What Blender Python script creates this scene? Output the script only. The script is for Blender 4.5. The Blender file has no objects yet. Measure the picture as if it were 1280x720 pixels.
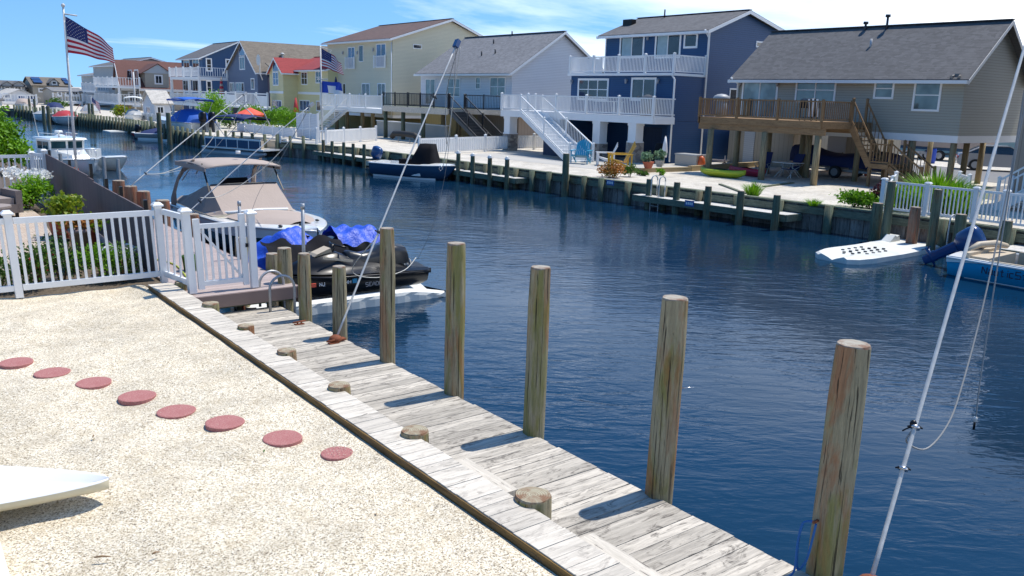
import bpy, math, random
from mathutils import Vector, Matrix
R = math.radians
S = bpy.context.scene
# ---------------------------------------------------------------- camera
EYE = Vector((0, 0, 3.0)); FPX = 1060.24; PITCH = .220343; ROLL = .029914; YAW = .659379
cp, sp = math.cos(PITCH), math.sin(PITCH)
FW = Vector((math.sin(YAW)*cp, math.cos(YAW)*cp, -sp))
rr = Vector((math.cos(YAW), -math.sin(YAW), 0)); uu = rr.cross(FW)
RT = math.cos(ROLL)*rr + math.sin(ROLL)*uu; UP = -math.sin(ROLL)*rr + math.cos(ROLL)*uu
cam_d = bpy.data.cameras.new('camera'); cam = bpy.data.objects.new('camera', cam_d); S.collection.objects.link(cam)
cam_d.sensor_width = 36; cam_d.lens = FPX/1280*36; cam_d.clip_start = .05; cam_d.clip_end = 3000
cam.matrix_world = Matrix(((RT.x, UP.x, -FW.x, EYE.x), (RT.y, UP.y, -FW.y, EYE.y), (RT.z, UP.z, -FW.z, EYE.z), (0, 0, 0, 1)))
S.camera = cam
# ---------------------------------------------------------------- sky and sun
SUN_EL, SUN_AZ = R(66), R(94)          # azimuth clockwise from +Y
W = bpy.data.worlds.new('World'); S.world = W; W.use_nodes = True
nt = W.node_tree; nt.nodes.clear(); N = nt.nodes.new; L = nt.links.new
out = N('ShaderNodeOutputWorld'); bg = N('ShaderNodeBackground'); bg.inputs[1].default_value = .135
sky = N('ShaderNodeTexSky'); sky.sky_type = 'NISHITA'; sky.sun_disc = False; sky.sun_elevation = SUN_EL; sky.sun_rotation = SUN_AZ
sky.air_density = 1.0; sky.dust_density = .1; sky.ozone_density = 1.6; sky.altitude = 0
tc = N('ShaderNodeTexCoord'); sep = N('ShaderNodeSeparateXYZ'); L(tc.outputs['Generated'], sep.inputs[0])
def mth(op, a, b=None, c=None, clamp=False):
    n = N('ShaderNodeMath'); n.operation = op; n.use_clamp = clamp
    for i, v in enumerate((a, b, c)):
        if v is None: continue
        if isinstance(v, (int, float)): n.inputs[i].default_value = v
        else: L(v, n.inputs[i])
    return n.outputs[0]
zz = mth('MAXIMUM', sep.outputs[2], 0.0)
dv = mth('ADD', zz, .10)
cx = mth('DIVIDE', sep.outputs[0], dv); cy = mth('DIVIDE', sep.outputs[1], dv)
cmb = N('ShaderNodeCombineXYZ'); L(mth('MULTIPLY', cx, .55), cmb.inputs[0]); L(cy, cmb.inputs[1])
nz = N('ShaderNodeTexNoise'); nz.inputs['Scale'].default_value = .42; nz.inputs['Detail'].default_value = 9; nz.inputs['Roughness'].default_value = .58
nz.inputs['Distortion'].default_value = .35; L(cmb.outputs[0], nz.inputs['Vector'])
# clouds thicken towards +X (the right of the photograph) and near the horizon
side = mth('MULTIPLY_ADD', sep.outputs[0], .75, mth('MULTIPLY_ADD', sep.outputs[1], -.35, -.08))
cl = mth('ADD', nz.outputs[0], mth('MULTIPLY', side, .55))
cl = mth('MULTIPLY', mth('SUBTRACT', cl, .44), 3.4, clamp=True)
top = mth('MULTIPLY_ADD', zz, -3.4, 1.5, clamp=True)
cl = mth('MULTIPLY', mth('MULTIPLY', cl, top), .93)
raised = N('ShaderNodeCombineXYZ'); L(sep.outputs[0], raised.inputs[0]); L(sep.outputs[1], raised.inputs[1]); L(mth('MULTIPLY_ADD', zz, .85, .17), raised.inputs[2])
nrmv = N('ShaderNodeVectorMath'); nrmv.operation = 'NORMALIZE'; L(raised.outputs[0], nrmv.inputs[0]); L(nrmv.outputs[0], sky.inputs[0])
hsv = N('ShaderNodeHueSaturation'); hsv.inputs['Saturation'].default_value = 1.3; L(sky.outputs[0], hsv.inputs['Color'])
mx = N('ShaderNodeMix'); mx.data_type = 'RGBA'; L(cl, mx.inputs[0]); L(hsv.outputs[0], mx.inputs[6]); mx.inputs[7].default_value = (9.6, 9.9, 10.2, 1)
L(mx.outputs[2], bg.inputs[0]); L(bg.outputs[0], out.inputs[0])
sun_d = bpy.data.lights.new('sun', 'SUN'); sun_d.energy = 3.5; sun_d.angle = R(.5); sun_d.color = (1, .95, .87)
sun = bpy.data.objects.new('sun', sun_d); S.collection.objects.link(sun); sun.location = (60, 0, 120)
sv = Vector((math.sin(SUN_AZ)*math.cos(SUN_EL), math.cos(SUN_AZ)*math.cos(SUN_EL), math.sin(SUN_EL)))
sun.rotation_euler = sv.to_track_quat('Z', 'Y').to_euler()
S.view_settings.view_transform = 'Standard'; S.view_settings.look = 'None'; S.view_settings.exposure = .52; S.view_settings.gamma = 1
S.render.engine = 'CYCLES'
# ---------------------------------------------------------------- measuring helpers: a sighting line met with a known plane
def ray(px, py): return RT*((px-640)/FPX) - UP*((py-360)/FPX) + FW
def G(px, py, z=0.):                       # point on the level plane z
    d = ray(px, py); return EYE + d*((z-EYE.z)/d.z)
def FX(px, py, X):                         # point on the wall plane x = X
    d = ray(px, py); return EYE + d*(X/d.x)
def FY(px, py, Y):                         # point on the wall plane y = Y
    d = ray(px, py); return EYE + d*(Y/d.y)
# ---------------------------------------------------------------- mesh helpers
ORG = {}
def setp(o, label=None, cat=None, group=None, kind=None):
    if label: o['label'] = label
    if cat: o['category'] = cat
    if group: o['group'] = group
    if kind: o['kind'] = kind
    return o
def T(name, label, cat, loc=(0, 0, 0), rz=0, group=None, local=False):
    o = bpy.data.objects.new(name, None); o.empty_display_size = .2; S.collection.objects.link(o)
    o.location = loc; o.rotation_euler = (0, 0, rz)
    ORG[o] = Vector((0, 0, 0)) if local else Vector(loc)
    return setp(o, label, cat, group)
class MB:
    def __init__(s): s.v = []; s.f = []; s.t = []; s.mi = []; s.fr = None; s.m = 0; s.tint = .5; s.sm = []; s.smooth = False
    def frame(s, o=None, ux=(1, 0, 0), uy=(0, 1, 0), uz=(0, 0, 1)):
        s.fr = None if o is None else (Vector(o), Vector(ux).normalized(), Vector(uy).normalized(), Vector(uz).normalized()); return s
    def _p(s, p):
        p = Vector(p)
        if s.fr: o, a, b, c = s.fr; return o + a*p.x + b*p.y + c*p.z
        return p
    def face(s, pts, tint=None):
        n = len(s.v); s.v += [s._p(p) for p in pts]; s.addf(list(range(n, n+len(pts))), tint)
    def addf(s, idx, tint=None): s.f.append(idx); s.t.append(s.tint if tint is None else tint); s.mi.append(s.m); s.sm.append(s.smooth)
    def box(s, x0, x1, y0, y1, z0, z1, tint=None):
        if x0 > x1: x0, x1 = x1, x0
        if y0 > y1: y0, y1 = y1, y0
        if z0 > z1: z0, z1 = z1, z0
        n = len(s.v); s.v += [s._p(p) for p in ((x0,y0,z0),(x1,y0,z0),(x1,y1,z0),(x0,y1,z0),(x0,y0,z1),(x1,y0,z1),(x1,y1,z1),(x0,y1,z1))]
        for q in ((0,3,2,1),(4,5,6,7),(0,1,5,4),(1,2,6,5),(2,3,7,6),(3,0,4,7)): s.addf([n+i for i in q], tint)
    def prism(s, pts, ext, tint=None):      # polygon swept along the vector ext
        n = len(s.v); k = len(pts); e = Vector(ext)
        P = [Vector(p) for p in pts]
        s.v += [s._p(p) for p in P] + [s._p(p+e) for p in P]
        nv = Vector((0,0,0))
        for i in range(k): nv += P[i].cross(P[(i+1) % k])
        fl = nv.dot(e) > 0
        a = list(range(n, n+k)); b = list(range(n+k, n+2*k))
        s.addf(a[::-1] if fl else a, tint); s.addf(b if fl else b[::-1], tint)
        for i in range(k):
            q = [n+i, n+(i+1) % k, n+k+(i+1) % k, n+k+i]; s.addf(q if fl else q[::-1], tint)
    def beam(s, p0, p1, w, h, tint=None, up=(0, 0, 1)):   # rectangular bar between two points
        p0, p1 = Vector(p0), Vector(p1); d = p1-p0
        if d.length < 1e-6: return
        d.normalize(); u = Vector(up)
        if abs(d.dot(u)) > .99: u = Vector((0, 1, 0))
        sd = d.cross(u).normalized()*(w/2); u2 = sd.cross(d).normalized()*(h/2)
        a = [p0-sd-u2, p0+sd-u2, p0+sd+u2, p0-sd+u2]; s.prism(a, p1-p0, tint)
    def rings(s, rs, closed=True, caps=(True, True), tint=None):
        n = len(s.v); k = len(rs[0])
        for r in rs: s.v += [s._p(p) for p in r]
        for i in range(len(rs)-1):
            for j in range(k if closed else k-1):
                a = n+i*k+j; b = n+i*k+(j+1) % k; s.addf([a, b, b+k, a+k], tint)
        sm = s.smooth; s.smooth = False
        if caps[0]: s.addf([n+j for j in range(k)][::-1], tint)
        if caps[1]: s.addf([n+(len(rs)-1)*k+j for j in range(k)], tint)
        s.smooth = sm
    def tube(s, pts, r, n=8, caps=True, tint=None):
        P = [Vector(p) for p in pts]; rs = []; pu = None
        for i, p in enumerate(P):
            d = (P[min(i+1, len(P)-1)]-P[max(i-1, 0)]).normalized()
            if pu is None: u = d.orthogonal().normalized()
            else:
                u = pu - d*pu.dot(d); u = u.normalized() if u.length > 1e-5 else d.orthogonal().normalized()
            pu = u; w = d.cross(u); ri = r[i] if isinstance(r, (list, tuple)) else r
            rs.append([p + (u*math.cos(2*math.pi*k/n) + w*math.sin(2*math.pi*k/n))*ri for k in range(n)])
        sm = s.smooth; s.smooth = True; s.rings(rs, True, (caps, caps), tint); s.smooth = sm
    def cyl(s, p0, p1, r0, r1=None, n=12, tint=None): s.tube([p0, p1], [r0, r0 if r1 is None else r1], n, True, tint)
    def ball(s, c, r, n=10, m=6, tint=None):
        c = Vector(c); rx, ry, rz = r if isinstance(r, (tuple, list)) else (r, r, r); rs = []
        for i in range(m+1):
            a = math.pi*i/m; q = max(math.sin(a), .001)
            rs.append([c+Vector((rx*q*math.cos(2*math.pi*k/n), ry*q*math.sin(2*math.pi*k/n), -rz*math.cos(a))) for k in range(n)])
        sm = s.smooth; s.smooth = True; s.rings(rs, True, (False, False), tint); s.smooth = sm
    def build(s, name, mats, parent=None):
        me = bpy.data.meshes.new(name); off = ORG.get(parent, Vector((0, 0, 0)))
        me.from_pydata([tuple(v-off) for v in s.v], [], s.f)
        if not isinstance(mats, (list, tuple)): mats = [mats]
        for m in mats: me.materials.append(M[m] if isinstance(m, str) else m)
        a = me.attributes.new('tint', 'FLOAT', 'FACE'); a.data.foreach_set('value', s.t)
        me.polygons.foreach_set('material_index', s.mi); me.polygons.foreach_set('use_smooth', s.sm)
        me.update(); o = bpy.data.objects.new(name, me); S.collection.objects.link(o)
        if parent is not None: o.parent = parent; ORG[o] = off
        return o
def solo(mb, name, mats, label, cat, loc=None, group=None, kind=None):      # a thing that is one mesh, its origin moved to its base
    loc = Vector(loc) if loc is not None else Vector((0, 0, 0))
    mb.v = [v-loc for v in mb.v]; o = mb.build(name, mats); o.location = loc
    return setp(o, label, cat, group, kind)
def copy_thing(o, loc, rz=None, label=None, parent=None):
    c = o.copy(); S.collection.objects.link(c)
    if parent is None:
        c.location = loc
        if rz is not None: c.rotation_euler = (0, 0, rz)
        if label: c['label'] = label
    else: c.parent = parent
    for ch in list(o.children): copy_thing(ch, None, parent=c)
    return c
# ---------------------------------------------------------------- materials
M = {}
class NT:
    def __init__(s, name):
        s.m = bpy.data.materials.new(name); s.m.use_nodes = True; s.t = s.m.node_tree; s.b = s.t.nodes['Principled BSDF']; M[name] = s.m
        s.co = s.n('ShaderNodeTexCoord')
    def n(s, t, **k):
        x = s.t.nodes.new(t)
        for a, v in k.items(): setattr(x, a, v)
        return x
    def l(s, a, b): s.t.links.new(a, b)
    def mapping(s, sc=(1, 1, 1), src='Object', rot=(0, 0, 0)):
        mp = s.n('ShaderNodeMapping'); mp.inputs['Scale'].default_value = sc; mp.inputs['Rotation'].default_value = rot
        s.l(s.co.outputs[src], mp.inputs[0]); return mp.outputs[0]
    def noise(s, scale, detail=4, rough=.55, vec=None, dist=0):
        x = s.n('ShaderNodeTexNoise'); x.inputs['Scale'].default_value = scale; x.inputs['Detail'].default_value = detail
        x.inputs['Roughness'].default_value = rough; x.inputs['Distortion'].default_value = dist
        s.l(vec if vec is not None else s.co.outputs['Object'], x.inputs['Vector']); return x.outputs[0]
    def m_(s, op, a, b=None, c=None, clamp=False):
        n = s.n('ShaderNodeMath', operation=op, use_clamp=clamp)
        for i, v in enumerate((a, b, c)):
            if v is None: continue
            if isinstance(v, (int, float)): n.inputs[i].default_value = v
            else: s.l(v, n.inputs[i])
        return n.outputs[0]
    def ramp(s, fac, stops):
        x = s.n('ShaderNodeValToRGB'); e = x.color_ramp.elements
        while len(e) < len(stops): e.new(.5)
        for i, (p, c) in enumerate(stops):
            e[i].position = p; e[i].color = (c, c, c, 1) if isinstance(c, (int, float)) else (*c, 1)
        s.l(fac, x.inputs[0]); return x.outputs[0]
    def mix(s, fac, a, b, mode='MIX'):
        x = s.n('ShaderNodeMix', data_type='RGBA', blend_type=mode)
        for i, v in ((0, fac), (6, a), (7, b)):
            if isinstance(v, (int, float)): x.inputs[i].default_value = v
            elif isinstance(v, tuple): x.inputs[i].default_value = (*v, 1)
            else: s.l(v, x.inputs[i])
        return x.outputs[2]
    def tint(s):
        a = s.n('ShaderNodeAttribute', attribute_name='tint'); return a.outputs['Fac']
    def bump(s, h, strength=.3, dist=.01, prev=None):
        b = s.n('ShaderNodeBump'); b.inputs['Strength'].default_value = strength; b.inputs['Distance'].default_value = dist
        s.l(h, b.inputs['Height'])
        if prev is not None: s.l(prev, b.inputs['Normal'])
        s.l(b.outputs[0], s.b.inputs['Normal']); return b.outputs[0]
    def scaled(s, col, f):                       # colour times scalar
        x = s.n('ShaderNodeVectorMath', operation='SCALE')
        if isinstance(col, tuple): x.inputs[0].default_value = col
        else: s.l(col, x.inputs[0])
        s.l(f, x.inputs['Scale']); return x.outputs[0]
    def fin(s, col, rough=.6, metal=0, spec=.5, coat=0):
        if isinstance(col, tuple): s.b.inputs['Base Color'].default_value = (*col, 1)
        else: s.l(col, s.b.inputs['Base Color'])
        if isinstance(rough, (int, float)): s.b.inputs['Roughness'].default_value = rough
        else: s.l(rough, s.b.inputs['Roughness'])
        s.b.inputs['Metallic'].default_value = metal; s.b.inputs['Specular IOR Level'].default_value = spec; s.b.inputs['Coat Weight'].default_value = coat
        return s.m
def basic(name, col, rough=.6, var=.12, scale=3., tint=0., bump=0., metal=0, spec=.5, coat=0, dist=.01):
    k = NT(name); n = k.noise(scale, 5)
    f = k.m_('MULTIPLY_ADD', n, 2*var, 1-var)
    if tint: f = k.m_('MULTIPLY', f, k.m_('MULTIPLY_ADD', k.tint(), tint, 1-tint/2))
    if bump: k.bump(k.noise(scale*6, 4), bump, dist)
    return k.fin(k.scaled(col, f), rough, metal, spec, coat)
basic('white_vinyl', (.77, .775, .77), .4, .09, 1.3)
basic('white_paint', (.78, .78, .78), .5, .06, 3, tint=.08)
basic('trim_white', (.80, .80, .79), .45, .04, 3)
basic('gelcoat', (.80, .80, .77), .2, .08, 1.2, coat=.4)
basic('white_plastic', (.80, .80, .78), .35, .05, 2)
basic('cream_hull', (.62, .56, .40), .25, .05, 2)
basic('black_plastic', (.007, .008, .011), .3, .2, 4, spec=.3)
basic('black_vinyl', (.02, .021, .024), .3, .15, 6, bump=.15)
basic('black_rail', (.012, .012, .014), .4, .1)
basic('tan_canvas', (.40, .325, .275), .85, .08, 2.5, bump=.35, dist=.02)
basic('tan_seat', (.52, .43, .31), .55, .06, 4)
basic('blue_tarp', (.015, .075, .52), .45, .22, 3.5, bump=.6, dist=.03)
basic('blue_canvas', (.015, .11, .48), .7, .15, 2, bump=.3, dist=.02)
basic('navy_canvas', (.010, .022, .10), .75, .2, 2, bump=.4, dist=.02)
basic('red_canvas', (.42, .03, .035), .7, .12, 2, bump=.2)
basic('teal_hull', (.01, .085, .10), .15, .08, 1, coat=.5)
basic('blue_hull', (.03, .48, .80), .15, .05, 1, coat=.5)
basic('slate_blue_hull', (.035, .085, .16), .2, .06, 1, coat=.4)
basic('motor_blue', (.012, .05, .16), .25, .1, 3, coat=.3)
basic('charcoal_canvas', (.010, .010, .013), .85, .2, 5, bump=.6, spec=.15)
basic('grey_plastic', (.36, .37, .37), .5, .08, 3)
basic('float_white', (.66, .66, .61), .55, .25, 2.5, bump=.15)
basic('float_grey', (.30, .32, .32), .5, .15, 3)
basic('steel', (.55, .55, .56), .25, .05, 5, metal=.9)
basic('galvanised', (.38, .39, .40), .45, .2, 12, metal=.6)
basic('pole_white', (.56, .56, .54), .45, .3, 14)
basic('rope', (.55, .53, .47), .8, .2, 60, bump=.4)
basic('rope_grey', (.28, .28, .27), .8, .2, 60)
basic('blue_rope', (.01, .12, .36), .7, .2, 40)
basic('rubber', (.018, .018, .018), .7, .2, 6)
basic('yellow_paint', (.62, .36, .02), .45, .06, 3)
basic('sky_paint', (.02, .26, .42), .45, .06, 3)
basic('kayak_yellow', (.42, .48, .02), .35, .08, 3)
basic('kayak_red', (.48, .015, .05), .35, .08, 3)
basic('terracotta', (.42, .10, .05), .7, .1, 4)
basic('red_plastic', (.45, .02, .02), .4, .08, 3)
basic('orange_plastic', (.55, .10, .02), .45, .08, 3)
basic('umbrella_coral', (.75, .10, .05), .7, .06, 2)
basic('resin_box', (.42, .39, .34), .6, .05, 3, bump=.1)
basic('concrete', (.44, .42, .38), .85, .12, 1.2, bump=.2)
basic('asphalt', (.19, .185, .18), .9, .15, 1.5, bump=.2)
basic('car_silver', (.42, .44, .46), .3, .04, 2, metal=.6, coat=.6)
basic('door_grey', (.45, .46, .47), .5, .05, 2)
basic('blue_bin', (.01, .06, .40), .5, .1, 2)
basic('flag_white', (.80, .79, .78), .8, .05, 8)
basic('flag_red', (.45, .02, .04), .8, .08, 8)
basic('flag_blue', (.02, .03, .14), .8, .1, 8)
basic('flag_royal', (.02, .07, .45), .8, .1, 8)
basic('lamp_grey', (.32, .33, .35), .4, .1, 4)
basic('pewter', (.18, .17, .16), .5, .2, 4)
basic('curtain', (.30, .42, .46), .9, .25, 3)
basic('pvc_vent', (.50, .51, .52), .5, .08, 3)
basic('dark_metal', (.05, .055, .06), .45, .15, 4, metal=.4)
basic('wicker', (.20, .165, .15), .8, .2, 40, bump=.6)
basic('cushion_taupe', (.30, .25, .22), .9, .08, 5, bump=.2)
basic('turquoise_towel', (.01, .33, .45), .9, .12, 20)
basic('composite_deck', (.40, .32, .29), .7, .07, 3, tint=.18)
basic('composite_fascia', (.22, .155, .135), .7, .1, 3)
basic('brown_fence', (.115, .085, .085), .75, .14, 2, tint=.22, bump=.2)
basic('stone_cap', (.40, .30, .16), .85, .2, 2, bump=.3)
basic('rust', (.20, .055, .02), .8, .4, 20)
basic('letter_dark', (.012, .03, .07), .4, .1)
basic('letter_white', (.78, .78, .78), .5, .05)
basic('sign_blue', (.03, .10, .30), .5, .1)
basic('grey_letter', (.30, .30, .32), .3, .05, metal=.3)
basic('solar', (.02, .04, .13), .15, .1, 4)

def glass(name, col, rough=.06, streak=.5):
    k = NT(name); n = k.noise(.9, 2); c = k.ramp(n, [(.35, tuple(x*(1-streak) for x in col)), (.65, tuple(min(1, x*(1+streak)) for x in col))])
    return k.fin(c, rough, 0, .8, .3)
glass('glass_dark', (.022, .028, .035)); glass('glass_blue', (.03, .075, .19)); glass('glass_green', (.11, .15, .15)); glass('glass_pale', (.20, .27, .29)); glass('glass_boat', (.02, .06, .075))

def siding(name, col, pitch=.115, var=.05):
    k = NT(name); sx = k.n('ShaderNodeSeparateXYZ'); k.l(k.co.outputs['Object'], sx.inputs[0])
    fr = k.m_('FRACT', k.m_('DIVIDE', sx.outputs[2], pitch)); saw = k.m_('SUBTRACT', 1, fr)
    row = k.n('ShaderNodeTexWhiteNoise', noise_dimensions='1D'); k.l(k.m_('FLOOR', k.m_('DIVIDE', sx.outputs[2], pitch)), row.inputs['W'])
    f = k.m_('MULTIPLY_ADD', k.noise(.7, 4), 2*var, 1-var-.02); f = k.m_('ADD', f, k.m_('MULTIPLY', row.outputs['Value'], .04))
    # shade line along the lower edge of each lap, painted into the colour
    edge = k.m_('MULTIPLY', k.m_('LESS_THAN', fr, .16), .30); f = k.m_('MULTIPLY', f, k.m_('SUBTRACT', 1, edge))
    k.bump(saw, .6, .02); return k.fin(k.scaled(col, f), .55)
siding('siding_taupe', (.35, .335, .275)); siding('siding_navy', (.014, .066, .17)); siding('siding_white', (.66, .67, .69)); siding('siding_cream', (.66, .60, .43))
siding('siding_yellow', (.72, .62, .32)); siding('siding_slate', (.12, .155, .23)); siding('siding_beige', (.42, .38, .31)); siding('siding_mint', (.33, .47, .44)); siding('siding_grey', (.36, .37, .37)); siding('siding_pale', (.52, .53, .52))
siding('siding_mauve', (.17, .14, .17))
def vboards(name, col):
    k = NT(name); sx = k.n('ShaderNodeSeparateXYZ'); k.l(k.co.outputs['Object'], sx.inputs[0])
    s_ = k.m_('ADD', sx.outputs[0], sx.outputs[1]); fr = k.m_('FRACT', k.m_('DIVIDE', s_, .3)); e = k.m_('LESS_THAN', fr, .07)
    f = k.m_('MULTIPLY', k.m_('MULTIPLY_ADD', k.noise(1.2, 4), .2, .9), k.m_('MULTIPLY_ADD', e, -.4, 1)); k.bump(e, -.5, .02); return k.fin(k.scaled(col, f), .65)
vboards('board_beige', (.40, .345, .26)); vboards('board_khaki', (.36, .28, .115)); vboards('board_navy', (.03, .05, .10)); vboards('board_tan', (.33, .26, .20))

def shingle(name, col, vs=.35):
    k = NT(name); mp = k.mapping((1, 1, 1)); v = k.n('ShaderNodeTexVoronoi', distance='MANHATTAN'); v.inputs['Scale'].default_value = 1
    mp2 = k.mapping((3.2, 4.2, 11)); k.l(mp2, v.inputs['Vector'])
    s3 = k.n('ShaderNodeSeparateColor'); k.l(v.outputs['Color'], s3.inputs[0])
    f = k.m_('MULTIPLY_ADD', s3.outputs[0], vs, 1-vs/2); f = k.m_('MULTIPLY', f, k.m_('MULTIPLY_ADD', k.noise(40, 3), .5, .75))
    f = k.m_('MULTIPLY', f, k.m_('MULTIPLY_ADD', k.noise(.25, 3), .3, .85))
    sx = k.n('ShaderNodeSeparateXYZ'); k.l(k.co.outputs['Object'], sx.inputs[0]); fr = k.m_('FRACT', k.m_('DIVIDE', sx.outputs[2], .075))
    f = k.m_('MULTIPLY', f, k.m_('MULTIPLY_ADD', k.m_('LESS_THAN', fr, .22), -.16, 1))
    k.bump(k.m_('SUBTRACT', 1, fr), .35, .012); return k.fin(k.scaled(col, f), .9)
shingle('roof_grey', (.125, .122, .122)); shingle('roof_grey_light', (.20, .20, .205)); shingle('roof_brown', (.13, .08, .065)); shingle('roof_tan', (.17, .145, .115)); shingle('roof_red', (.30, .045, .045), .2); shingle('roof_rust', (.125, .055, .045), .2); shingle('roof_pale', (.50, .47, .42))

def stone(name):
    k = NT(name); v = k.n('ShaderNodeTexVoronoi'); v.inputs['Scale'].default_value = 1; k.l(k.mapping((3.5, 3.5, 6)), v.inputs['Vector'])
    s3 = k.n('ShaderNodeSeparateColor'); k.l(v.outputs['Color'], s3.inputs[0])
    c = k.ramp(s3.outputs[0], [(0, (.16, .13, .11)), (.5, (.30, .27, .24)), (1, (.42, .36, .29))]); k.bump(v.outputs['Distance'], -.6, .05); return k.fin(c, .85)
stone('stone_veneer')

# deck timber: planks run along x; grain, knots, grey weathering, every plank its own tint
def planks(name, light, dark, axis='x', amt=.34, stain=(.12, .10, .085), wear=.5):
    k = NT(name); sc = {'x': (1.2, 14, 14), 'y': (14, 1.2, 14), 'z': (14, 14, 1.2)}[axis]
    t = k.tint(); off = k.n('ShaderNodeVectorMath', operation='ADD'); cx = k.n('ShaderNodeCombineXYZ')
    for i in range(3): k.l(k.m_('MULTIPLY', t, 37.), cx.inputs[i])
    k.l(k.mapping((1, 1, 1)), off.inputs[0]); k.l(cx.outputs[0], off.inputs[1])
    mp = k.n('ShaderNodeMapping'); mp.inputs['Scale'].default_value = sc; k.l(off.outputs[0], mp.inputs[0]); v = mp.outputs[0]
    g = k.noise(1.6, 8, .68, v, .5); fine = k.noise(7, 5, .7, v, .2)
    c = k.mix(k.ramp(g, [(.33, 0), (.62, 1)]), dark, light)
    c = k.scaled(c, k.m_('MULTIPLY_ADD', fine, .5, .75))
    sc2 = tuple(a*.42 for a in sc); mp3 = k.n('ShaderNodeMapping'); mp3.inputs['Scale'].default_value = tuple({14: 4.2, 1.2: 1.5}[a] for a in sc); k.l(off.outputs[0], mp3.inputs[0])
    blot = k.noise(2.3, 6, .7, mp3.outputs[0], 1.4); bm = k.ramp(blot, [(.53, 0), (.61, wear), (.70, wear*1.4)])
    fl = k.m_('MULTIPLY', bm, k.ramp(fine, [(.35, 1), (.6, .35)]))
    c = k.mix(fl, c, stain)
    crack = k.noise(3.1, 3, .5, v, .9); cm = k.ramp(crack, [(.30, .75), (.345, 0)]); c = k.mix(cm, c, tuple(x*.5 for x in stain))
    c = k.scaled(c, k.m_('MULTIPLY_ADD', t, amt, 1-amt/2))
    k.bump(k.m_('ADD', g, k.m_('MULTIPLY', cm, -1.2)), .35, .006); return k.fin(c, .85, 0, .3)
planks('dock_wood', (.56, .505, .42), (.31, .28, .235), 'x', .42, (.08, .068, .058), .85)
planks('cap_wood', (.67, .605, .505), (.47, .425, .355), 'x', .26, wear=.5)
planks('cap_side', (.22, .135, .045), (.07, .045, .02), 'y', .1)
planks('wood_y', (.62, .56, .47), (.44, .40, .33), 'y', .2, wear=.3)
planks('cedar', (.32, .20, .10), (.19, .115, .06), 'y', .25, (.08, .04, .02), .35)
planks('cedar_z', (.29, .18, .09), (.17, .105, .055), 'z', .25, (.08, .04, .02), .35)
planks('bulk_wood', (.20, .215, .15), (.09, .105, .075), 'y', .35, (.05, .06, .035), .6)
planks('sheet_wood', (.30, .265, .235), (.13, .115, .10), 'z', .7, (.10, .055, .03), .8)
planks('far_deck', (.66, .63, .58), (.50, .48, .44), 'x', .12, wear=.2)

def pile_mat(name, base, algae, rustc, ra=.5, alg=.5, vary=False):
    k = NT(name); oi = k.n('ShaderNodeObjectInfo'); off = k.n('ShaderNodeVectorMath', operation='ADD'); cx = k.n('ShaderNodeCombineXYZ')
    for i in range(3): k.l(k.m_('MULTIPLY', oi.outputs['Random'], 23.+i*7), cx.inputs[i])
    k.l(k.co.outputs['Object'], off.inputs[0]); k.l(cx.outputs[0], off.inputs[1])
    def ns(sc, s, d, r, ds=0):
        mp = k.n('ShaderNodeMapping'); mp.inputs['Scale'].default_value = sc; k.l(off.outputs[0], mp.inputs[0]); return k.noise(s, d, r, mp.outputs[0], ds)
    g = ns((22, 22, 1.1), 1.2, 8, .7, .4); c = k.mix(k.ramp(g, [(.3, 0), (.66, 1)]), tuple(x*.55 for x in base), base)
    a = ns((5, 5, 1.1), 1.0, 6, .62, .6); c = k.mix(k.ramp(a, [(.47, 0), (.6, alg)]), c, algae)
    r_ = ns((4.5, 4.5, .9), .9, 6, .65, .8); sx = k.n('ShaderNodeSeparateXYZ'); k.l(k.co.outputs['Object'], sx.inputs[0])
    low = k.m_('MULTIPLY_ADD', sx.outputs[2], -.55, 1.15, clamp=True)
    rf_ = k.m_('MULTIPLY', k.ramp(r_, [(.47, 0), (.6, ra)]), low)
    if vary: rf_ = k.m_('MULTIPLY', rf_, k.ramp(oi.outputs['Random'], [(.25, .25), (.75, 1)]))
    c = k.mix(rf_, c, rustc)
    ck = ns((44, 44, .55), 1.3, 6, .62, .5); cm = k.ramp(ck, [(.37, .9), (.41, 0)]); sp = ns((60, 60, 9), 1.5, 4, .7, .3); c = k.scaled(c, k.m_('MULTIPLY_ADD', sp, .7, .65)); c = k.mix(cm, c, (.03, .025, .015))
    k.bump(k.m_('SUBTRACT', g, cm), .8, .014); return k.fin(c, .85, 0, .3)
pile_mat('pile_wood', (.39, .335, .21), (.21, .20, .045), (.33, .10, .03), .68, .72, True)
pile_mat('pile_green', (.16, .19, .13), (.075, .11, .07), (.25, .10, .03), .35, .6)
pile_mat('post_wood', (.40, .32, .19), (.25, .20, .10), (.24, .14, .06), .2, .4)
pile_mat('pile_red', (.30, .19, .13), (.15, .14, .09), (.36, .12, .06), .8, .4)
def endgrain(name, a, b):
    k = NT(name); w = k.n('ShaderNodeTexWave', wave_type='RINGS', rings_direction='Z'); w.inputs['Scale'].default_value = 16; w.inputs['Distortion'].default_value = 2.5; w.inputs['Detail'].default_value = 3; k.l(k.co.outputs['Object'], w.inputs[0])
    c = k.mix(w.outputs[0], a, b); c = k.mix(k.ramp(k.noise(7, 5, .6, None, .6), [(.42, 0), (.62, .8)]), c, (.17, .06, .02)); k.bump(w.outputs[0], .2, .01); return k.fin(c, .85)
endgrain('end_grain', (.30, .25, .16), (.42, .38, .27)); endgrain('end_grain_grey', (.33, .30, .24), (.40, .37, .30))

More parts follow.
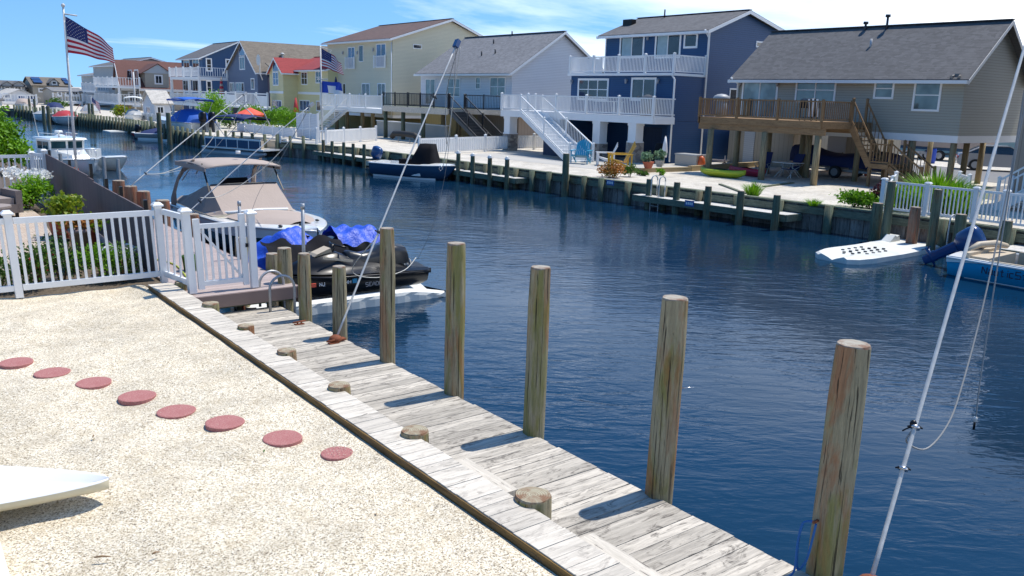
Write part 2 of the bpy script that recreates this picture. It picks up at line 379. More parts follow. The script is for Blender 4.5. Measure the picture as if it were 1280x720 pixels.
def gravel(name, scale=62., cols=None):
    k = NT(name); v = k.n('ShaderNodeTexVoronoi'); v.inputs['Scale'].default_value = scale; v.inputs['Randomness'].default_value = 1; k.l(k.co.outputs['Object'], v.inputs['Vector'])
    s3 = k.n('ShaderNodeSeparateColor'); k.l(v.outputs['Color'], s3.inputs[0])
    c = k.ramp(s3.outputs[0], cols or [(0, (.20, .165, .12)), (.12, (.40, .335, .24)), (.35, (.60, .52, .385)), (.7, (.74, .67, .54)), (1, (.84, .80, .71))])
    big = k.noise(.55, 5, .6); c = k.scaled(c, k.ramp(big, [(.3, .98), (.7, 1.2)]))
    mid = k.noise(5, 4, .6); c = k.mix(k.ramp(mid, [(.50, 0), (.72, .38)]), c, (.46, .37, .235)); lrg = k.noise(1.7, 5, .65); c = k.scaled(c, k.ramp(lrg, [(.38, .86), (.6, 1.06)]))
    spk = k.noise(26, 3, .6); c = k.mix(k.ramp(spk, [(.62, 0), (.70, .5)]), c, (.22, .17, .10))
    b1 = k.bump(k.noise(4.5, 4, .6), .6, .035); k.bump(v.outputs['Distance'], -1.0, .012, b1); return k.fin(c, .9, 0, .3)
gravel('gravel', 105., [(0, (.12, .095, .07)), (.10, (.33, .27, .185)), (.33, (.54, .46, .33)), (.7, (.68, .60, .455)), (1, (.78, .72, .60))]); gravel('far_sand', 20, [(0, (.46, .42, .35)), (.5, (.53, .49, .42)), (1, (.59, .55, .48))])
k = NT('pebble'); k.fin(k.ramp(k.tint(), [(0, (.14, .11, .08)), (.15, (.32, .26, .18)), (.5, (.52, .44, .32)), (1, (.72, .66, .56))]), .8)
k = NT('stepping'); v = k.noise(90, 3); c = k.mix(k.ramp(v, [(.45, 0), (.62, .7)]), (.36, .13, .12), (.47, .25, .22)); c = k.mix(k.ramp(k.noise(6, 5, .6), [(.45, 0), (.7, .5)]), c, (.33, .11, .10)); k.bump(v, .5, .005); k.fin(c, .9)
k = NT('paver'); b = k.n('ShaderNodeTexBrick'); b.inputs['Scale'].default_value = 4; b.inputs['Color1'].default_value = (.46, .36, .28, 1); b.inputs['Color2'].default_value = (.56, .47, .38, 1); b.inputs['Mortar'].default_value = (.22, .18, .14, 1); b.inputs['Mortar Size'].default_value = .012; k.l(k.mapping(), b.inputs[0]); k.fin(b.outputs[0], .85)
k = NT('soil'); k.fin(k.ramp(k.noise(14, 6, .7), [(.3, (.06, .045, .03)), (.7, (.17, .13, .09))]), .95); k.bump(k.noise(20, 5), .8, .04)
def leafmat(name, a, b, c2=None):
    k = NT(name); t = k.tint(); c = k.ramp(t, [(0, a), (.75, b), (1, c2 or b)]); k.fin(c, .5, 0, .35)
    k.b.inputs['Transmission Weight'].default_value = 0; k.b.inputs['Subsurface Weight'].default_value = 0
    tr = k.n('ShaderNodeBsdfTranslucent'); k.l(c, tr.inputs[0]); mxs = k.n('ShaderNodeMixShader'); mxs.inputs[0].default_value = .35
    k.l(k.b.outputs[0], mxs.inputs[1]); k.l(tr.outputs[0], mxs.inputs[2]); k.l(mxs.outputs[0], k.t.nodes['Material Output'].inputs[0])
leafmat('leaf_bright', (.06, .17, .006), (.20, .42, .012), (.32, .54, .025)); leafmat('leaf_green', (.03, .085, .01), (.09, .19, .02), (.15, .27, .04)); leafmat('leaf_dark', (.012, .045, .008), (.03, .09, .015), (.06, .14, .025))
leafmat('leaf_coleus', (.10, .22, .01), (.30, .34, .02), (.42, .12, .03)); leafmat('leaf_orange', (.10, .12, .01), (.50, .18, .04), (.60, .30, .10)); leafmat('leaf_plum', (.04, .01, .015), (.12, .03, .04), (.16, .05, .05)); leafmat('leaf_silver', (.10, .20, .10), (.22, .34, .20), (.30, .44, .28)); leafmat('petal_white', (.75, .75, .7), (.82, .82, .8)); leafmat('petal_red', (.5, .02, .03), (.6, .05, .06))
# water
k = NT('water'); mp = k.mapping((1, 1, 1), 'Object', (0, 0, R(38)))
st = k.n('ShaderNodeMapping'); st.inputs['Scale'].default_value = (1, 2.4, 1); k.l(mp, st.inputs[0])
n1 = k.noise(1.5, 3, .5, st.outputs[0], .5); n2 = k.noise(5.0, 3, .55, st.outputs[0], .4); n3 = k.noise(.16, 2, .5, mp, .3)
amp = k.m_('MULTIPLY', k.ramp(n3, [(.40, .32), (.60, 1)]), k.ramp(k.noise(.045, 3, .6, st.outputs[0], .8), [(.38, .45), (.6, 1.05)]))
h = k.m_('MULTIPLY', k.m_('ADD', k.m_('MULTIPLY', n1, .62), k.m_('MULTIPLY', n2, .15)), amp); k.bump(h, 1.0, .044)
c = k.ramp(n3, [(.3, (.004, .022, .046)), (.7, (.004, .028, .066))]); k.fin(c, .045, 0, .5); k.b.inputs['IOR'].default_value = 1.33
# ---------------------------------------------------------------- reusable builders
rnd = random.Random(7)
def leaves(mb, c, r, n, size, rg, clumps=9, up=.3, aspect=2.0, spread=.42):
    c = Vector(c); rx, ry, rz = r
    cc = []
    for i in range(clumps):
        while True:
            v = Vector((rg.uniform(-1, 1), rg.uniform(-1, 1), rg.uniform(-.6, 1)))
            if .3 < v.length < 1: break
        cc.append((v*.72, rg.uniform(-.22, .22)))
    for i in range(n):
        b, tb = rg.choice(cc); v = b + Vector((rg.gauss(0, 1), rg.gauss(0, 1), rg.gauss(0, 1)))*spread*.62
        if v.length > 1.18: v *= 1.1/v.length
        p = c + Vector((v.x*rx, v.y*ry, v.z*rz))
        if p.z < c.z-rz*.95: p.z = c.z-rz*.9
        d = Vector((rg.uniform(-1, 1), rg.uniform(-1, 1), rg.uniform(-.5, 1)+up)).normalized(); a = d.orthogonal().normalized()
        a = (Matrix.Rotation(rg.uniform(0, 6.28), 3, d) @ a); b2 = d.cross(a)
        s = size*rg.uniform(.6, 1.35); w = s/aspect
        mb.face([p-a*s*.5, p+b2*w*.5+d*s*.06, p+a*s*.5, p-b2*w*.5+d*s*.06], min(1, max(0, rg.gauss(.5, .17)+tb)))
def bush(name, label, cat, base, r, n, size, mat, seed, group=None, clumps=10, aspect=2., stems=5, up=.3, spread=.42):
    rg = random.Random(seed); t = T(name, label, cat, base, group=group); b = Vector(base)
    m = MB(); leaves(m, b+Vector((0, 0, r[2]*.98)), r, n, size, rg, clumps, up, aspect, spread); m.build('foliage', mat, t)
    m = MB()
    for i in range(stems):
        a = rg.uniform(0, 6.28); q = rg.uniform(.2, .7); tip = b+Vector((math.cos(a)*r[0]*q, math.sin(a)*r[1]*q, r[2]*rg.uniform(1, 1.6)))
        m.tube([b+Vector((math.cos(a)*.03, math.sin(a)*.03, -.03)), (b+tip)/2+Vector((0, 0, .05)), tip], [.018, .012, .005], 5)
    m.build('stem', 'cedar_z', t); return t
def grass_clump(name, label, cat, base, r, h, n, mat, seed, group=None):
    rg = random.Random(seed); b = Vector(base); m = MB()
    for i in range(n):
        a = rg.uniform(0, 6.28); q = rg.random()**.7; p = b+Vector((math.cos(a)*r*.35*q, math.sin(a)*r*.35*q, 0)); hh = h*rg.uniform(.6, 1.1)
        tip = b+Vector((math.cos(a)*r*q*1.15, math.sin(a)*r*q*1.15, hh*(1-.25*q))); mid = (p+tip)/2+Vector((0, 0, hh*.18)); w = Vector((-math.sin(a), math.cos(a), 0))*rg.uniform(.008, .016)*max(1, h*1.3)
        t_ = min(1, max(0, rg.gauss(.5, .25))); m.face([p-w, p+w, mid+w*.8, mid-w*.8], t_); m.face([mid-w*.8, mid+w*.8, tip], t_)
    return solo(m, name, mat, label, cat, base, group)
class Q: pass
def win(parent, o, ux, un, w, h, nv=1, nh=1, gl='glass_dark', fr='trim_white', tw=.07, name='window', proud=.035, curtain=None, casing=True):
    """window centred on nothing: o is its lower left corner on the wall face, ux runs along the wall, un points outward"""
    ux = Vector(ux).normalized(); un = Vector(un).normalized(); uz = Vector((0, 0, 1))
    m = MB(); m.frame(o, ux, uz, un)
    d0, d1 = -.01, proud
    m.box(-tw, w+tw, -tw, 0, d0, d1); m.box(-tw, w+tw, h, h+tw, d0, d1); m.box(-tw, 0, 0, h, d0, d1); m.box(w, w+tw, 0, h, d0, d1)
    for i in range(1, nv): x = w*i/nv; m.box(x-.03, x+.03, 0, h, d0, d1-.012)
    for j in range(1, nh): z = h*j/nh; m.box(0, w, z-.022, z+.022, d0, d1-.016)
    f = m.build(name, fr, parent)
    m = MB(); m.frame(o, ux, uz, un); m.box(0, w, 0, h, -.006, .006); m.build('pane', gl, f)
    if curtain:
        a, b = curtain; m = MB(); m.frame(o, ux, uz, un); m.box(w*a, w*b, .03, h-.03, .006, .009); m.build('curtain', 'curtain', f)
    return f
def winF(parent, X, p0, p1, **k):          # window on a wall facing the canal (-x), from two photo sightings of its corners
    a = FX(*p0, X); b = FX(*p1, X); y0, y1 = min(a.y, b.y), max(a.y, b.y); z0, z1 = min(a.z, b.z), max(a.z, b.z)
    return win(parent, (X, y1, z0), (0, -1, 0), (-1, 0, 0), y1-y0, z1-z0, **k)
def winS(parent, Y, p0, p1, **k):          # window on a wall facing -y
    a = FY(*p0, Y); b = FY(*p1, Y); x0, x1 = min(a.x, b.x), max(a.x, b.x); z0, z1 = min(a.z, b.z), max(a.z, b.z)
    return win(parent, (x0, Y, z0), (1, 0, 0), (0, -1, 0), x1-x0, z1-z0, **k)
def railing(parent, p0, p1, h=1.0, mat='white_vinyl', bal=.115, bw=.035, post=2.0, pw=.11, caps=True, first=True, last=True, name='railing', ph=None, rail=(.05, .06), low=.09):
    p0, p1 = Vector(p0), Vector(p1); d = p1-p0; Lh = Vector((d.x, d.y, 0)).length; n = max(1, round(Lh/post)) if post else 1
    m = MB(); z = Vector((0, 0, 1)); sd = Vector((d.x, d.y, 0)).normalized().cross(z)
    m.beam(p0+z*(h-rail[1]/2), p1+z*(h-rail[1]/2), rail[0], rail[1]); m.beam(p0+z*low, p1+z*low, rail[0], rail[1])
    k = max(1, int(Lh/bal))
    for i in range(1, k):
        p = p0+d*(i/k); m.beam(p+z*low, p+z*(h-rail[1]), bw, bw, up=sd)
    r = m.build(name, mat, parent)
    for i in range(n+1):
        if (i == 0 and not first) or (i == n and not last): continue
        m = MB(); p = p0+d*(i/n); hh = (ph or h+.06)
        m.box(p.x-pw/2, p.x+pw/2, p.y-pw/2, p.y+pw/2, p.z, p.z+hh)
        if caps:
            c = pw/2+.018; m.box(p.x-c, p.x+c, p.y-c, p.y+c, p.z+hh, p.z+hh+.022); q = p+z*(hh+.022); e = pw/2
            for a, b in (((-e, -e), (e, -e)), ((e, -e), (e, e)), ((e, e), (-e, e)), ((-e, e), (-e, -e))):
                m.face([q+Vector((a[0], a[1], 0)), q+Vector((b[0], b[1], 0)), q+Vector((0, 0, .04))])
        m.build(name+'_post', mat, parent)
    return r
def stairs(parent, ptop, pbot, w, mat='white_vinyl', rails='both', rise=.19, side=None, rmat=None, bal=.19, h=.95, open_riser=True, bw=.026):
    """ptop/pbot: centre line of the flight at its upper and lower ends"""
    a, b = Vector(ptop), Vector(pbot); d = b-a; hz = Vector((d.x, d.y, 0)); u = hz.normalized(); s = u.cross(Vector((0, 0, 1)))
    n = max(2, round(abs(d.z)/rise)); m = MB(); run = hz.length/n
    for i in range(n):
        c = a+u*(run*(i+.5))+Vector((0, 0, -(abs(d.z)/n)*(i+1)))
        m.frame(c, u, s); m.box(-run/2-.015, run/2+.015, -w/2, w/2, -.04, 0)
        if not open_riser: m.box(-run/2, -run/2+.02, -w/2, w/2, 0, abs(d.z)/n-.04)
    m.frame()
    for k in (-1, 1): m.beam(a+s*(k*(w/2+.02))+Vector((0, 0, -.16)), b+s*(k*(w/2+.02))+Vector((0, 0, -.12)), .04, .27)
    m.build('staircase', mat, parent)
    for k in ((-1, 1) if rails == 'both' else (rails,)):
        e = s*(k*(w/2-.02)); railing(parent, a+e, b+e, h, rmat or mat, bal, bw, 3., .09, True, True, True, 'stair_railing')
def roof_slab(mb, a, b, c, d, th=.12):      # a,b lower edge, c,d upper edge
    a, b, c, d = map(Vector, (a, b, c, d)); nrm = (b-a).cross(d-a).normalized()
    if nrm.z < 0: nrm = -nrm
    mb.prism([a, b, c, d], nrm*-th)
def house_ridge_y(t, x0, x1, y0, y1, z0, ze, xr, zr, wall, roof, over=.35, oy=.3, gut=True, back=True, zeb=None):
    """gable block whose ridge runs along y"""
    zeb = ze if zeb is None else zeb
    m = MB(); m.prism([(x0, y0, z0), (x1, y0, z0), (x1, y0, zeb), (xr, y0, zr-.1), (x0, y0, ze)], (0, y1-y0, 0)); m.build('wall', wall, t)
    sl = (zr-ze)/(xr-x0); sb = (zr-zeb)/(x1-xr); m = MB()
    roof_slab(m, (x0-over, y0-oy, ze-sl*over+.12), (x0-over, y1+oy, ze-sl*over+.12), (xr, y1+oy, zr+.12), (xr, y0-oy, zr+.12))
    roof_slab(m, (x1+over, y0-oy, zeb-sb*over+.12), (x1+over, y1+oy, zeb-sb*over+.12), (xr, y1+oy, zr+.12), (xr, y0-oy, zr+.12))
    m.beam((xr, y0-oy-.01, zr+.13), (xr, y1+oy+.01, zr+.13), .3, .035)
    rf = m.build('roof', roof, t)
    m = MB(); zz_ = ze-sl*over
    m.box(x0-over-.13, x0-over-.005, y0-oy, y1+oy, zz_-.07, zz_+.07); m.box(x0-over, x0, y0+.01, y1-.01, zz_-.05, zz_-.02); m.build('gutter', 'trim_white', rf)
    for yy in (y0-oy, y1+oy):
        m = MB(); e = -.025 if yy < y0 else .0
        m.prism([(x0-over, yy+e, zz_-.10), (x0-over, yy+e, zz_+.085), (xr, yy+e, zr+.085), (xr, yy+e, zr-.10)], (0, .025, 0))
        zb = zeb-sb*over; m.prism([(x1+over, yy+e, zb-.10), (x1+over, yy+e, zb+.085), (xr, yy+e, zr+.085), (xr, yy+e, zr-.10)], (0, .025, 0)); m.build('rake_board', 'trim_white', rf)
    return rf
def house_ridge_x(t, x0, x1, y0, y1, z0, ze, zr, wall, roof, over=.3, yr=None, ze1=None):
    """gable block whose gable faces the canal; ridge runs along x"""
    yr = (y0+y1)/2 if yr is None else yr; ze1 = ze if ze1 is None else ze1
    m = MB(); m.prism([(x0, y0, z0), (x0, y1, z0), (x0, y1, ze1), (x0, yr, zr-.1), (x0, y0, ze)], (x1-x0, 0, 0)); m.build('wall', wall, t)
    m = MB(); s0 = (zr-ze)/(yr-y0); s1 = (zr-ze1)/(y1-yr)
    roof_slab(m, (x0-over, y0-over, ze-s0*over+.1), (x1+over, y0-over, ze-s0*over+.1), (x1+over, yr, zr+.1), (x0-over, yr, zr+.1))
    roof_slab(m, (x0-over, y1+over, ze1-s1*over+.1), (x1+over, y1+over, ze1-s1*over+.1), (x1+over, yr, zr+.1), (x0-over, yr, zr+.1)); rf = m.build('roof', roof, t)
    m = MB(); e = x0-over-.03
    m.prism([(e, y0-over, ze-s0*over-.12), (e, y0-over, ze-s0*over+.06), (e, yr, zr+.06), (e, yr, zr-.12)], (.03, 0, 0))
    m.prism([(e, y1+over, ze1-s1*over-.12), (e, y1+over, ze1-s1*over+.06), (e, yr, zr+.06), (e, yr, zr-.12)], (.03, 0, 0))
    m.box(x0-over, x1+over, y0-over-.1, y0-over-.005, ze-s0*over-.05, ze-s0*over+.08); m.build('rake_board', 'trim_white', rf); return rf
def pile(label, x, y, z0, z1, r=.14, mat='pile_wood', top='end_grain_grey', lean=(0, 0), group=None, name='piling', cat='piling', cap=None, seed=0, n=20):
    rg = random.Random(seed*13+int(x*91)+int(y*57)); t = T(name, label, cat, (x, y, z1), group=group); m = MB(); m.smooth = True; rs = []
    K = 9; n = max(n, 14); ph = [rg.uniform(0, 6.28) for _ in range(4)]
    w_ = lambda a, f: 1+.022*math.sin(3*a+ph[0]+f)+.016*math.sin(7*a+ph[1]-f)+(.014*math.sin(13*a+ph[2]) if n > 24 else 0)
    for i in range(K+1):
        f = i/K; z = z0+(z1-z0)*f; rr_ = r*(1.06-.08*f); ox = lean[0]*(z-z0)+rg.uniform(-.004, .004); oy = lean[1]*(z-z0)
        q = rr_ if i < K else rr_-.008
        rs.append([(x+ox+q*w_(a, f)*math.cos(a), y+oy+q*w_(a, f)*math.sin(a), z-(.006*(1+math.sin(2*a+ph[0])) if i == K else 0)) for a in [2*math.pi*j/n for j in range(n)]])
    m.rings(rs, True, (True, False)); m.build('shaft', mat, t)
    m = MB(); tip = [(p[0], p[1], z1+.0) for p in rs[-1]]; m.smooth = False
    m.rings([[(a, b, z1-.012) for a, b, _ in tip], [(x+lean[0]*(z1-z0)+(a-x-lean[0]*(z1-z0))*.95, y+lean[1]*(z1-z0)+(b-y-lean[1]*(z1-z0))*.95, z1+.006) for a, b, _ in tip]], True, (False, True)); m.build('top_face', top, t)
    if cap:
        m = MB(); cx_, cy_ = x+lean[0]*(z1-z0), y+lean[1]*(z1-z0); m.cyl((cx_, cy_, z1-.05), (cx_, cy_, z1+.03), r*1.12, n=14); m.cyl((cx_, cy_, z1+.03), (cx_, cy_, z1+.11), r*1.1, r*.15, 14); m.build('cap', cap, t)
    return t
def hull(mb, L, B, sheer, keel, chine=.05, n=14, xw=.55, stern=.9, bowpow=2.2, rise=.55):
    """outer skin; x from 0 (stern) to L (bow). returns the sheer line points (right side)"""
    rs = []; sh = []
    for i in range(n+1):
        f = i/n; fx = f*L; b = B/2*(stern+(1-stern)*min(1, f*3)) if f < xw else B/2*max(.012, 1-((f-xw)/(1-xw))**bowpow)
        zs = sheer(f); zk = keel+(zs-.06-keel)*max(0, (f-.72)/.28)**2.3*rise*1.6 if f > .72 else keel
        zk = min(zk, zs-.08); zc = zk+(zs-zk)*.34+chine
        fl = .86 if f < xw else .86-.25*(f-xw)/(1-xw); X = fx
        rs.append([(X, b, zs), (X, b*.985, zs-.08*(zs-zk)), (X-.0, b*fl, zc), (X, b*fl*.5, (zk*1.2+zc*.8)/2), (X, 0, zk), (X, -b*fl*.5, (zk*1.2+zc*.8)/2), (X, -b*fl, zc), (X, -b*.985, zs-.08*(zs-zk)), (X, -b, zs)])
        sh.append((X, b, zs))
    mb.smooth = True; mb.rings([r[::-1] for r in rs], False, (False, False)); mb.smooth = False
    mb.face(rs[0]); return sh
def deck_cap(mb, sh, a, b, floor, inset=.14, camber=.06, wood=None):
    """gunwale, foredeck and cockpit well between fractions a..b of the sheer points; returns the liner faces in mb material 0"""
    n = len(sh)-1; ia, ib = round(a*n), round(b*n)
    for i in range(n):
        (x0, b0, z0), (x1, b1, z1) = sh[i], sh[i+1]
        for s in (1, -1):
            if ia <= i < ib:
                q0, q1 = max(b0-inset, 0), max(b1-inset, 0); f = [(x0, s*b0, z0), (x1, s*b1, z1), (x1, s*q1, z1+.01), (x0, s*q0, z0+.01)]; mb.face(f if s < 0 else f[::-1])
                g = [(x0, s*q0, z0+.01), (x1, s*q1, z1+.01), (x1, s*q1, floor), (x0, s*q0, floor)]; mb.face(g if s < 0 else g[::-1])
                g = [(x0, s*q0, floor), (x1, s*q1, floor), (x1, 0, floor), (x0, 0, floor)]; mb.face(g if s < 0 else g[::-1])
            else:
                f = [(x0, s*b0, z0), (x1, s*b1, z1), (x1, s*b1*.5, z1+camber*.75), (x0, s*b0*.5, z0+camber*.75)]; mb.face(f if s < 0 else f[::-1])
                f = [(x0, s*b0*.5, z0+camber*.75), (x1, s*b1*.5, z1+camber*.75), (x1, 0, z1+camber), (x0, 0, z0+camber)]; mb.face(f if s < 0 else f[::-1])
    for i in (ia, ib):
        if i == 0 or i >= n:
            if i == 0:
                x, b_, z = sh[0]; mb.box(x, x+.04, -b_+.02, b_-.02, floor, z)
            continue
        x, b_, z = sh[i]; q = b_-inset; f = [(x, -q, floor), (x, q, floor), (x, q, z), (x, q*.5, z+camber*.75), (x, 0, z+camber), (x, -q*.5, z+camber*.75), (x, -q, z)]; mb.face(f if i == ib else f[::-1])
def outboard(parent, x, y, z, mat='motor_blue', s=1., tilt=0., leg='dark_metal', ang=0.):
    """outboard motor on the transom; z is the transom top, tilt in radians lifts the leg"""
    def P(a, b): c_, s_ = math.cos(tilt), math.sin(tilt); return (x + a*c_ + b*s_, y, z - a*s_ + b*c_)
    def ring(a, hw, hb, b, n=12):
        out = []
        for k in range(n):
            t = 2*math.pi*k/n; ca = math.copysign(abs(math.cos(t))**.7, math.cos(t))*hb; cb = math.copysign(abs(math.sin(t))**.7, math.sin(t))*hw
            p = P(a+ca, b); out.append((p[0], p[1]+cb, p[2]))
        return out
    m = MB(); m.smooth = True; m.rings([ring(-.25*s, .12*s, .16*s, -.02*s), ring(-.25*s, .19*s, .30*s, .12*s), ring(-.25*s, .20*s, .33*s, .38*s), ring(-.27*s, .18*s, .30*s, .56*s), ring(-.26*s, .10*s, .18*s, .64*s)], True, (True, True)); mo = m.build('outboard_motor', mat, parent)
    m = MB(); m.rings([ring(-.24*s, .075*s, .13*s, -.62*s), ring(-.24*s, .09*s, .15*s, -.02*s)], True, (True, True)); m.rings([ring(-.24*s, .04*s, .11*s, -.95*s), ring(-.24*s, .055*s, .15*s, -.62*s)])
    a, b = P(-.0*s, -.74*s), P(-.52*s, -.74*s); m.tube([a, ((a[0]+b[0])/2, y, (a[2]+b[2])/2), b], [.02*s, .065*s, .05*s], 10)
    a, b = P(-.12*s, .0), P(.06*s, -.25*s); m.beam(a, b, .2*s, .12*s)
    for k in range(3):
        t = k*2.09; q = P(-.5*s, -.74*s+.15*s*math.sin(t)); c0 = P(-.5*s, -.74*s); m.face([(c0[0], c0[1]-.02, c0[2]), (c0[0]+.02, c0[1]+.02, c0[2]), (q[0]+.03, y+.15*s*math.cos(t)+.03, q[2]), (q[0]-.03, y+.15*s*math.cos(t)-.03, q[2])])
    m.build('lower_unit', mat if leg is None else leg, mo); return mo
def wheel(parent, c, r=.32, w=.2, axis=(0, 1, 0), rim='car_silver', name='wheel'):
    c = Vector(c); a = Vector(axis).normalized(); m = MB(); m.cyl(c-a*w/2, c+a*w/2, r, n=20); wh = m.build(name, 'rubber', parent)
    m = MB(); m.cyl(c-a*(w/2+.008), c+a*(w/2+.008), r*.62, n=14); m.build('rim', rim, wh); return wh
def letters(text, parent, o, ux, uz, size, mat, name='lettering', depth=.004):
    """raised lettering as mesh built from strokes on a 4 x 6 grid"""
    G_ = {'N': [(0,0,0,6),(0,6,4,0),(4,0,4,6)], 'a': [(0,0,3,0),(0,0,0,2),(0,2,3,2),(3,0,3,4),(0,4,3,4)], 'u': [(0,4,0,0),(0,0,3,0),(3,0,3,4)], 't': [(1.5,6,1.5,0),(0,4,3,4),(1.5,0,3,0)], 'i': [(1.5,0,1.5,4),(1.5,5.2,1.5,6)], 'c': [(3,0,0,0),(0,0,0,4),(0,4,3,4)],
         'S': [(0,0,4,0),(4,0,4,3),(4,3,0,3),(0,3,0,6),(0,6,4,6)], 'r': [(0,0,0,4),(0,4,3,4)], 'E': [(0,0,0,6),(0,0,4,0),(0,3,3,3),(0,6,4,6)], 'A': [(0,0,0,4),(0,4,2,6),(2,6,4,4),(4,4,4,0),(0,2.6,4,2.6)], 'D': [(0,0,0,6),(0,6,3,6),(3,6,4,4.5),(4,4.5,4,1.5),(4,1.5,3,0),(3,0,0,0)], 'O': [(0,0,4,0),(4,0,4,6),(4,6,0,6),(0,6,0,0)], '-': [(.5,3,3,3)],
         'J': [(3,6,3,0),(3,0,0,0),(0,0,0,2)], '8': [(0,0,4,0),(4,0,4,6),(4,6,0,6),(0,6,0,0),(0,3,4,3)], 'H': [(0,0,0,6),(4,0,4,6),(0,3,4,3)], '5': [(0,0,4,0),(4,0,4,3),(4,3,0,3),(0,3,0,6),(0,6,4,6)], ' ': []}
    ux, uz = Vector(ux).normalized(), Vector(uz).normalized(); un = ux.cross(uz); s = size/6; x = 0; m = MB(); m.frame(o, ux, uz, un)
    for ch in text:
        for a, b, c, d in G_[ch]: m.beam(((x+a*s), b*s, depth/2), ((x+c*s), d*s, depth/2), s*.95, depth, up=(0, 0, 1))
        x += s*(5.6 if ch.isupper() or ch in '8' else (3.2 if ch in 'i' else 4.7))
    return m.build(name, mat, parent)
# ================================================================ the setting
WZ = -1.2; GZ = -.35
BK = [(26.4,-60), (26.4,15.3), (26.1,19), (25.6,24), (25.3,28), (25.0,35), (24.8,43), (24.5,48), (23.4,51.5), (21.3,57), (20.3,62), (20.3,85), (19.3,100), (18.4,113), (17.2,129), (15,137), (11.4,144), (0,152), (-60,165), (-400,190)]
m = MB(); m.face([(-900, -300, WZ), (900, -300, WZ), (900, 1500, WZ), (-900, 1500, WZ)]); wtr = solo(m, 'canal_water', 'water', 'dark blue rippled water of the canal', 'water', kind='structure')
def sheet(name, pts, z, mat, label, cat, skirt=None):
    m = MB(); m.face([(x, y, z) for x, y in pts])
    return solo(m, name, mat, label, cat, kind='structure')
sheet('far_bank_ground', [(900, -300), (900, 1500), (-400, 1500)] + BK[::-1] + [(26.4, -300)], GZ, 'far_sand', 'pale sandy ground of the far bank under the houses', 'ground')
nearP = [(3.40, -60), (3.40, 13.72), (3.5, 14.0), (4.6, 14.0), (5.0, 30), (5.5, 60), (4.6, 140), (-300, 152), (-900, 152), (-900, -300), (3.40, -300)]
sheet('near_bank_ground', nearP, -.09, 'soil', 'brown earth of the near bank beyond the white fence', 'ground')
# gravel yard with gentle unevenness
m = MB(); nx, ny = 110, 190; rg = random.Random(3)
def gz(x, y): return (1 if x < 3.0 else max(.15, 1-(x-3.0)*2.4))*gz0(x, y)-.012
def gz0(x, y): return .016*math.sin(x*1.7+y*.9)+.014*math.sin(y*2.3-x*1.1)+.009*math.sin(x*5.1+1+math.sin(y*3))+.008*math.sin(y*6.3+x*3.7)+.005*math.sin(x*11+y*4)+.005*math.sin(y*13-x*7)-.02
def yard(i, j): x = 3.40-12.40*(1-i/nx)**1.6; y = -4+17.86*j/ny; return (x, y, gz(x, y)+(-.035*max(0, (x-3.28)/.12)))
vs = [yard(i, j) for j in range(ny+1) for i in range(nx+1)]; m.v = [Vector(v) for v in vs]; m.smooth = True
for j in range(ny):
    for i in range(nx): a = j*(nx+1)+i; m.addf([a, a+1, a+nx+2, a+nx+1])
solo(m, 'gravel_yard', 'gravel', 'cream crushed gravel yard beside the dock', 'gravel', kind='structure')
# loose pebbles lying on it
m = MB(); rg = random.Random(11)
for i in range(42000):
    y = 3.0+(rg.random()**1.35)*9.5; x = rg.uniform(-1.2+.1*(y-3), 3.36); s = rg.uniform(.002, .0055)*(1.5 if rg.random() < .06 else 1); z = gz(x, y)+s*.25-(.035*max(0, (x-3.28)/.12))
    a = rg.uniform(0, 6.28); ca, sa = math.cos(a)*s, math.sin(a)*s; q = rg.uniform(.6, 1.3); h = s*rg.uniform(.5, .9); n = len(m.v)
    m.v += [Vector((x+ca, y+sa, z)), Vector((x-sa*q, y+ca*q, z)), Vector((x-ca, y-sa, z)), Vector((x+sa*q, y-ca*q, z)), Vector((x+ca*.2, y+sa*.2, z+h))]
    t_ = rg.random()
    for k_ in range(4): m.addf([n+k_, n+(k_+1) % 4, n+4], t_)
solo(m, 'loose_pebbles', 'pebble', 'loose cream and tan pebbles scattered over the gravel yard', 'pebbles', kind='stuff')
m = MB(); rg = random.Random(5)
sheet('paver_patio', [(.2, 15.9), (2.55, 15.9), (2.95, 18.4), (3.3, 22.4), (3.3, 27), (-6, 27), (-6, 15.9)], -.02, 'paver', 'tan brick paver patio beyond the white fence', 'patio')
sheet('asphalt_road', [(44, -60), (53, -60), (53, 60), (44, 60)], GZ+.006, 'asphalt', 'pale grey asphalt road behind the far houses', 'road')
sheet('concrete_patio', [(29.2, 31), (34.4, 30.6), (40, 31), (40, 44), (28.5, 42)], GZ+.006, 'concrete', 'grey paved patio in front of the navy blue house', 'patio')
sheet('gravel_driveway', [(33.4, 9), (44, 9), (44, 17.6), (36, 17.6)], GZ+.008, 'asphalt', 'grey driveway between the two right-hand houses', 'driveway')
# ---------------------------------------------------------------- near bulkhead and dock
t = T('bulkhead', 'weathered grey timber bulkhead with a plank cap dividing gravel yard and dock', 'bulkhead', (3.55, 6, -1.4))
m = MB(); y = -3.; rg = random.Random(2)
while y < 13.4:
    w = .142; m.box(3.362+rg.uniform(-.004, .004), 3.70+rg.uniform(-.004, .004), y, y+w-.005, .0+rg.uniform(-.0015, .0015), .038+rg.uniform(-.002, .002), rg.random()); y += w
m.build('cap_planks', 'cap_wood', t)
m = MB(); m.box(3.345, 3.385, -3, 13.4, -.10, .028); m.build('edge_board', 'cap_side', t)
m = MB(); m.box(3.64, 3.69, -3, 13.4, -.25, -.003); m.box(3.42, 3.62, -3, 13.4, -1.6, -.06); m.build('backing_timber', 'bulk_wood', t)
t = T('dock', 'weathered grey plank dock along the bulkhead, lower than the gravel yard', 'dock', (4.5, 6, -1.4))
m = MB(); y = -1.6; rg = random.Random(4)
PILES = [11.66, 10.54, 9.23, 7.76, 6.31, 4.62, 3.03]
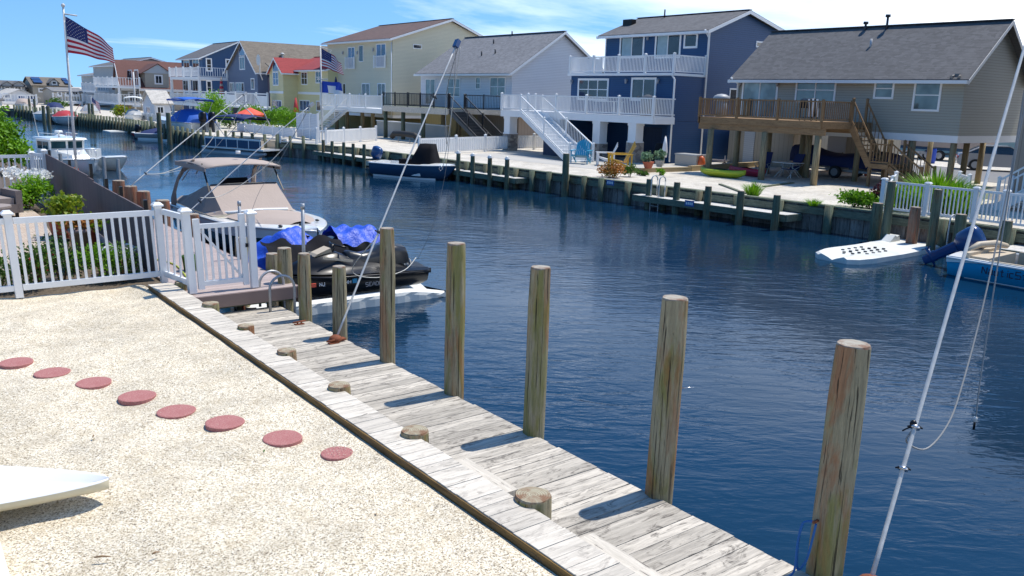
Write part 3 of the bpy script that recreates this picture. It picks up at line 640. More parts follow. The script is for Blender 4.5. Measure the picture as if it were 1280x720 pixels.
xe = lambda y: 5.22-.02*(y-3)*.5
while y < 12.62:
    w = rg.choice((.138, .142, .145)); m.box(3.72, xe(y)+rg.uniform(-.012, .012), y, y+w-rg.uniform(.004, .008), -.392, -.352+rg.uniform(-.003, .003), rg.random()); y += w
m.build('deck_planks', 'dock_wood', t)
m = MB(); m.box(5.02, 5.07, -1.6, 12.6, -.58, -.395); m.box(3.74, 3.79, -1.6, 12.6, -.58, -.395); m.box(4.35, 4.40, -1.6, 12.6, -.55, -.395)
for y in (-.6, 1.4, 3.2, 4.8, 6.5, 7.95, 9.4, 10.7, 11.85): m.box(3.74, 5.0, y, y+.05, -.78, -.6)
m.build('joist', 'bulk_wood', t)
# low timber ledge boards lying along the foot of the bulkhead
for i, (ya, yb, x0, w, lab) in enumerate(((4.98, 5.78, 3.84, .20, 'short pale timber board on the dock between the two nearest cut-off pile stubs'), (1.2, 4.15, 3.84, .22, 'long pale timber board on the dock at the foot of the bulkhead, nearest the viewer'))):
    m = MB(); rg = random.Random(i); m.box(x0-.08, x0+.02, ya, yb, -.35, -.17, .4); m.box(x0+.022, x0+w-.04, ya+.02, yb-.03, -.35, -.115, .8)
    solo(m, 'timber_board', 'wood_y', lab, 'board', (x0, ya, -.35))
# standing piles
names = ['short wooden pile beside the dock ladder', 'shorter round wooden pile where the white mooring pole stands, second from the gate', 'tall grey-brown pile third from the gate, in front of the jet ski stern', 'tall pile with a long orange rust streak, fourth from the gate', 'tall pile with greenish moss on its side, fifth from the gate', 'tall leaning pile with pale pinkish base, second nearest the viewer', 'nearest and largest pile, mossy, with a blue rope loop hanging on it']
tops = [.66, .66, 1.37, 1.40, 1.38, 1.41, 1.40]; leans = [(0, .0), (0, 0), (0, 0), (.004, 0), (.006, 0), (.018, 0), (.012, 0)]
PX = [5.1, 5.12, 5.14, 5.18, 5.2, 5.22, 5.30]
for i, y in enumerate(PILES):
    pile(names[i], PX[i]+.02, y, -2.2, tops[i], [.095, .10, .095, .112, .108, .118, .124][i], lean=leans[i], group='tall piles along the near dock', seed=i, n=44)
stl = ['cut-off pile stub at the corner of the white fence post', 'cut-off pile stub by the composite gate step', 'cut-off pile stub with rotten rusty top, second from the gate', 'cut-off pile stub with brown stained top in the middle of the row', 'cut-off pile stub with a hollow pale top, third nearest the viewer', 'cut-off pile stub with ringed grain, second nearest the viewer', 'cut-off pile stub with a wide round top, nearest the viewer']
for i, (px, py, rs_) in enumerate(((229, 352, .12), (263, 379, .11), (307, 407, .10), (358, 438, .105), (424, 481, .11), (518, 538, .12), (666, 619, .135))):
    q_ = G(px, py, .075); pile(stl[i], q_.x, q_.y, -1.9, .075, rs_*1.12, top='end_grain', group='cut-off pile stubs beside the bulkhead', seed=40+i, n=24, name='pile_stub')
# small rusty steel plates at pile feet
for i, (x, y, lab) in enumerate(((4.93, 11.45, 'rusty cleat plate at the foot of the pile by the ladder'), (4.92, 10.3, 'rusty cleat plate at the foot of the white mooring pole'))):
    t = T('dock_cleat', lab, 'cleat', (x, y, -.35)); m = MB(); m.box(x-.07, x+.07, y-.035, y+.035, -.352, -.34); m.build('plate', 'rust', t)
    m = MB(); m.cyl((x-.03, y, -.34), (x-.03, y, -.31), .012, n=6); m.cyl((x+.03, y, -.34), (x+.03, y, -.31), .012, n=6); m.tube([(x-.10, y, -.31), (x+.10, y, -.305)], .014, 6); m.build('horn', 'rust', t)
# dock ladder
t = T('dock_ladder', 'galvanised ladder with two hoop handrails at the gate end of the dock', 'ladder', (5.0, 12.6, -.35))
for y in (12.38, 12.80):
    m = MB(); pts = [(4.86, y, -.36), (4.86, y, -.02)] + [(5.06-.2*math.cos(a), y, .0+.20*math.sin(a)) for a in [math.pi*k/10 for k in range(11)]] + [(5.26, y, -.1), (5.26, y, -1.5)]
    m.tube(pts, .021, 10); m.build('handrail', 'galvanised', t)
for z in (-.45, -.75, -1.05, -1.35): m = MB(); m.cyl((5.26, 12.38, z), (5.26, 12.80, z), .018, n=8); m.build('rung', 'galvanised', t)
# stepping stones
for i, (px, py) in enumerate([(20,450), (65,463), (117,475), (171,490), (220,509), (281,526), (353,544), (421,560)]):
    p = G(px, py); r = .175 if i < 7 else .135; m = MB(); rg = random.Random(i); ph = rg.uniform(0, 6)
    def rg_(q, z): return [(p.x+q*(1+.03*math.sin(2*a+ph)+.012*math.sin(5*a+ph))*math.cos(a), p.y+q*math.sin(a), z) for a in [2*math.pi*k_/28 for k_ in range(28)]]
    z = max(gz(p.x+r*math.cos(a_), p.y+r*math.sin(a_)) for a_ in (0, .8, 1.6, 2.4, 3.1, 3.9, 4.7, 5.5))-(.0 if i < 7 else .008); m.rings([rg_(r, z-.05), rg_(r*1.0, z+.008), rg_(r*.95, z+.013)])
    lab = ['round dull red stepping stone farthest left, cut by the edge of the picture', 'second red stepping stone from the left', 'third red stepping stone from the left', 'fourth red stepping stone from the left', 'fifth red stepping stone from the left, right of centre of the row', 'sixth red stepping stone from the left', 'seventh red stepping stone, the last full-sized one before the dock', 'smallest red stepping stone, nearly buried in gravel beside the bulkhead'][i]
    solo(m, 'stepping_stone', 'stepping', lab, 'stepping stone', (p.x, p.y, z), 'red stepping stones across the gravel')
m = MB(); rg = random.Random(19)
for px, py in [(20,450), (65,463), (117,475), (171,490), (220,509), (281,526), (353,544), (421,560)]:
    p = G(px, py)
    for k_ in range(14 if px < 400 else 60):
        a = rg.uniform(0, 6.28); q = .165*rg.random()**(.4 if px < 400 else .6)*(1 if px < 400 else .8); x, y = p.x+q*math.cos(a), p.y+q*math.sin(a); s_ = rg.uniform(.003, .006); z = max(gz(p.x+.17*math.cos(a_), p.y+.17*math.sin(a_)) for a_ in (0, .8, 1.6, 2.4, 3.1, 3.9, 4.7, 5.5))+.012; n = len(m.v)
        m.v += [Vector((x+s_, y, z)), Vector((x, y+s_, z)), Vector((x-s_, y, z)), Vector((x, y-s_, z)), Vector((x, y, z+s_*.8))]
        for j in range(4): m.addf([n+j, n+(j+1) % 4, n+4], rg.random())
solo(m, 'stray_pebbles', 'pebble', 'stray pebbles lying on the red stepping stones', 'pebbles', kind='stuff')
# sticks on the gravel
for i, (px, py, a, l, lab) in enumerate(((118, 697, -.5, .10, 'short dark twig on the gravel right of the white hull'), (190, 693, .1, .05, 'tiny dark twig on the gravel at the bottom of the picture'), (116, 547, 1.2, .06, 'small tan twig on the gravel above the white hull'))):
    p = G(px, py, .01); m = MB(); m.tube([(p.x, p.y, .012), (p.x+l*math.cos(a)*.5, p.y+l*math.sin(a)*.5, .018), (p.x+l*math.cos(a), p.y+l*math.sin(a), .01)], [.005, .006, .003], 6); solo(m, 'twig', 'cedar', lab, 'twig', (p.x, p.y, 0))
# ---------------------------------------------------------------- white kayak hull lying on the gravel at the left
t = T('small_boat', 'white plastic dinghy hull lying on the gravel, its pointed bow showing', 'dinghy', (1.15, 6.55, 0))
bow = G(136, 600, .18); ax = (G(0, 606, .18)-G(136, 600, .18)).normalized(); sd = Vector((-ax.y, ax.x, 0)); Lk = 3.0
rs = []; rs2 = []
for i in range(17):
    f = (i/16)**1.5; wv = .60*min(1, f*1.55)**.66+.008; c = bow+ax*(Lk*f); zt = .185-.03*math.sin(min(1, f*1.6)*1.57)-.0; zb = .10*(1-min(1, f*1.9))**1.3+.01
    pr = [(1, 0), (.985, -.30), (.86, -.68), (.55, -.93), (0, -1), (-.55, -.93), (-.86, -.68), (-.985, -.30), (-1, 0)]
    rs.append([c+sd*(wv*a)+Vector((0, 0, zt+(zt-zb)*b)) - Vector((0, 0, c.z)) for a, b in pr]); rs2.append([c+sd*(wv*a)+Vector((0, 0, zt+dz-c.z)) for a, dz in ((-1, 0), (-.97, .012), (-.72, .012), (-.55, -.035), (0, -.055), (.55, -.035), (.72, .012), (.97, .012), (1, 0))])
m = MB(); m.smooth = True; m.rings(rs, False, (True, True)); m.build('hull', 'cream_hull', t)
m = MB(); m.smooth = True; m.rings([r[::-1] for r in rs2][::-1], False, (False, False)); m.build('deck', 'white_plastic', t)
for dz, w_ in ((.105, .012), (.085, .006)):
    m = MB(); side_ = 1 if sd.y > 0 else -1
    for i in range(6, 16):
        a_ = rs[i][1 if side_ < 0 else 7]; b_ = rs[i+1][1 if side_ < 0 else 7] if i < 16 else a_
        o_ = -sd*side_*.004
        m.face([a_+o_+Vector((0, 0, -(.105-dz)-.02)), b_+o_+Vector((0, 0, -(.105-dz)-.02)), b_+o_*1.6+Vector((0, 0, -(.105-dz)-.02-w_)), a_+o_*1.6+Vector((0, 0, -(.105-dz)-.02-w_))])
    m.build('stripe', 'black_plastic', t)
q = [G(-70, 640, .1), G(0, 677, .1), G(13, 722, .1), G(20, 800, .1), G(-90, 800, .1)]
t = T('white_plank', 'edge of a white plastic panel cut off by the bottom left corner of the picture', 'panel', (q[1].x, q[1].y, 0)); m = MB(); m.prism([(v.x, v.y, .07) for v in q], (0, 0, .03)); m.build('panel', 'white_plastic', t)
m = MB(); m.prism([(v.x-.02, v.y-.02, .0) for v in q], (0, 0, .069)); m.build('rim', 'cream_hull', t)
# ---------------------------------------------------------------- white picket fence and gate
def fence_post(parent, x, y, z0, h, w=.10, name='fence_post', lean=(0, 0)):
    m = MB(); a = w/2; top = z0+h
    for (r0, z0_, r1, z1_) in ((a, z0, a, top), (a+.028, top, a+.028, top+.022), (a+.028, top+.022, a+.006, top+.045), (a+.006, top+.045, a-.005, top+.06)):
        lo = [(x+sx*r0+lean[0]*(z0_-z0), y+sy*r0+lean[1]*(z0_-z0), z0_) for sx, sy in ((-1,-1),(1,-1),(1,1),(-1,1))]; hi = [(x+sx*r1+lean[0]*(z1_-z0), y+sy*r1+lean[1]*(z1_-z0), z1_) for sx, sy in ((-1,-1),(1,-1),(1,1),(-1,1))]
        m.rings([lo, hi])
    return m.build(name, 'white_vinyl', parent)
def fence_panel(parent, p0, p1, zb, zt, pitch=.112, pw=.038, lean=-.06, name='fence_panel', brace=False, rail=.085):
    p0, p1 = Vector(p0), Vector(p1); d = (p1-p0).normalized(); Lg = (p1-p0).length; m = MB(); m.frame((p0.x, p0.y, 0), d, (-d.y, d.x, 0), (0, 0, 1))
    def rb(z0, z1, y=.025): m.rings([[(0+lean*z0, -y, z0), (0+lean*z0, y, z0), (0+lean*z1, y, z1), (0+lean*z1, -y, z1)], [(Lg+lean*z0, -y, z0), (Lg+lean*z0, y, z0), (Lg+lean*z1, y, z1), (Lg+lean*z1, -y, z1)]])
    rb(zt-rail, zt); rb(zb, zb+rail); n = int(Lg/pitch); g = Lg/n
    for i in range(n):
        x = g*(i+.5); a, b = zb+rail, zt-rail; h_ = pw/2
        m.rings([[(x-h_+lean*a, -.012, a), (x+h_+lean*a, -.012, a), (x+h_+lean*a, .012, a), (x-h_+lean*a, .012, a)], [(x-h_+lean*b, -.012, b), (x+h_+lean*b, -.012, b), (x+h_+lean*b, .012, b), (x-h_+lean*b, .012, b)]])
    if brace: m.beam((lean*zt, .03, zt-rail), (Lg+lean*zb, .03, zb+rail), .03, .045, up=(0, 1, 0))
    return m.build(name, 'white_vinyl', parent)
LN = (-.045, 0)
t = T('picket_fence', 'white vinyl picket fence closing the gravel yard on the far side', 'fence', (2.6, 13.85, 0))
fence_post(t, 1.67, 13.80, -.03, 1.21, lean=LN); fence_post(t, 3.70, 13.84, -.03, 1.22, lean=(-.03, 0)); fence_post(t, 3.84, 12.86, -.03, 1.24, .11, lean=(-.04, 0))
fence_panel(t, (1.73, 13.80, 0), (3.66, 13.84, 0), .07, 1.13, lean=-.045); fence_panel(t, (-.35, 13.76, 0), (1.62, 13.80, 0), .07, 1.13, lean=-.045)
fence_panel(t, (3.72, 13.78, 0), (3.84, 12.92, 0), .07, 1.15, lean=0, pitch=.2)
fence_post(t, 4.78, 12.80, -.03, 1.16, lean=(-.02, 0))
t = T('garden_gate', 'white picket gate with a diagonal brace above the dock step', 'gate', (3.95, 12.86, 0))
m = MB()
for x in (3.97, 4.66): m.rings([[(x-.045, 12.80, .02), (x+.045, 12.80, .02), (x+.045, 12.86, .02), (x-.045, 12.86, .02)], [(x-.085, 12.80, 1.10 if x < 4.3 else 1.14), (x+.005, 12.80, 1.10 if x < 4.3 else 1.14), (x+.005, 12.86, 1.10 if x < 4.3 else 1.14), (x-.085, 12.86, 1.10 if x < 4.3 else 1.14)]])
m.build('stile', 'white_vinyl', t); fence_panel(t, (4.01, 12.83, 0), (4.62, 12.83, 0), .07, 1.02, lean=-.035, brace=True, pitch=.10, pw=.034, name='gate_panel', rail=.07)
m = MB(); m.box(4.66, 4.70, 12.78, 12.80, .62, .68); m.build('latch', 'black_plastic', t)
# step and neighbouring composite dock
t = T('composite_dock', 'brownish pink composite deck of the neighbouring dock behind the gate', 'dock', (4.5, 18, -.1))
m = MB(); y = 12.62; rg = random.Random(9)
while y < 27: m.box(3.74, 5.42, y, y+.136, -.075, -.045, rg.random()); y += .142
m.build('deck_boards', 'composite_deck', t)
m = MB(); m.box(3.74, 5.40, 12.585, 12.612, -.24, -.05); m.box(5.425, 5.455, 12.6, 27, -.32, -.05); m.build('fascia', 'composite_fascia', t)
m = MB(); m.box(3.75, 5.38, 12.75, 27, -.3, -.12); m.box(3.8, 4.0, 12.63, 27, -2, -.3); m.build('frame', 'bulk_wood', t)
nl = ['farthest of the five reddish piles behind the grey-brown fence', 'reddish pile with the white mooring pole, second farthest behind the fence', 'third reddish pile behind the fence', 'dark-topped pile fourth behind the fence', 'fifth pile, seen over the small fence panel']
for i, (x, y, z) in enumerate(((5.88, 25.6, .42), (5.86, 24.2, .40), (5.84, 22.9, .40), (5.84, 21.2, .36), (5.84, 19.0, .30))):
    pile(nl[i], x-.1, y, -2, z, .17, 'pile_red', group='piles along the neighbouring dock', seed=60+i)
for i, (x, y, z, l) in enumerate(((5.6, 15.6, .28, 'brown pile seen between the gate pickets, left'), (5.6, 14.1, .22, 'brown pile seen between the gate pickets, right'), (5.35, 12.95, .52, 'short pile standing just right of the gate post'))):
    pile(l, x, y, -2, z, .12, seed=70+i, group='piles by the gate')
for i, (x, y, z1, l) in enumerate(((5.45, 15.2, 1.02, 'grey steel pipe standing behind the gate'), (5.42, 12.35, 1.30, 'grey steel pipe standing beside the dock ladder'))):
    t = T('steel_pipe', l, 'pipe', (x, y, -2)); m = MB(); m.cyl((x, y, -.1), (x, y, z1), .028, n=12); m.cyl((x, y, z1-.08), (x, y, z1+.01), .033, n=12); m.build('tube', 'galvanised', t); m = MB(); m.cyl((x, y, -2), (x, y, -.1), .031, n=12); m.build('rusty_foot', 'rust', t)
# grey-brown board fence along the canal behind the white fence
t = T('board_fence', 'brown-grey vertical board fence running away along the canal', 'fence', (3.9, 20, 0))
m = MB(); y = 14.25; rg = random.Random(21)
while y < 27.0:
    x = 3.66+(y-14)*.044; w = .155; zt = (1.03 if y > 14.8 else .95) if y < 19.4 else (1.10 if y > 20.0 else 1.07); m.box(x, x+.03, y, y+w-.006, -.02, zt, rg.random()); y += w
m.build('boards', 'brown_fence', t)
for y, h in ((14.9, 1.16), (16.9, 1.18), (18.3, 1.2), (20.0, 1.36), (23, 1.22), (26.6, 1.22)):
    x = 3.66+(y-14)*.044; m = MB(); m.box(x+.035, x+.095, y, y+.06, -.02, h); m.build('post', 'black_plastic', t)
# white fence at the end of the patio
t = T('picket_fence', 'distant white picket fence across the end of the neighbouring patio', 'fence', (3, 27.3, 0))
for x in (-.2, 1.9, 3.95): fence_post(t, x, 27.35, -.03, 1.12)
fence_panel(t, (-.15, 27.35, 0), (1.85, 27.35, 0), .07, 1.05, lean=0, pitch=.14); fence_panel(t, (1.95, 27.35, 0), (3.9, 27.35, 0), .07, 1.05, lean=0, pitch=.14)
fence_panel(t, (4.0, 27.3, 0), (4.18, 26.9, 0), .07, 1.1, lean=0, pitch=.09); fence_post(t, 4.2, 26.95, -.03, 1.2)
# ================================================================ far bulkheads, one per property
def bulkhead(pts, label, zt=GZ+.03, mat_pile='pile_green', step=1.9, base=None, capm='bulk_wood', ph=.0, tallpick=None, out=1, pr=.135, sheet='sheet_wood'):
    (xa, ya) = pts[0]; t = T('bulkhead', label, 'bulkhead', (xa, ya, WZ)); mc = MB(); ms = MB(); mw = MB(); rg = random.Random(int(ya*7)+3); total = 0
    for (x0, y0), (x1, y1) in zip(pts, pts[1:]):
        a, b = Vector((x0, y0, 0)), Vector((x1, y1, 0)); d = b-a; Lg = d.length; u = d.normalized(); nrm = Vector((-u.y, u.x, 0))*out     # towards the water
        mc.frame(a, u, nrm); mc.box(0, Lg, -.22, .10, zt, zt+.05, rg.random()); mw.frame(a, u, nrm); mw.box(0, Lg, .03, .13, zt-.30, zt-.06, rg.random()); 
        ms.frame(a, u, nrm); k = max(1, int(Lg/.24))
        for i in range(k): e = .03 if i % 2 else 0; ms.box(Lg*i/k, Lg*(i+1)/k-.004, -.08+e, .0+e, WZ-.6, zt-.003, rg.random())
        n = max(1, round(Lg/step))
        for i in range(n):
            p = a+u*(Lg*(i+.5)/n)+nrm*.24; m = MB(); top = zt+.06+ph+rg.uniform(-.03, .05); r = pr*rg.uniform(.9, 1.1); m.cyl((p.x, p.y, WZ-.6), (p.x, p.y, top), r*1.05, r, 10); m.build('pile', mat_pile, t)
    mc.frame(); mc.build('cap_board', capm, t); mw.build('wale', 'bulk_wood', t); ms.build('sheeting', sheet, t); return t
bulkhead([(26.4, -14), (26.4, 15.3)], 'greenish timber bulkhead under the white rail fence at the right')
bulkhead([(26.4, 15.3), (26.1, 19), (25.6, 24), (25.45, 26)], 'dark timber bulkhead along the sand in front of the taupe stilt house')
bulkhead([(25.45, 26), (25.3, 28), (25.0, 35)], 'dark timber bulkhead in front of the navy blue house', step=1.15)
bulkhead([(25.0, 35), (24.8, 43)], 'timber bulkhead beside the slate blue motorboat')
bulkhead([(24.8, 43), (24.5, 48), (23.4, 51.5)], 'timber bulkhead in front of the cream house, behind its dock')
bulkhead([(23.4, 51.5), (21.3, 57), (20.3, 62)], 'timber bulkhead behind the pontoon boat', step=1.1, ph=.45, pr=.1)
bulkhead([(20.3, 62), (20.3, 73)], 'timber bulkhead under the boat with the blue canopy', step=1.2, ph=.35, pr=.11)
bulkhead([(20.3, 73), (20.3, 85), (19.3, 100)], 'long row of bulkhead piles by the small white shed', step=.95, ph=.4, pr=.11)
bulkhead([(19.3, 100), (18.4, 113), (17.2, 129)], 'distant bulkhead behind the boat with the red cover', step=1.6, ph=.5, pr=.12)
bulkhead([(17.2, 129), (15, 137), (11.4, 144), (0, 152), (-25, 157)], 'farthest bulkhead at the end of the canal', step=2.4, ph=.5, pr=.13)
def fdock(x0, x1, y0, y1, z, label, skew=0.):
    t = T('finger_dock', label, 'dock', ((x0+x1)/2, (y0+y1)/2, z)); m = MB(); rg = random.Random(int(y0*3)); y = y0
    while y < y1: f = skew*(y-y0)/(y1-y0); m.box(x0+f, x1+f, y, min(y1, y+.14)-.004, z-.04, z, rg.random()); y += .142
    m.build('deck_boards', 'far_deck', t); m = MB()
    m.prism([(x0-.045, y0, z-.24), (x0+skew-.045, y1, z-.24), (x0+skew-.045, y1, z-.005), (x0-.045, y0, z-.005)], (.04, 0, 0)); m.prism([(x0, y0-.05, z-.24), (x1, y0-.05, z-.24), (x1, y0-.05, z-.005), (x0, y0-.05, z-.005)], (0, .045, 0)); m.build('fascia', 'bulk_wood', t); return t
fdock(25.25, 26.15, 17.3, 24.2, -.66, 'pale plank dock with five piles in front of the taupe stilt house', -.45)
fdock(24.35, 25.1, 31.4, 38.6, -.66, 'pale plank dock with four white-capped piles beside the slate blue motorboat', -.25)
fdock(23.5, 24.5, 44.4, 51.0, -.66, 'pale plank dock with five dark piles below the white picket fence', -.3)
gp = 'piles of the far plank docks'
for i, (px, py) in enumerate([(812, 224), (846.7, 228), (885.8, 233), (926.7, 238.7), (971.7, 244)]):
    q = FX(px, py, 25.12+(-.05*i if i < 4 else -.1)); pile(['dock pile beside the hoop ladder on the far dock', 'second dock pile right of the hoop ladder', 'third dock pile right of the hoop ladder', 'fourth dock pile right of the hoop ladder', 'dock pile at the right end of the far dock before the sand'][i], q.x, q.y, -2, q.z, .13, 'pile_green', group=gp, seed=80+i, n=14)
for i, (px, py) in enumerate([(573, 191), (591, 194), (612.5, 196.5), (634, 198.5)]):
    q = FX(px, py, 24.15); pile(['white-capped dock pile nearest the slate blue boat', 'second white-capped dock pile right of the slate blue boat', 'third white-capped dock pile right of the slate blue boat', 'fourth white-capped dock pile, at the end of that dock'][i], q.x, q.y, -2, q.z, .11, 'pile_green', group=gp, seed=90+i, n=14, cap='white_plastic')
for i, (px, py) in enumerate([(404, 175), (415, 176.5), (429.5, 178), (441.5, 179.5), (455, 180.5)]):
    q = FX(px, py, 23.3); pile(['first dark dock pile below the foot of the white stairs of the cream house', 'second dark dock pile below the cream house', 'third dark dock pile below the cream house', 'fourth dark dock pile below the cream house', 'fifth dark dock pile, nearest the slate blue boat'][i], q.x, q.y, -2, q.z, .10, 'pile_green', group=gp, seed=100+i, n=12)
for i, (px, py, X, l) in enumerate([(708, 192, 24.85, 'tall lone green pile in front of the white stairs of the navy house'), (1098, 254, 25.9, 'thick short green pile left of the white rail fence, right bank'), (1115, 227, 25.6, 'tall thin pile in front of the left post of the white rail fence'), (1145, 259, 25.7, 'short pile with orange foot below the white rail fence'), (1173, 237, 25.5, 'tall dark green pile in front of the middle of the white rail fence'), (1202, 268, 25.6, 'short thick pile beside the blue outboard motor'), (1260, 276, 25.6, 'short dark pile behind the bright blue boat')]):
    q = FX(px, py, X); pile(l, q.x, q.y, -2, q.z, [.15, .17, .13, .16, .13, .16, .14][i], 'pile_red' if i == 3 else 'pile_green', group='single piles along the right bank', seed=110+i, n=14)
for i, (px, py, X) in enumerate([(198, 141, 18.8), (210, 141, 18.9), (53.5, 132, 16.2), (59.5, 132.5, 16.3)]):
    q = FX(px, py, X); pile(['tall dark pile left of the blue-covered boat', 'tall dark pile touching the bow of the blue-covered boat', 'tall dark mooring pile far down the canal, left of a pair', 'tall dark mooring pile far down the canal, right of a pair'][i], q.x, q.y, -2, q.z, .17, 'pile_green', group='tall mooring piles down the canal', seed=120+i, n=12)
for i, (px, py, X) in enumerate([(129, 196, 7.0), (147, 199, 7.3), (75, 192, 6.0)]):
    q = FX(px, py, X); pile(['slim grey pile before the small boat behind the board fence', 'slim grey pile just right of the small boat behind the board fence', 'slim pile beside the flagpole before the white cabin boat'][i], q.x, q.y, -2, q.z, .07, 'galvanised', 'galvanised', group='slim piles behind the board fence', seed=130+i, n=10)
# hoop ladder on the far dock
def hoops(label, pa, pb, z, h, r=.02):
    t = T('dock_ladder', label, 'ladder', ((pa[0]+pb[0])/2, (pa[1]+pb[1])/2, z))
    for (x, y) in (pa, pb):
        m = MB(); m.tube([(x+.35, y, z), (x+.35, y, z+h-.18)]+[(x+.175+.175*math.cos(a), y, z+h-.18+.18*math.sin(a)) for a in [math.pi*k/8 for k in range(9)]]+[(x, y, z+h-.2), (x, y, z-.7)], r, 8); m.build('handrail', 'pole_white', t)
    for k in range(3): m = MB(); m.cyl((pa[0], pa[1], z-.15-.22*k), (pb[0], pb[1], z-.15-.22*k), .015, n=6); m.build('rung', 'pole_white', t)
q = FX(818, 240, 25.2); hoops('white hoop ladder at the left end of the far plank dock', (25.0, q.y), (25.0, q.y-.42), -.66, .82, .025)
q = FX(1186, 300, 25.6); hoops('white ladder rails against the bulkhead beside the blue outboard', (25.5, q.y), (25.5, q.y-.3), -.75, .75, .022)
# little address plaques on the bulkheads
for i, (px, py, X, l) in enumerate(((768, 228, 25.25, 'small blue number plaque on the bulkhead below the orange shrub'), (867, 254, 25.02, 'small blue number plaque on the front of the far dock'))):
    q = FX(px, py, X); t = T('number_plaque', l, 'sign', (q.x, q.y, q.z)); m = MB(); m.box(q.x-.25, q.x-.23, q.y-.22, q.y+.22, q.z-.11, q.z+.11); m.build('plate', 'sign_blue', t)
    for k in range(4): m = MB(); m.box(q.x-.256, q.x-.2505, q.y-.17+.09*k, q.y-.11+.09*k, q.z-.05, q.z+.05); m.build('digit', 'letter_white', t)
# ================================================================ taupe stilt house (right)
X1 = 36.9
t = h1 = T('stilt_house', 'taupe sided house on wooden stilts with grey shingle roof and brown deck', 'house', (X1, 24, GZ))
e0, e1 = FX(1208, 92, X1), FX(917, 91, X1); ya, yb = FX(1198, 165, X1).y, FX(920, 150, X1).y; zb = FX(1100, 165, X1).z; ze = e0.z-.02
rg_ = FY(1266, 28, ya-.3); rf = house_ridge_y(t, X1, X1+2*(rg_.x-X1), ya, yb, zb, ze, rg_.x, rg_.z, 'siding_taupe', 'roof_grey', .42, .32)
xb = X1+2*(rg_.x-X1)
m = MB(); m.box(X1-.012, X1+.25, ya-.012, yb+.012, zb-.30, zb-.002); m.box(X1+.26, xb, ya-.012, ya+.2, zb-.30, zb-.002); m.build('skirt_board', 'trim_white', t)
m = MB(); m.box(X1+.1, xb-.1, ya+.1, yb-.1, zb-.27, zb-.01); m.build('underside', 'board_tan', t)
m = MB()
for (x, y) in ((X1-.012, ya-.012), (X1-.012, yb-.05)): m.box(x, x+.07, y, y+.062, zb, ze-.02)
m.build('corner_board', 'siding_taupe', t)
winF(t, X1, (998, 99), (1041.5, 126.5), nv=2, nh=2, gl='glass_green', tw=.09); winF(t, X1, (1096.5, 100), (1114.5, 121.5), nh=2, gl='glass_green', tw=.09); winF(t, X1, (1146.5, 101), (1171.5, 137), nh=2, gl='glass_green', tw=.09)
winF(t, X1, (931, 100), (967.5, 146), nv=2, gl='glass_pale', tw=.1, name='french_door'); 
for px in (926, 973):
    q = FX(px, 105, X1); m = MB(); m.cyl((X1-.1, q.y, q.z-.12), (X1-.1, q.y, q.z+.1), .06, .08, 8); m.box(X1-.08, X1, q.y-.04, q.y+.04, q.z-.03, q.z+.05); m.build('wall_lamp', 'lamp_grey', t)
for (px, py, hh, b) in ((1109, 30, .55, True), (1088, 60, .35, False), (1082, 33, .28, True)):
    xx = X1+(rg_.x-X1)*(.93 if b else .55); q = FX(px, py, xx); zz_ = ze+(rg_.z-ze)*(xx-X1)/(rg_.x-X1)+.1; m = MB(); m.cyl((xx, q.y, zz_-.1), (xx, q.y, zz_+hh), .055, n=8)
    if b: m.cyl((xx, q.y, zz_+hh), (xx, q.y, zz_+hh+.12), .12, n=8)
    m.build('roof_vent', 'dark_metal' if b else 'pvc_vent', rf)
q = FX(1200, 94, X1); m = MB(); m.box(X1-.25, X1-.12, q.y-.1, q.y+.1, q.z-.05, q.z+.05); m.cyl((X1-.25, q.y-.12, q.z-.02), (X1-.4, q.y-.16, q.z-.1), .04, .07, 8); m.cyl((X1-.25, q.y+.12, q.z-.02), (X1-.4, q.y+.16, q.z-.1), .04, .07, 8); m.build('flood_lamp', 'pewter', t)
# downpipe at the left corner
m = MB(); m.tube([(X1-.45, yb+.2, ze-.15), (X1-.12, yb-.02, ze-.45), (X1-.08, yb-.02, zb)], .045, 8); m.build('downpipe', 'trim_white', t)
def post(parent, x, y, z0, z1, r=.13, mat='post_wood', name='support_post'):
    m = MB(); m.cyl((x, y, z0), (x, y, z1), r*1.06, r, 12); return m.build(name, mat, parent)
for px, py, X in ((1186, 226, X1+.15), (1135, 226, X1+.15), (1068, 224, X1+.15), (1000, 212, X1+.15), (952, 205, X1+.15)):
    q = FX(px, py, X); post(t, X, q.y, GZ-.1, zb-.28)
for px, dx in ((1136, 3.0), (1205, 3.2), (1225, 5.6), (1110, 6.5), (1160, 7.5)):
    q = FX(px, 205, X1+dx); post(t, X1+dx, max(q.y, ya+.2), GZ-.1, zb-.28)
# storage rooms below the house
rg0 = FX(992, 200, 41.5).y; rg1 = FX(926, 200, 41.5).y
m = MB(); m.box(41.0, 45.5, rg0, rg1+.6, GZ, zb-.28); r0 = m.build('storage_room', 'board_beige', t)
for a, b in (((931, 172), (941, 205)), ((958, 170), (989, 206))):
    pa, pb = FX(*a, 41), FX(*b, 41); m = MB(); m.box(40.955, 41.0, pb.y, pa.y, GZ+.02, 1.55); m.build('door', 'siding_pale' if a[0] < 940 else 'board_beige', r0)
ra, rb = FX(1074, 200, 42).y, FX(1034, 200, 42).y; m = MB(); m.box(42, 46, ra, rb, GZ, zb-.28); r1 = m.build('storage_room', 'board_beige', t)
pa, pb = FX(1036, 172, 42), FX(1055, 206, 42); m = MB(); m.box(41.95, 42, pb.y, pa.y, GZ+.02, 1.62); d_ = m.build('door', 'door_grey', r1); m = MB(); m.ball((41.92, pb.y+.12, .65), .04, 8, 5); m.build('handle', 'steel', d_)
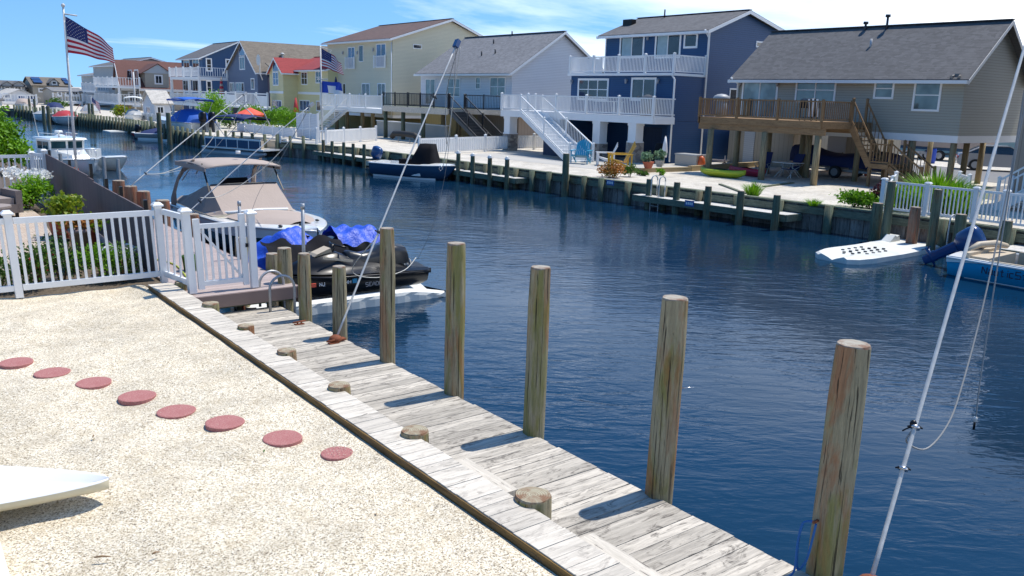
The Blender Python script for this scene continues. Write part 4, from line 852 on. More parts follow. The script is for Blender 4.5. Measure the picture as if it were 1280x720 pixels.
# deck of the stilt house
dx0 = 33.0; dz = FX(1027, 153, dx0).z+.02; dL = FX(876, 148, dx0).y; dR = FX(1027, 153, dx0).y; dR2 = dR-.001
t = T('wooden_deck', 'reddish brown raised wooden deck with baluster railing on round posts', 'deck', (dx0, (dL+dR)/2, GZ))
m = MB(); y = dR2; rg = random.Random(77)
while y < dL: m.box(dx0, X1-.01, y, y+.136, dz-.04, dz, rg.random()); y += .14
m.build('deck_boards', 'cedar', t)
m = MB(); m.box(dx0-.04, dx0-.003, dR, dL, dz-.30, dz-.004); m.box(dx0+.001, X1-.01, dR-.04, dR-.002, dz-.3, dz-.004); m.box(dx0, X1-.01, dL+.142, dL+.18, dz-.3, dz-.004); m.build('rim_board', 'cedar', t)
m = MB(); m.box(dx0+.0, dx0+.09, dR-.2, dL+.1, dz-.58, dz-.305); m.box(dx0+2.7, dx0+2.82, dR2, dL, dz-.50, dz-.30); m.build('girder', 'cedar', t)
for k in range(10): yy = dR+(dL-dR)*k/9; m = MB(); m.box(dx0+.1, X1-.02, yy-.025, yy+.025, dz-.28, dz-.045); m.build('joist', 'cedar', t)
rk = dict(h=.88, mat='cedar_z', bal=.14, bw=.035, pw=.1, caps=False)
railing(t, (dx0-.02, dL+.1, dz), (dx0-.02, dR, dz), post=1.95, **rk); railing(t, (dx0, dR, dz), (dx0+2.2, dR, dz), post=2, first=False, **rk)
railing(t, (X1-.1, dL+.1, dz), (dx0, dL+.1, dz), post=2, last=False, **rk); pass
for px, py in ((882, 218), (948.5, 225), (1014, 232)): q = G(px, py, GZ); post(t, q.x+.15, q.y, GZ-.1, dz-.58, .145)
for px in (919, 958, 1008): q = FX(px, 208, X1-.5); post(t, X1-.5, q.y, GZ-.1, dz-.5, .145)
stw = 1.15; xs = dx0+2.85
la, lb = FX(1097, 206, xs), FX(1120, 206, xs); l0, l1, l2 = FX(1097, 190, xs).y, FX(1121, 195, xs).y, FX(1158, 228, xs).y; zl = FX(1108, 205, xs).z
stairs(t, (xs, dR2, dz), (xs, l0, zl), stw, 'cedar', rmat='cedar_z', h=.95, bal=.16)
m = MB(); m.box(xs-stw/2-.05, xs+stw/2+.05, l1, l0, zl-.2, zl-.0); m.build('landing', 'cedar', t)
railing(t, (xs-stw/2, l0, zl), (xs-stw/2, l1, zl), first=False, last=False, **rk)
stairs(t, (xs, l1, zl), (xs, l2, GZ), stw, 'cedar', rmat='cedar_z', h=.95, bal=.16)
for yy in (l0-.05, l1+.05):
    for xx in (xs-stw/2, xs+stw/2): m = MB(); m.box(xx-.06, xx+.06, yy-.06, yy+.06, GZ, zl-.2); m.build('landing_post', 'cedar_z', t)
# things on and under the deck
q = FX(1010, 148, dx0+1.3); t = T('grill', 'black grill with striped towel on the brown deck', 'grill', (q.x, q.y, dz))
m = MB(); m.box(q.x-.25, q.x+.25, q.y-.35, q.y+.35, dz+.55, dz+.78); m.smooth = True; m.rings([[(q.x+.25*math.cos(a), yy, dz+.78+.2*math.sin(a)) for a in [math.pi*k/8 for k in range(9)]] for yy in (q.y-.35, q.y+.35)]); m.build('lid', 'black_plastic', t)
m = MB(); m.smooth = False
for a in (-.2, .2):
    for b in (-.3, .3): m.box(q.x+a-.02, q.x+a+.02, q.y+b-.02, q.y+b+.02, dz, dz+.55)
m.box(q.x-.24, q.x+.24, q.y-.34, q.y+.34, dz+.12, dz+.15); m.build('stand', 'dark_metal', t)
q = FX(1016, 143, dx0+.3)
for k in range(5):
    m = MB(); a = (q.x, q.y+.25-.1*k, dz+.95); m.prism([(a[0], a[1], .2+dz), (a[0], a[1]-.1, .2+dz), (a[0], a[1]-.04, dz+.95), (a[0], a[1]+.06, dz+.95)], (.02, 0, 0)); m.build('towel_stripe', ('flag_white', 'black_plastic')[k % 2], t)
q = FX(902, 121, dx0+1.5); t = T('deck_umbrella_base', 'white domed cover standing behind the left railing of the brown deck', 'cover', (q.x, q.y, dz)); m = MB(); m.smooth = True; m.cyl((q.x, q.y, dz), (q.x, q.y, dz+.9), .3, n=12); m.ball((q.x, q.y, dz+.9), (.42, .42, .22), 12, 6); m.build('dome', 'grey_plastic', t)
def kayak(label, c, ang, mat, Lk=2.9, w=.36, tilt=.5):
    t = T('kayak', label, 'kayak', (c[0], c[1], GZ), ang, local=True); m = MB(); m.smooth = True; rs = []
    for i in range(15):
        f = i/14; x = (f-.5)*Lk; b = max(.01, w*math.sin(math.pi*min(max(f, .01), .99))**.55); zt = .34+.10*abs(2*f-1)**2.5; zb = .02+.18*abs(2*f-1)**4
        rs.append([(x, b*math.cos(a), (zt+zb)/2+(zt-zb)/2*math.sin(a)) for a in [2*math.pi*k/12 for k in range(12)]])
    m.rings(rs); h_ = m.build('hull', mat, t); m = MB(); m.smooth = True; m.rings([[(q*.5*math.cos(a), q*.22*math.sin(a), z) for a in [2*math.pi*k/14 for k in range(14)]] for q, z in ((1.1, .335), (1.05, .37), (.8, .37), (.75, .30))], True, (False, True)); m.build('cockpit_rim', 'black_plastic', h_); t.rotation_euler = (tilt, 0, ang); return t
p = G(898, 222, GZ); kayak('yellow-green kayak lying on the sand under the brown deck', (p.x+.2, p.y, 0), R(100), 'kayak_yellow', 2.3, .42, .3)
p = G(922, 220, GZ); kayak('crimson kayak leaning over the yellow-green one under the brown deck', (p.x+.5, p.y, 0), R(78), 'kayak_red', 2.5, .42, .45)
# folding loungers, table
def lounger(label, x, y, rz):
    t = T('folding_chair', label, 'chair', (x, y, GZ), rz, group='folding chairs under the brown deck', local=True)
    m = MB(); m.prism([(-.25, -.28, .36), (.3, -.28, .40), (.3, .28, .40), (-.25, .28, .36)], (0, 0, .03)); m.build('seat', 'navy_canvas', t); m = MB(); m.prism([(-.25, -.28, .38), (-.62, -.28, 1.12), (-.62, .28, 1.12), (-.25, .28, .38)], (.03, 0, .01)); m.build('backrest', 'navy_canvas', t)
    for s in (-.31, .31): m = MB(); m.tube([(.45, s, 0), (.1, s, .38), (-.45, s, .62)], .018, 6); m.tube([(-.5, s, 0), (-.1, s, .35), (.35, s, .58), (-.3, s, .62)], .018, 6); m.build('frame', 'pole_white', t)
p = G(948, 222, GZ); lounger('navy folding chair beside the left deck post', p.x+1.2, p.y+.7, R(200)); lounger('navy folding chair beside the white patio table', p.x+1.6, p.y-.6, R(170))
p = G(974, 222, GZ); t = T('patio_table', 'white folding patio table under the brown deck', 'table', (p.x+.6, p.y, GZ)); m = MB(); x, y = p.x+.6, p.y; m.box(x-.4, x+.4, y-.62, y+.62, .33, .37); m.build('tabletop', 'white_plastic', t)
for s in (-.45, .45): m = MB(); m.tube([(x-.35, y+s, GZ), (x-.1, y+s*.6, 0), (x+.1, y+s*.6, 0), (x+.35, y+s, GZ)], .022, 6); m.tube([(x, y+s*.6, 0), (x, y+s*.6, .33)], .022, 6); m.build('leg', 'white_plastic', t)
# boat under a navy tarp on its trailer
p = G(1040, 222, GZ); t = T('covered_boat', 'small boat under a navy tarp on a trailer beneath the taupe house', 'boat', (p.x+.8, p.y, GZ)); bx, by = p.x+.9, p.y
rs = []
for i in range(11):
    f = i/10; y = by-2.9+5.8*f; w = .95*min(1, (1.05-f)*3.2)**.6 if f > .6 else .95; zt = .92+.12*math.sin(f*9)+(.1 if f > .7 else 0); w = max(w, .12)
    rs.append([(bx-w, y, .20+.25*max(0, f-.75)), (bx-w*1.03, y, .62), (bx-w*.7, y, zt-.12), (bx, y, zt), (bx+w*.7, y, zt-.12), (bx+w*1.03, y, .62), (bx+w, y, .2)])
m = MB(); m.smooth = True; m.rings(rs, False, (True, True)); m.build('tarp', 'navy_canvas', t)
m = MB(); m.box(bx-.8, bx-.72, by-3.0, by+2.6, -.02, .08); m.box(bx+.72, bx+.8, by-3.0, by+2.6, -.02, .08); m.box(bx-.8, bx+.8, by-.05, by+.05, -.03, .05); m.beam((bx, by+2.6, .02), (bx, by+3.6, .0), .08, .08); m.build('trailer_frame', 'galvanised', t)
for s in (-1.02, 1.02): wheel(t, (bx+s, by-.2, GZ+.30), .30, .18, (1, 0, 0))
m = MB()
for f in (-2, -1, 0, 1, 2): m.prism([(bx-.93, by+f, .12), (bx-.93, by+f+.16, .12), (bx-.93, by+f+.16, .24), (bx-.93, by+f, .24)], (1.86, 0, 0))
m.build('hull', 'slate_blue_hull', t)
# small things near the stairs
for (px, py, l, mt, s) in ((1068, 222, 'red-orange paddle blade standing by the stair landing post', 'orange_plastic', .35), (1143, 205, 'blue plastic barrel beyond the wooden stairs', 'blue_bin', .5)):
    p = G(px, py, GZ); t = T('float_paddle' if s < .4 else 'barrel', l, 'paddle' if s < .4 else 'barrel', (p.x+1, p.y, GZ)); m = MB(); m.smooth = True
    if s < .4: m.ball((p.x+1, p.y, .05), (.05, .16, .38), 10, 8); m.build('blade', mt, t); m = MB(); m.cyl((p.x+1, p.y, .35), (p.x+1, p.y+.1, 1.2), .02, n=6); m.build('shaft', 'black_plastic', t)
    else:
        m.rings([[(p.x+2+q*math.cos(a), p.y+q*math.sin(a), z) for a in [2*math.pi*k/14 for k in range(14)]] for q, z in ((.27, GZ), (.3, -.1), (.3, .5), (.27, .62))]); m.build('drum', mt, t); m = MB(); m.cyl((p.x+2, p.y, .62), (p.x+2, p.y, .66), .29, n=14); m.build('lid', 'black_plastic', t)
p = G(1048, 200, GZ); t = T('dump_cart', 'dark red rounded cart half hidden behind the covered boat', 'cart', (40.5, FX(998, 200, 40.5).y, GZ)); cy_ = FX(1002, 200, 40.5).y; m = MB(); m.smooth = True; m.ball((40.5, cy_, .35), (.5, .35, .42), 12, 8); m.build('body', 'red_plastic', t); wheel(t, (40.2, cy_, GZ+.18), .18, .1)
# ---------------------------------------------------------------- house cut off by the right edge
t = h0 = T('edge_house', 'beige board-sided house cut by the right edge, with white stairs', 'house', (33.3, 12, GZ))
q = FX(1258, 249, 33.4); yl = q.y
m = MB(); m.box(33.4, 44, -4, yl, GZ, 7.2); m.build('wall', 'board_tan', t); m = MB(); roof_slab(m, (32.9, -4.4, 7.0), (32.9, yl+.4, 7.0), (38.7, yl+.4, 9.6), (38.7, -4.4, 9.6)); roof_slab(m, (44.5, -4.4, 7.0), (44.5, yl+.4, 7.0), (38.7, yl+.4, 9.6), (38.7, -4.4, 9.6)); m.build('roof', 'roof_grey', t)
stairs(t, (32.4, yl-3.0, 1.65), (32.4, yl-.3, GZ+.1), 1.1, 'white_vinyl', open_riser=False)
m = MB(); m.box(31.7, 33.4, yl-5.5, yl-3.0, 1.5, 1.65); m.build('porch_deck', 'white_paint', t); railing(t, (31.8, yl-3.1, 1.65), (31.8, yl-5.4, 1.65))
# white rail fence along the right bulkhead
t = T('rail_fence', 'white vinyl rail fence with square posts along the right bank', 'fence', (26.9, 12, GZ))
fy = [FX(px, 265, 26.9).y for px in (1101, 1156, 1217)]; fh = 1.08; fb = GZ
pts = [fy[0], fy[1], fy[2], FX(1252, 285, 26.9).y, 5.5, 3.0]
for i in range(len(pts)): fence_post(t, 26.9, pts[i], fb, fh, .13)
for i in range(len(pts)-1):
    a, b = pts[i]-.07, pts[i+1]+.07; m = MB(); m.box(26.87, 26.93, b, a, fb+fh-.10, fb+fh-.03); m.box(26.87, 26.93, b, a, fb+.12, fb+.19); n = int((a-b)/.12)
    for k in range(n): y = b+(a-b)*(k+.5)/n; m.box(26.885, 26.915, y-.018, y+.018, fb+.19, fb+fh-.10)
    m.build('rail_panel', 'white_vinyl', t)
t = T('picket_fence', 'white picket fence running back between the two right-hand houses', 'fence', (34, 15, GZ))
p0, p1 = G(1196, 247, GZ), G(1255, 250, GZ); railing(t, (p0.x, p0.y, GZ), (33.4, p1.y+.4, GZ), .95, bal=.16, bw=.07, post=2.4); railing(t, (27.0, fy[0]-.1, GZ), (31.5, 16.9, GZ), .95, bal=.16, bw=.05, post=2.3, first=False)
# ================================================================ navy three-storey house
XD, XW, XG, XT = 34.7, 36.4, 37.6, 39.0
yR = FX(840, 150, XW).y; yL = FX(712, 150, XW).y; ytL = FX(757, 60, XT).y; ytR = FX(884, 60, XT).y
zup = FX(713, 92, XW).z; zdk = FX(627, 137, 33.6).z; zeT = FX(884, 37, XT).z; zeTl = zeT
t = h2 = T('navy_house', 'navy blue three-storey house with two white railed decks', 'house', (XW, (yL+yR)/2, GZ))
rq = FY(938, 15, yR-.3); xr, zr = rq.x, rq.z; rq2 = FY(966, 40, yR-.3)
rf = house_ridge_y(t, XT, 2*xr-XT+1.5, yR, ytL, GZ, zeT, xr, zr, 'siding_navy', 'roof_grey', .45, .3)
m = MB(); m.box(XW, XT-.003, yR-.003, yL, zdk-.25, zup-.02); m.build('wall', 'siding_navy', t)
m = MB(); m.box(XG, XT-.003, yR, yL-.1, GZ, zdk-.26); m.box(XW+.001, XG-.003, yR, yR+.3, GZ, zdk-.26); m.box(XD+.1, XG, yL-1.9, yL-1.7, GZ, zdk-.26); m.build('ground_floor_wall', 'siding_navy', t)
for x, y, z0, z1 in ((XW-.02, yR-.02, GZ, zup-.1), (XT-.02, yR-.02, zup, zeT-.1), (XT-.02, ytL-.06, zup, zeT-.1)): m = MB(); m.box(x, x+.09, y, y+.08, z0, z1); m.build('corner_board', 'siding_navy' if z0 < 0 else 'trim_white', t)
m = MB(); m.tube([(XT-.5, yR-.1, zeT-.05), (XT-.10, yR-.10, zeT-.5), (XT-.08, yR-.10, GZ+.2)], .05, 8); m.tube([(XW-.2, yR+.1, zup-.05), (XW-.10, yR-.08, zup-.35), (XW-.08, yR-.08, GZ+.1)], .05, 8); m.build('downpipe', 'trim_white', t)
wk = dict(tw=.12, gl='glass_dark')
winF(t, XT, (777, 47.5), (803, 70), nv=2, curtain=(.05, .5), name='sliding_door', **wk); winF(t, XT, (821.5, 44.5), (848.5, 70), nv=2, curtain=(.04, .48), name='sliding_door', **wk); winF(t, XT, (857.5, 44), (870, 57.5), **wk)
winF(t, XW, (724.5, 100.5), (758.5, 123.5), nv=3, nh=2, **wk); winF(t, XW, (791.5, 99.5), (817.5, 124), nv=2, name='sliding_door', **wk)
winS(t, yR-.001, (946, 53), (952, 58), tw=.08); winS(t, yR-.001, (913, 112), (921, 124), tw=.08)
for px, py, X in ((716, 102, XW), (784, 101, XW), (824, 101, XW), (811, 47, XT)):
    q = FX(px, py, X); m = MB(); m.cyl((X-.12, q.y, q.z-.16), (X-.12, q.y, q.z+.06), .05, .08, 8); m.box(X-.12, X, q.y-.03, q.y+.03, q.z+.02, q.z+.07); m.cyl((X-.12, q.y, q.z+.06), (X-.12, q.y, q.z+.12), .09, .02, 8); m.build('wall_lamp', 'lamp_grey', t)
# upper deck
m = MB(); m.box(XW-.25, XT+.0, yR-.05, yL+.1, zup-.14, zup); m.build('upper_deck', 'trim_white', t)
rk2 = dict(h=.98, mat='white_vinyl', bal=.115, post=2.4, pw=.12)
railing(t, (XW-.15, yL+.0, zup), (XW-.15, yR+.0, zup), **rk2); railing(t, (XW-.15, yR+.0, zup), (XT-.1, yR+.0, zup), first=False, **rk2); railing(t, (XT-.1, yL, zup), (XW-.15, yL, zup), last=False, **rk2)
# lower deck, wider, on columns with stone feet
yDR = yR-.15; pL = FX(627, 137, 33.6); XL_ = 33.6
m = MB(); m.prism([(XD, yDR, zdk-.04), (XW-.003, yDR, zdk-.04), (XW-.003, pL.y, zdk-.04), (XL_, pL.y, zdk-.04)], (0, 0, .04)); m.build('lower_deck', 'white_paint', t)
m = MB(); m.prism([(XD, yDR, zdk-.42), (XD, yDR, zdk-.045), (XL_, pL.y, zdk-.045), (XL_, pL.y, zdk-.42)], (.1, 0, 0)); m.box(XL_, XW, pL.y, pL.y+.1, zdk-.42, zdk-.045); m.box(XD+.1, XW, yDR-.05, yDR, zdk-.42, zdk-.045); m.build('deck_beam', 'trim_white', t)
lerp = lambda y: XD+(XL_-XD)*(y-yDR)/(pL.y-yDR)
railing(t, (XD, yDR, zdk), (XL_, pL.y, zdk), **rk2); railing(t, (XD, yDR, zdk), (XW, yDR, zdk), first=False, last=False, **rk2); railing(t, (XL_, pL.y, zdk), (XW, pL.y, zdk), first=False, **rk2)
for px, py, zb_ in ((646.7, 193, .72), (703, 170, .3), (748, 197, .55), (789, 204, .75)):
    yy = FX(px, 165, lerp(38)+.35).y; x = lerp(yy)+.36
    m = MB(); m.box(x-.30, x+.30, yy-.30, yy+.30, zb_+.002, zdk-.42); m.box(x-.34, x+.34, yy-.34, yy+.34, zb_-.0, zb_+.07); m.box(x-.33, x+.33, yy-.33, yy+.33, zdk-.56, zdk-.425); c_ = m.build('column', 'trim_white', t)
    m = MB(); m.box(x-.35, x+.35, yy-.35, yy+.35, GZ, zb_-.003); m.build('stone_base', 'stone_veneer', c_)
m = MB(); m.box(XG-.02, XG, FX(815, 160, XG).y-.8, FX(800, 160, XG).y+.3, GZ, 1.55); m.build('door', 'board_navy', t)
winF(t, XG, (729, 157), (740.5, 173.5), nh=2, tw=.1, gl='glass_green'); q = FX(726, 169, XG); m = MB(); m.box(XG-.35, XG, q.y-.3, q.y+.3, q.z-.2, q.z+.2); ac = m.build('air_conditioner', 'white_plastic', t)
m = MB(); m.box(XG-.36, XG-.345, q.y-.2, q.y+.2, q.z-.14, q.z+.14); m.build('grille', 'pewter', ac)
stp = (lerp(FX(668, 140, 33.6).y)-.0, FX(664, 137, 33.6).y-.15, zdk); sbt = G(694, 203, GZ)
stairs(t, (33.5, stp[1], zdk), (31.9, sbt.y-.2, GZ+.05), 1.5, 'white_vinyl', rise=.18, open_riser=False, h=.9)
m = MB(); m.box(33.55, 35, stp[1]-3.4, stp[1]-1.2, GZ, 1.1); m.build('stair_store', 'board_navy', t)
for px, zz_ in ((790, .25), (870, .25)):
    q = FX(px, 20, xr-1.2); m = MB(); m.box(xr-1.6, xr-1.2, q.y-.4, q.y+.4, zr-.6, zr-.1); m.cyl((xr-.3, q.y-2, zr-.1), (xr-.3, q.y-2, zr+.5), .05, n=6); m.build('roof_vent', 'black_plastic', rf); break
# deck furniture
q = FX(760, 140, 35.6); t = T('deck_table', 'white table with chairs behind the railing of the lower white deck', 'table', (35.6, q.y, zdk)); m = MB(); m.box(35.2, 36.0, q.y-.9, q.y+.9, zdk+.70, zdk+.74); m.build('tabletop', 'white_plastic', t)
for sx in (35.3, 35.9):
    for sy in (-.8, .8): m = MB(); m.cyl((sx, q.y+sy, zdk), (sx, q.y+sy, zdk+.7), .03, n=6); m.build('leg', 'white_plastic', t)
q = FX(810, 140, 35.7); t = T('covered_grill', 'grey covered grill behind the lower white railing', 'grill', (35.7, q.y, zdk)); m = MB(); m.smooth = True; m.rings([[(35.7+.35*a*math.cos(u), q.y+.6*a*math.sin(u), zdk+z) for u in [2*math.pi*k/14 for k in range(14)]] for a, z in ((.9, 0), (1, .5), (.95, .85), (.7, 1.08), (.3, 1.16))]); m.build('cover', 'pewter', t)
# adirondack chairs
def adirondack(label, x, y, rz, mat, s=1.):
    t = T('adirondack_chair', label, 'chair', (x, y, GZ+.006), rz, group='adirondack chairs before the navy house', local=True)
    m = MB()
    for i in range(6): y0 = (-.27+.09*i)*s; m.prism([(.30*s, y0, .36*s), (.30*s, y0+.08*s, .36*s), (-.22*s, y0+.08*s, .24*s), (-.22*s, y0, .24*s)], (0, 0, .025))
    m.build('seat', mat, t); m = MB()
    for i in range(7): y0 = (-.29+.083*i)*s; hh = (.98-.10*abs(i-3)**1.3/3)*s; m.prism([(-.20*s, y0, .24*s), (-.20*s, y0+.072*s, .24*s), (-.52*s, y0+.072*s, hh), (-.52*s, y0, hh)], (.022, 0, .005))
    m.build('backrest', mat, t)
    for k in (-1, 1):
        m = MB(); y0 = k*.34*s; m.box(-.42*s, .38*s, y0-.06*s, y0+.06*s, .53*s, .555*s); m.build('armrest', mat, t)
        m = MB(); m.box(.26*s, .34*s, y0-.02, y0+.02, 0, .53*s); m.build('leg', mat, t); m = MB(); m.beam((-.50*s, y0*.9, .02), (.26*s, y0*.9, .36*s), .03, .09); m.box(-.40*s, -.35*s, y0-.02, y0+.02, .13*s, .53*s); m.build('leg', mat, t)
p = G(717, 205, GZ); adirondack('bright blue adirondack chair left of the white one', p.x+.5, p.y, R(215), 'sky_paint', 1.3)
p = G(752, 207, GZ); adirondack('white adirondack chair between the blue and yellow ones', p.x+.2, p.y, R(140), 'white_plastic', 1.25)
p = G(766, 212, GZ); adirondack('yellow adirondack chair nearest the canal', p.x+.2, p.y-.2, R(145), 'yellow_paint', 1.45)
p = G(728, 203, GZ); t = T('side_table', 'small round blue side table beside the blue adirondack chair', 'table', (p.x+.4, p.y, GZ)); m = MB(); m.cyl((p.x+.4, p.y, .15), (p.x+.4, p.y, .18), .24, n=14); m.build('tabletop', 'sky_paint', t)
for k in range(3): m = MB(); a = k*2.09; m.cyl((p.x+.4+.2*math.cos(a), p.y+.2*math.sin(a), GZ), (p.x+.4, p.y, .15), .015, n=6); m.build('leg', 'sky_paint', t)
# porch bench under the deck
def bench(label, x, y, mat='resin_box', w=1.6):
    t = T('porch_bench', label, 'bench', (x, y, GZ), group='beige seats under the lower deck'); m = MB(); m.box(x-.3, x+.3, y-w/2, y+w/2, .02, .12); m.build('seat', mat, t); m = MB(); m.prism([(x+.25, y-w/2, .12), (x+.4, y-w/2, .62), (x+.45, y-w/2, .62), (x+.32, y-w/2, .12)], (0, w, 0)); m.build('backrest', mat, t)
    for s in (-1, 1): m = MB(); m.box(x-.28, x-.22, y+s*(w/2-.05)-.03, y+s*(w/2-.05)+.03, GZ, .35); m.box(x+.22, x+.28, y+s*(w/2-.05)-.03, y+s*(w/2-.05)+.03, GZ, .35); m.box(x-.3, x+.3, y+s*(w/2-.05)-.04, y+s*(w/2-.05)+.04, .35, .39); m.build('armrest', mat, t)
q = FX(722, 185, 36.9); bench('beige bench under the air conditioner of the navy house', 36.9, q.y); q = FX(740, 190, 36.9); bench('beige garden seat left of the middle column', 36.9, q.y-.3, w=.9)
q = FX(818, 195, 35.8); t = T('rocking_chair', 'dark outdoor chair in the shade under the lower deck', 'chair', (35.8, q.y, GZ)); x, y = 35.8, q.y
m = MB(); m.box(x-.3, x+.3, y-.3, y+.3, .05, .1); m.build('seat', 'black_plastic', t); m = MB(); m.prism([(x+.25, y-.3, .1), (x+.4, y-.3, .75), (x+.44, y-.3, .75), (x+.3, y-.3, .1)], (0, .6, 0)); m.build('backrest', 'black_plastic', t)
for s in (-.3, .3): m = MB(); m.tube([(x-.4, y+s, GZ+.05), (x-.1, y+s, GZ+.02), (x+.4, y+s, GZ+.08)], .02, 6); m.cyl((x-.25, y+s, GZ), (x-.25, y+s, .35), .02, n=6); m.cyl((x+.25, y+s, GZ), (x+.25, y+s, .35), .02, n=6); m.build('rocker', 'black_plastic', t)
q = FX(836, 190, 34.9); t = T('folded_umbrella', 'folded white garden umbrella by the corner downpipe of the navy house', 'umbrella', (34.9, q.y+.3, GZ)); x, y = 34.9, q.y+.3; m = MB(); m.cyl((x, y, GZ), (x, y, 1.25), .02, n=6); m.build('pole', 'pole_white', t); m = MB(); m.smooth = True; m.rings([[(x+r*math.cos(a)*(1+.3*math.sin(4*a)), y+r*math.sin(a), z) for a in [2*math.pi*k/16 for k in range(16)]] for r, z in ((.13, .1), (.15, .4), (.11, .8), (.04, 1.2))]); m.build('canopy', 'flag_white', t)
pa, pb = G(844, 204, GZ), G(871, 204, GZ); x, y0, y1 = 35.9, FX(871, 195, 35.9).y, FX(844, 195, 35.9).y; t = T('deck_box', 'beige resin deck box against the navy house wall', 'box', (x, (y0+y1)/2, GZ)); m = MB(); m.box(x, x+.8, y0, y1, GZ, .22); m.build('body', 'resin_box', t)
m = MB(); m.box(x-.03, x+.83, y0-.03, y1+.03, .223, .30); m.build('lid', 'grey_plastic', t)
q = FX(877, 200, 36.2); t = T('orange_bag', 'small orange pot by the wall right of the beige deck box', 'pot', (36.2, q.y, GZ)); m = MB(); m.smooth = True; m.rings([[(36.2+r*math.cos(a), q.y+r*math.sin(a), z) for a in [2*math.pi*k/12 for k in range(12)]] for r, z in ((.16, GZ), (.22, -.15), (.15, .15), (.06, .25))]); m.build('body', 'orange_plastic', t); m = MB(); m.tube([(36.2, q.y-.06, .24), (36.2, q.y, .36), (36.2, q.y+.06, .24)], .012, 5); m.build('handle', 'black_plastic', t)
q = FX(895, 200, 37.5); t = T('kayak_cart', 'small grey wheeled cart against the navy wall', 'cart', (37.5, q.y, GZ)); m = MB(); m.beam((37.5, q.y-.9, .05), (37.5, q.y+.9, .0), .05, .05); m.beam((37.2, q.y-.9, .05), (37.2, q.y+.9, .0), .05, .05); m.beam((37.2, q.y-.85, .3), (37.2, q.y-.85, -.2), .05, .05); m.beam((37.2, q.y+.2, .22), (37.5, q.y+.7, .22), .2, .1); m.build('frame', 'galvanised', t)
for s in (-.85, .85): wheel(t, (37.2, q.y+s, GZ+.16), .16, .07, (1, 0, 0))
q = FX(931, 197, XG+1.5)
# planters with green plants, low stone kerb
t = T('stone_kerb', 'low tan retaining kerb between the navy house patio and the sand', 'kerb', (33, 30, GZ)); m = MB(); a, b, c = G(786, 216, GZ), G(862, 214, GZ), G(935, 208, GZ)
m.beam((a.x, a.y, GZ+.10), (b.x, b.y, GZ+.10), .22, .22); m.beam((b.x, b.y-.0, GZ+.13), (c.x+2, c.y, GZ+.13), .24, .27); m.build('timber', 'stone_cap', t)
for i, (px, py, s, pot, l) in enumerate(((810, 211, .27, 'terracotta', 'green plant in a terracotta pot on the kerb of the navy house'), (824, 209, .23, 'grey_plastic', 'green plant in a grey pot right of the terracotta pot'))):
    p = G(px, py, GZ+.2); t = T('potted_plant', l, 'plant', (p.x, p.y, GZ+.22)); m = MB(); m.rings([[(p.x+r*math.cos(a), p.y+r*math.sin(a), z) for a in [2*math.pi*k/16 for k in range(16)]] for r, z in ((s*.6, GZ+.22), (s, GZ+.50), (s*1.08, GZ+.54))]); m.build('pot', pot, t); m = MB(); leaves(m, (p.x, p.y, GZ+.78), (s*1.25, s*1.3, .27), 420, .15, random.Random(i+5)); m.build('foliage', 'leaf_silver', t)
for i, (px, py, r, h, n, mt, l) in enumerate(((766, 222, .72, .62, 1400, 'leaf_orange', 'orange and green shrub at the bulkhead below the yellow chair'), (787, 221, .42, .48, 520, 'leaf_green', 'small bright green plant right of the orange shrub'), (800, 219, .25, .22, 200, 'leaf_green', 'tiny green plant second right of the orange shrub'), (806, 220, .22, .18, 160, 'leaf_green', 'tiny green plant third right of the orange shrub'), (825, 219, .28, .28, 220, 'leaf_bright', 'small green tuft below the potted plants'))):
    p = G(px, py, GZ); bush('shrub', l, 'plant', (p.x, p.y, GZ), (r*.8, r, h*.62), n, .11, mt, 200+i, group='small plants along the sand of the navy house')
p = G(937, 246, GZ); grass_clump('grass_tuft', 'bright green grass tuft on the sand behind the far dock', 'grass', (p.x+.2, p.y, GZ), .55, .62, 260, 'leaf_bright', 4)
p = G(1008, 258, GZ); grass_clump('grass_tuft', 'low green grass tuft at the right end of the far dock', 'grass', (p.x+.4, p.y, GZ), .5, .28, 160, 'leaf_bright', 5)
for i, (px, py, r, h, n, mt, l, dx) in enumerate(((1056, 261, .95, .52, 1500, 'leaf_bright', 'spreading bright green bush on the sand by the bulkhead', .6), (1078, 263, .8, .42, 800, 'leaf_bright', 'lower light green plant right of the spreading bush', .5), (1090, 262, .4, .72, 520, 'leaf_plum', 'dark plum-coloured shrub beside the white rail fence', .3))):
    p = G(px, py, GZ); bush('shrub', l, 'plant', (p.x+dx, p.y, GZ), (r*.7, r, h*.62), n, .13, mt, 220+i, group='shrubs left of the white rail fence')
for i, (px, r, h, dx) in enumerate(((1150, 1.1, 1.15, 1.4), (1172, 1.35, 1.45, 2.4), (1198, 1.1, 1.2, 1.9), (1120, .7, .85, 1.0))):
    q = FX(px, 240, 26.9+dx); grass_clump('ornamental_grass', ['fountain of ornamental grass behind the second white fence post', 'largest ornamental grass clump behind the white rail fence', 'ornamental grass clump nearest the right-hand house', 'small ornamental grass clump behind the left fence post'][i], 'grass', (26.9+dx, q.y, GZ), r, h, 700, 'leaf_bright', 30+i, 'ornamental grasses behind the white rail fence')
# boards lying on the sand
p, p2 = G(900, 231, GZ), G(925, 243, GZ); m = MB(); m.beam((p.x, p.y, GZ+.03), (p2.x+.3, p2.y, GZ+.03), .14, .05); solo(m, 'plank', 'bulk_wood', 'dark plank lying on the sand left of the grass tuft', 'plank', (p.x, p.y, GZ))
p, p2 = G(955, 234, GZ), G(991, 229, GZ); m = MB(); m.beam((p.x, p.y, GZ+.03), (p2.x, p2.y, GZ+.03), .16, .05); solo(m, 'plank', 'bulk_wood', 'dark plank lying on the sand before the middle deck post', 'plank', (p.x, p.y, GZ))
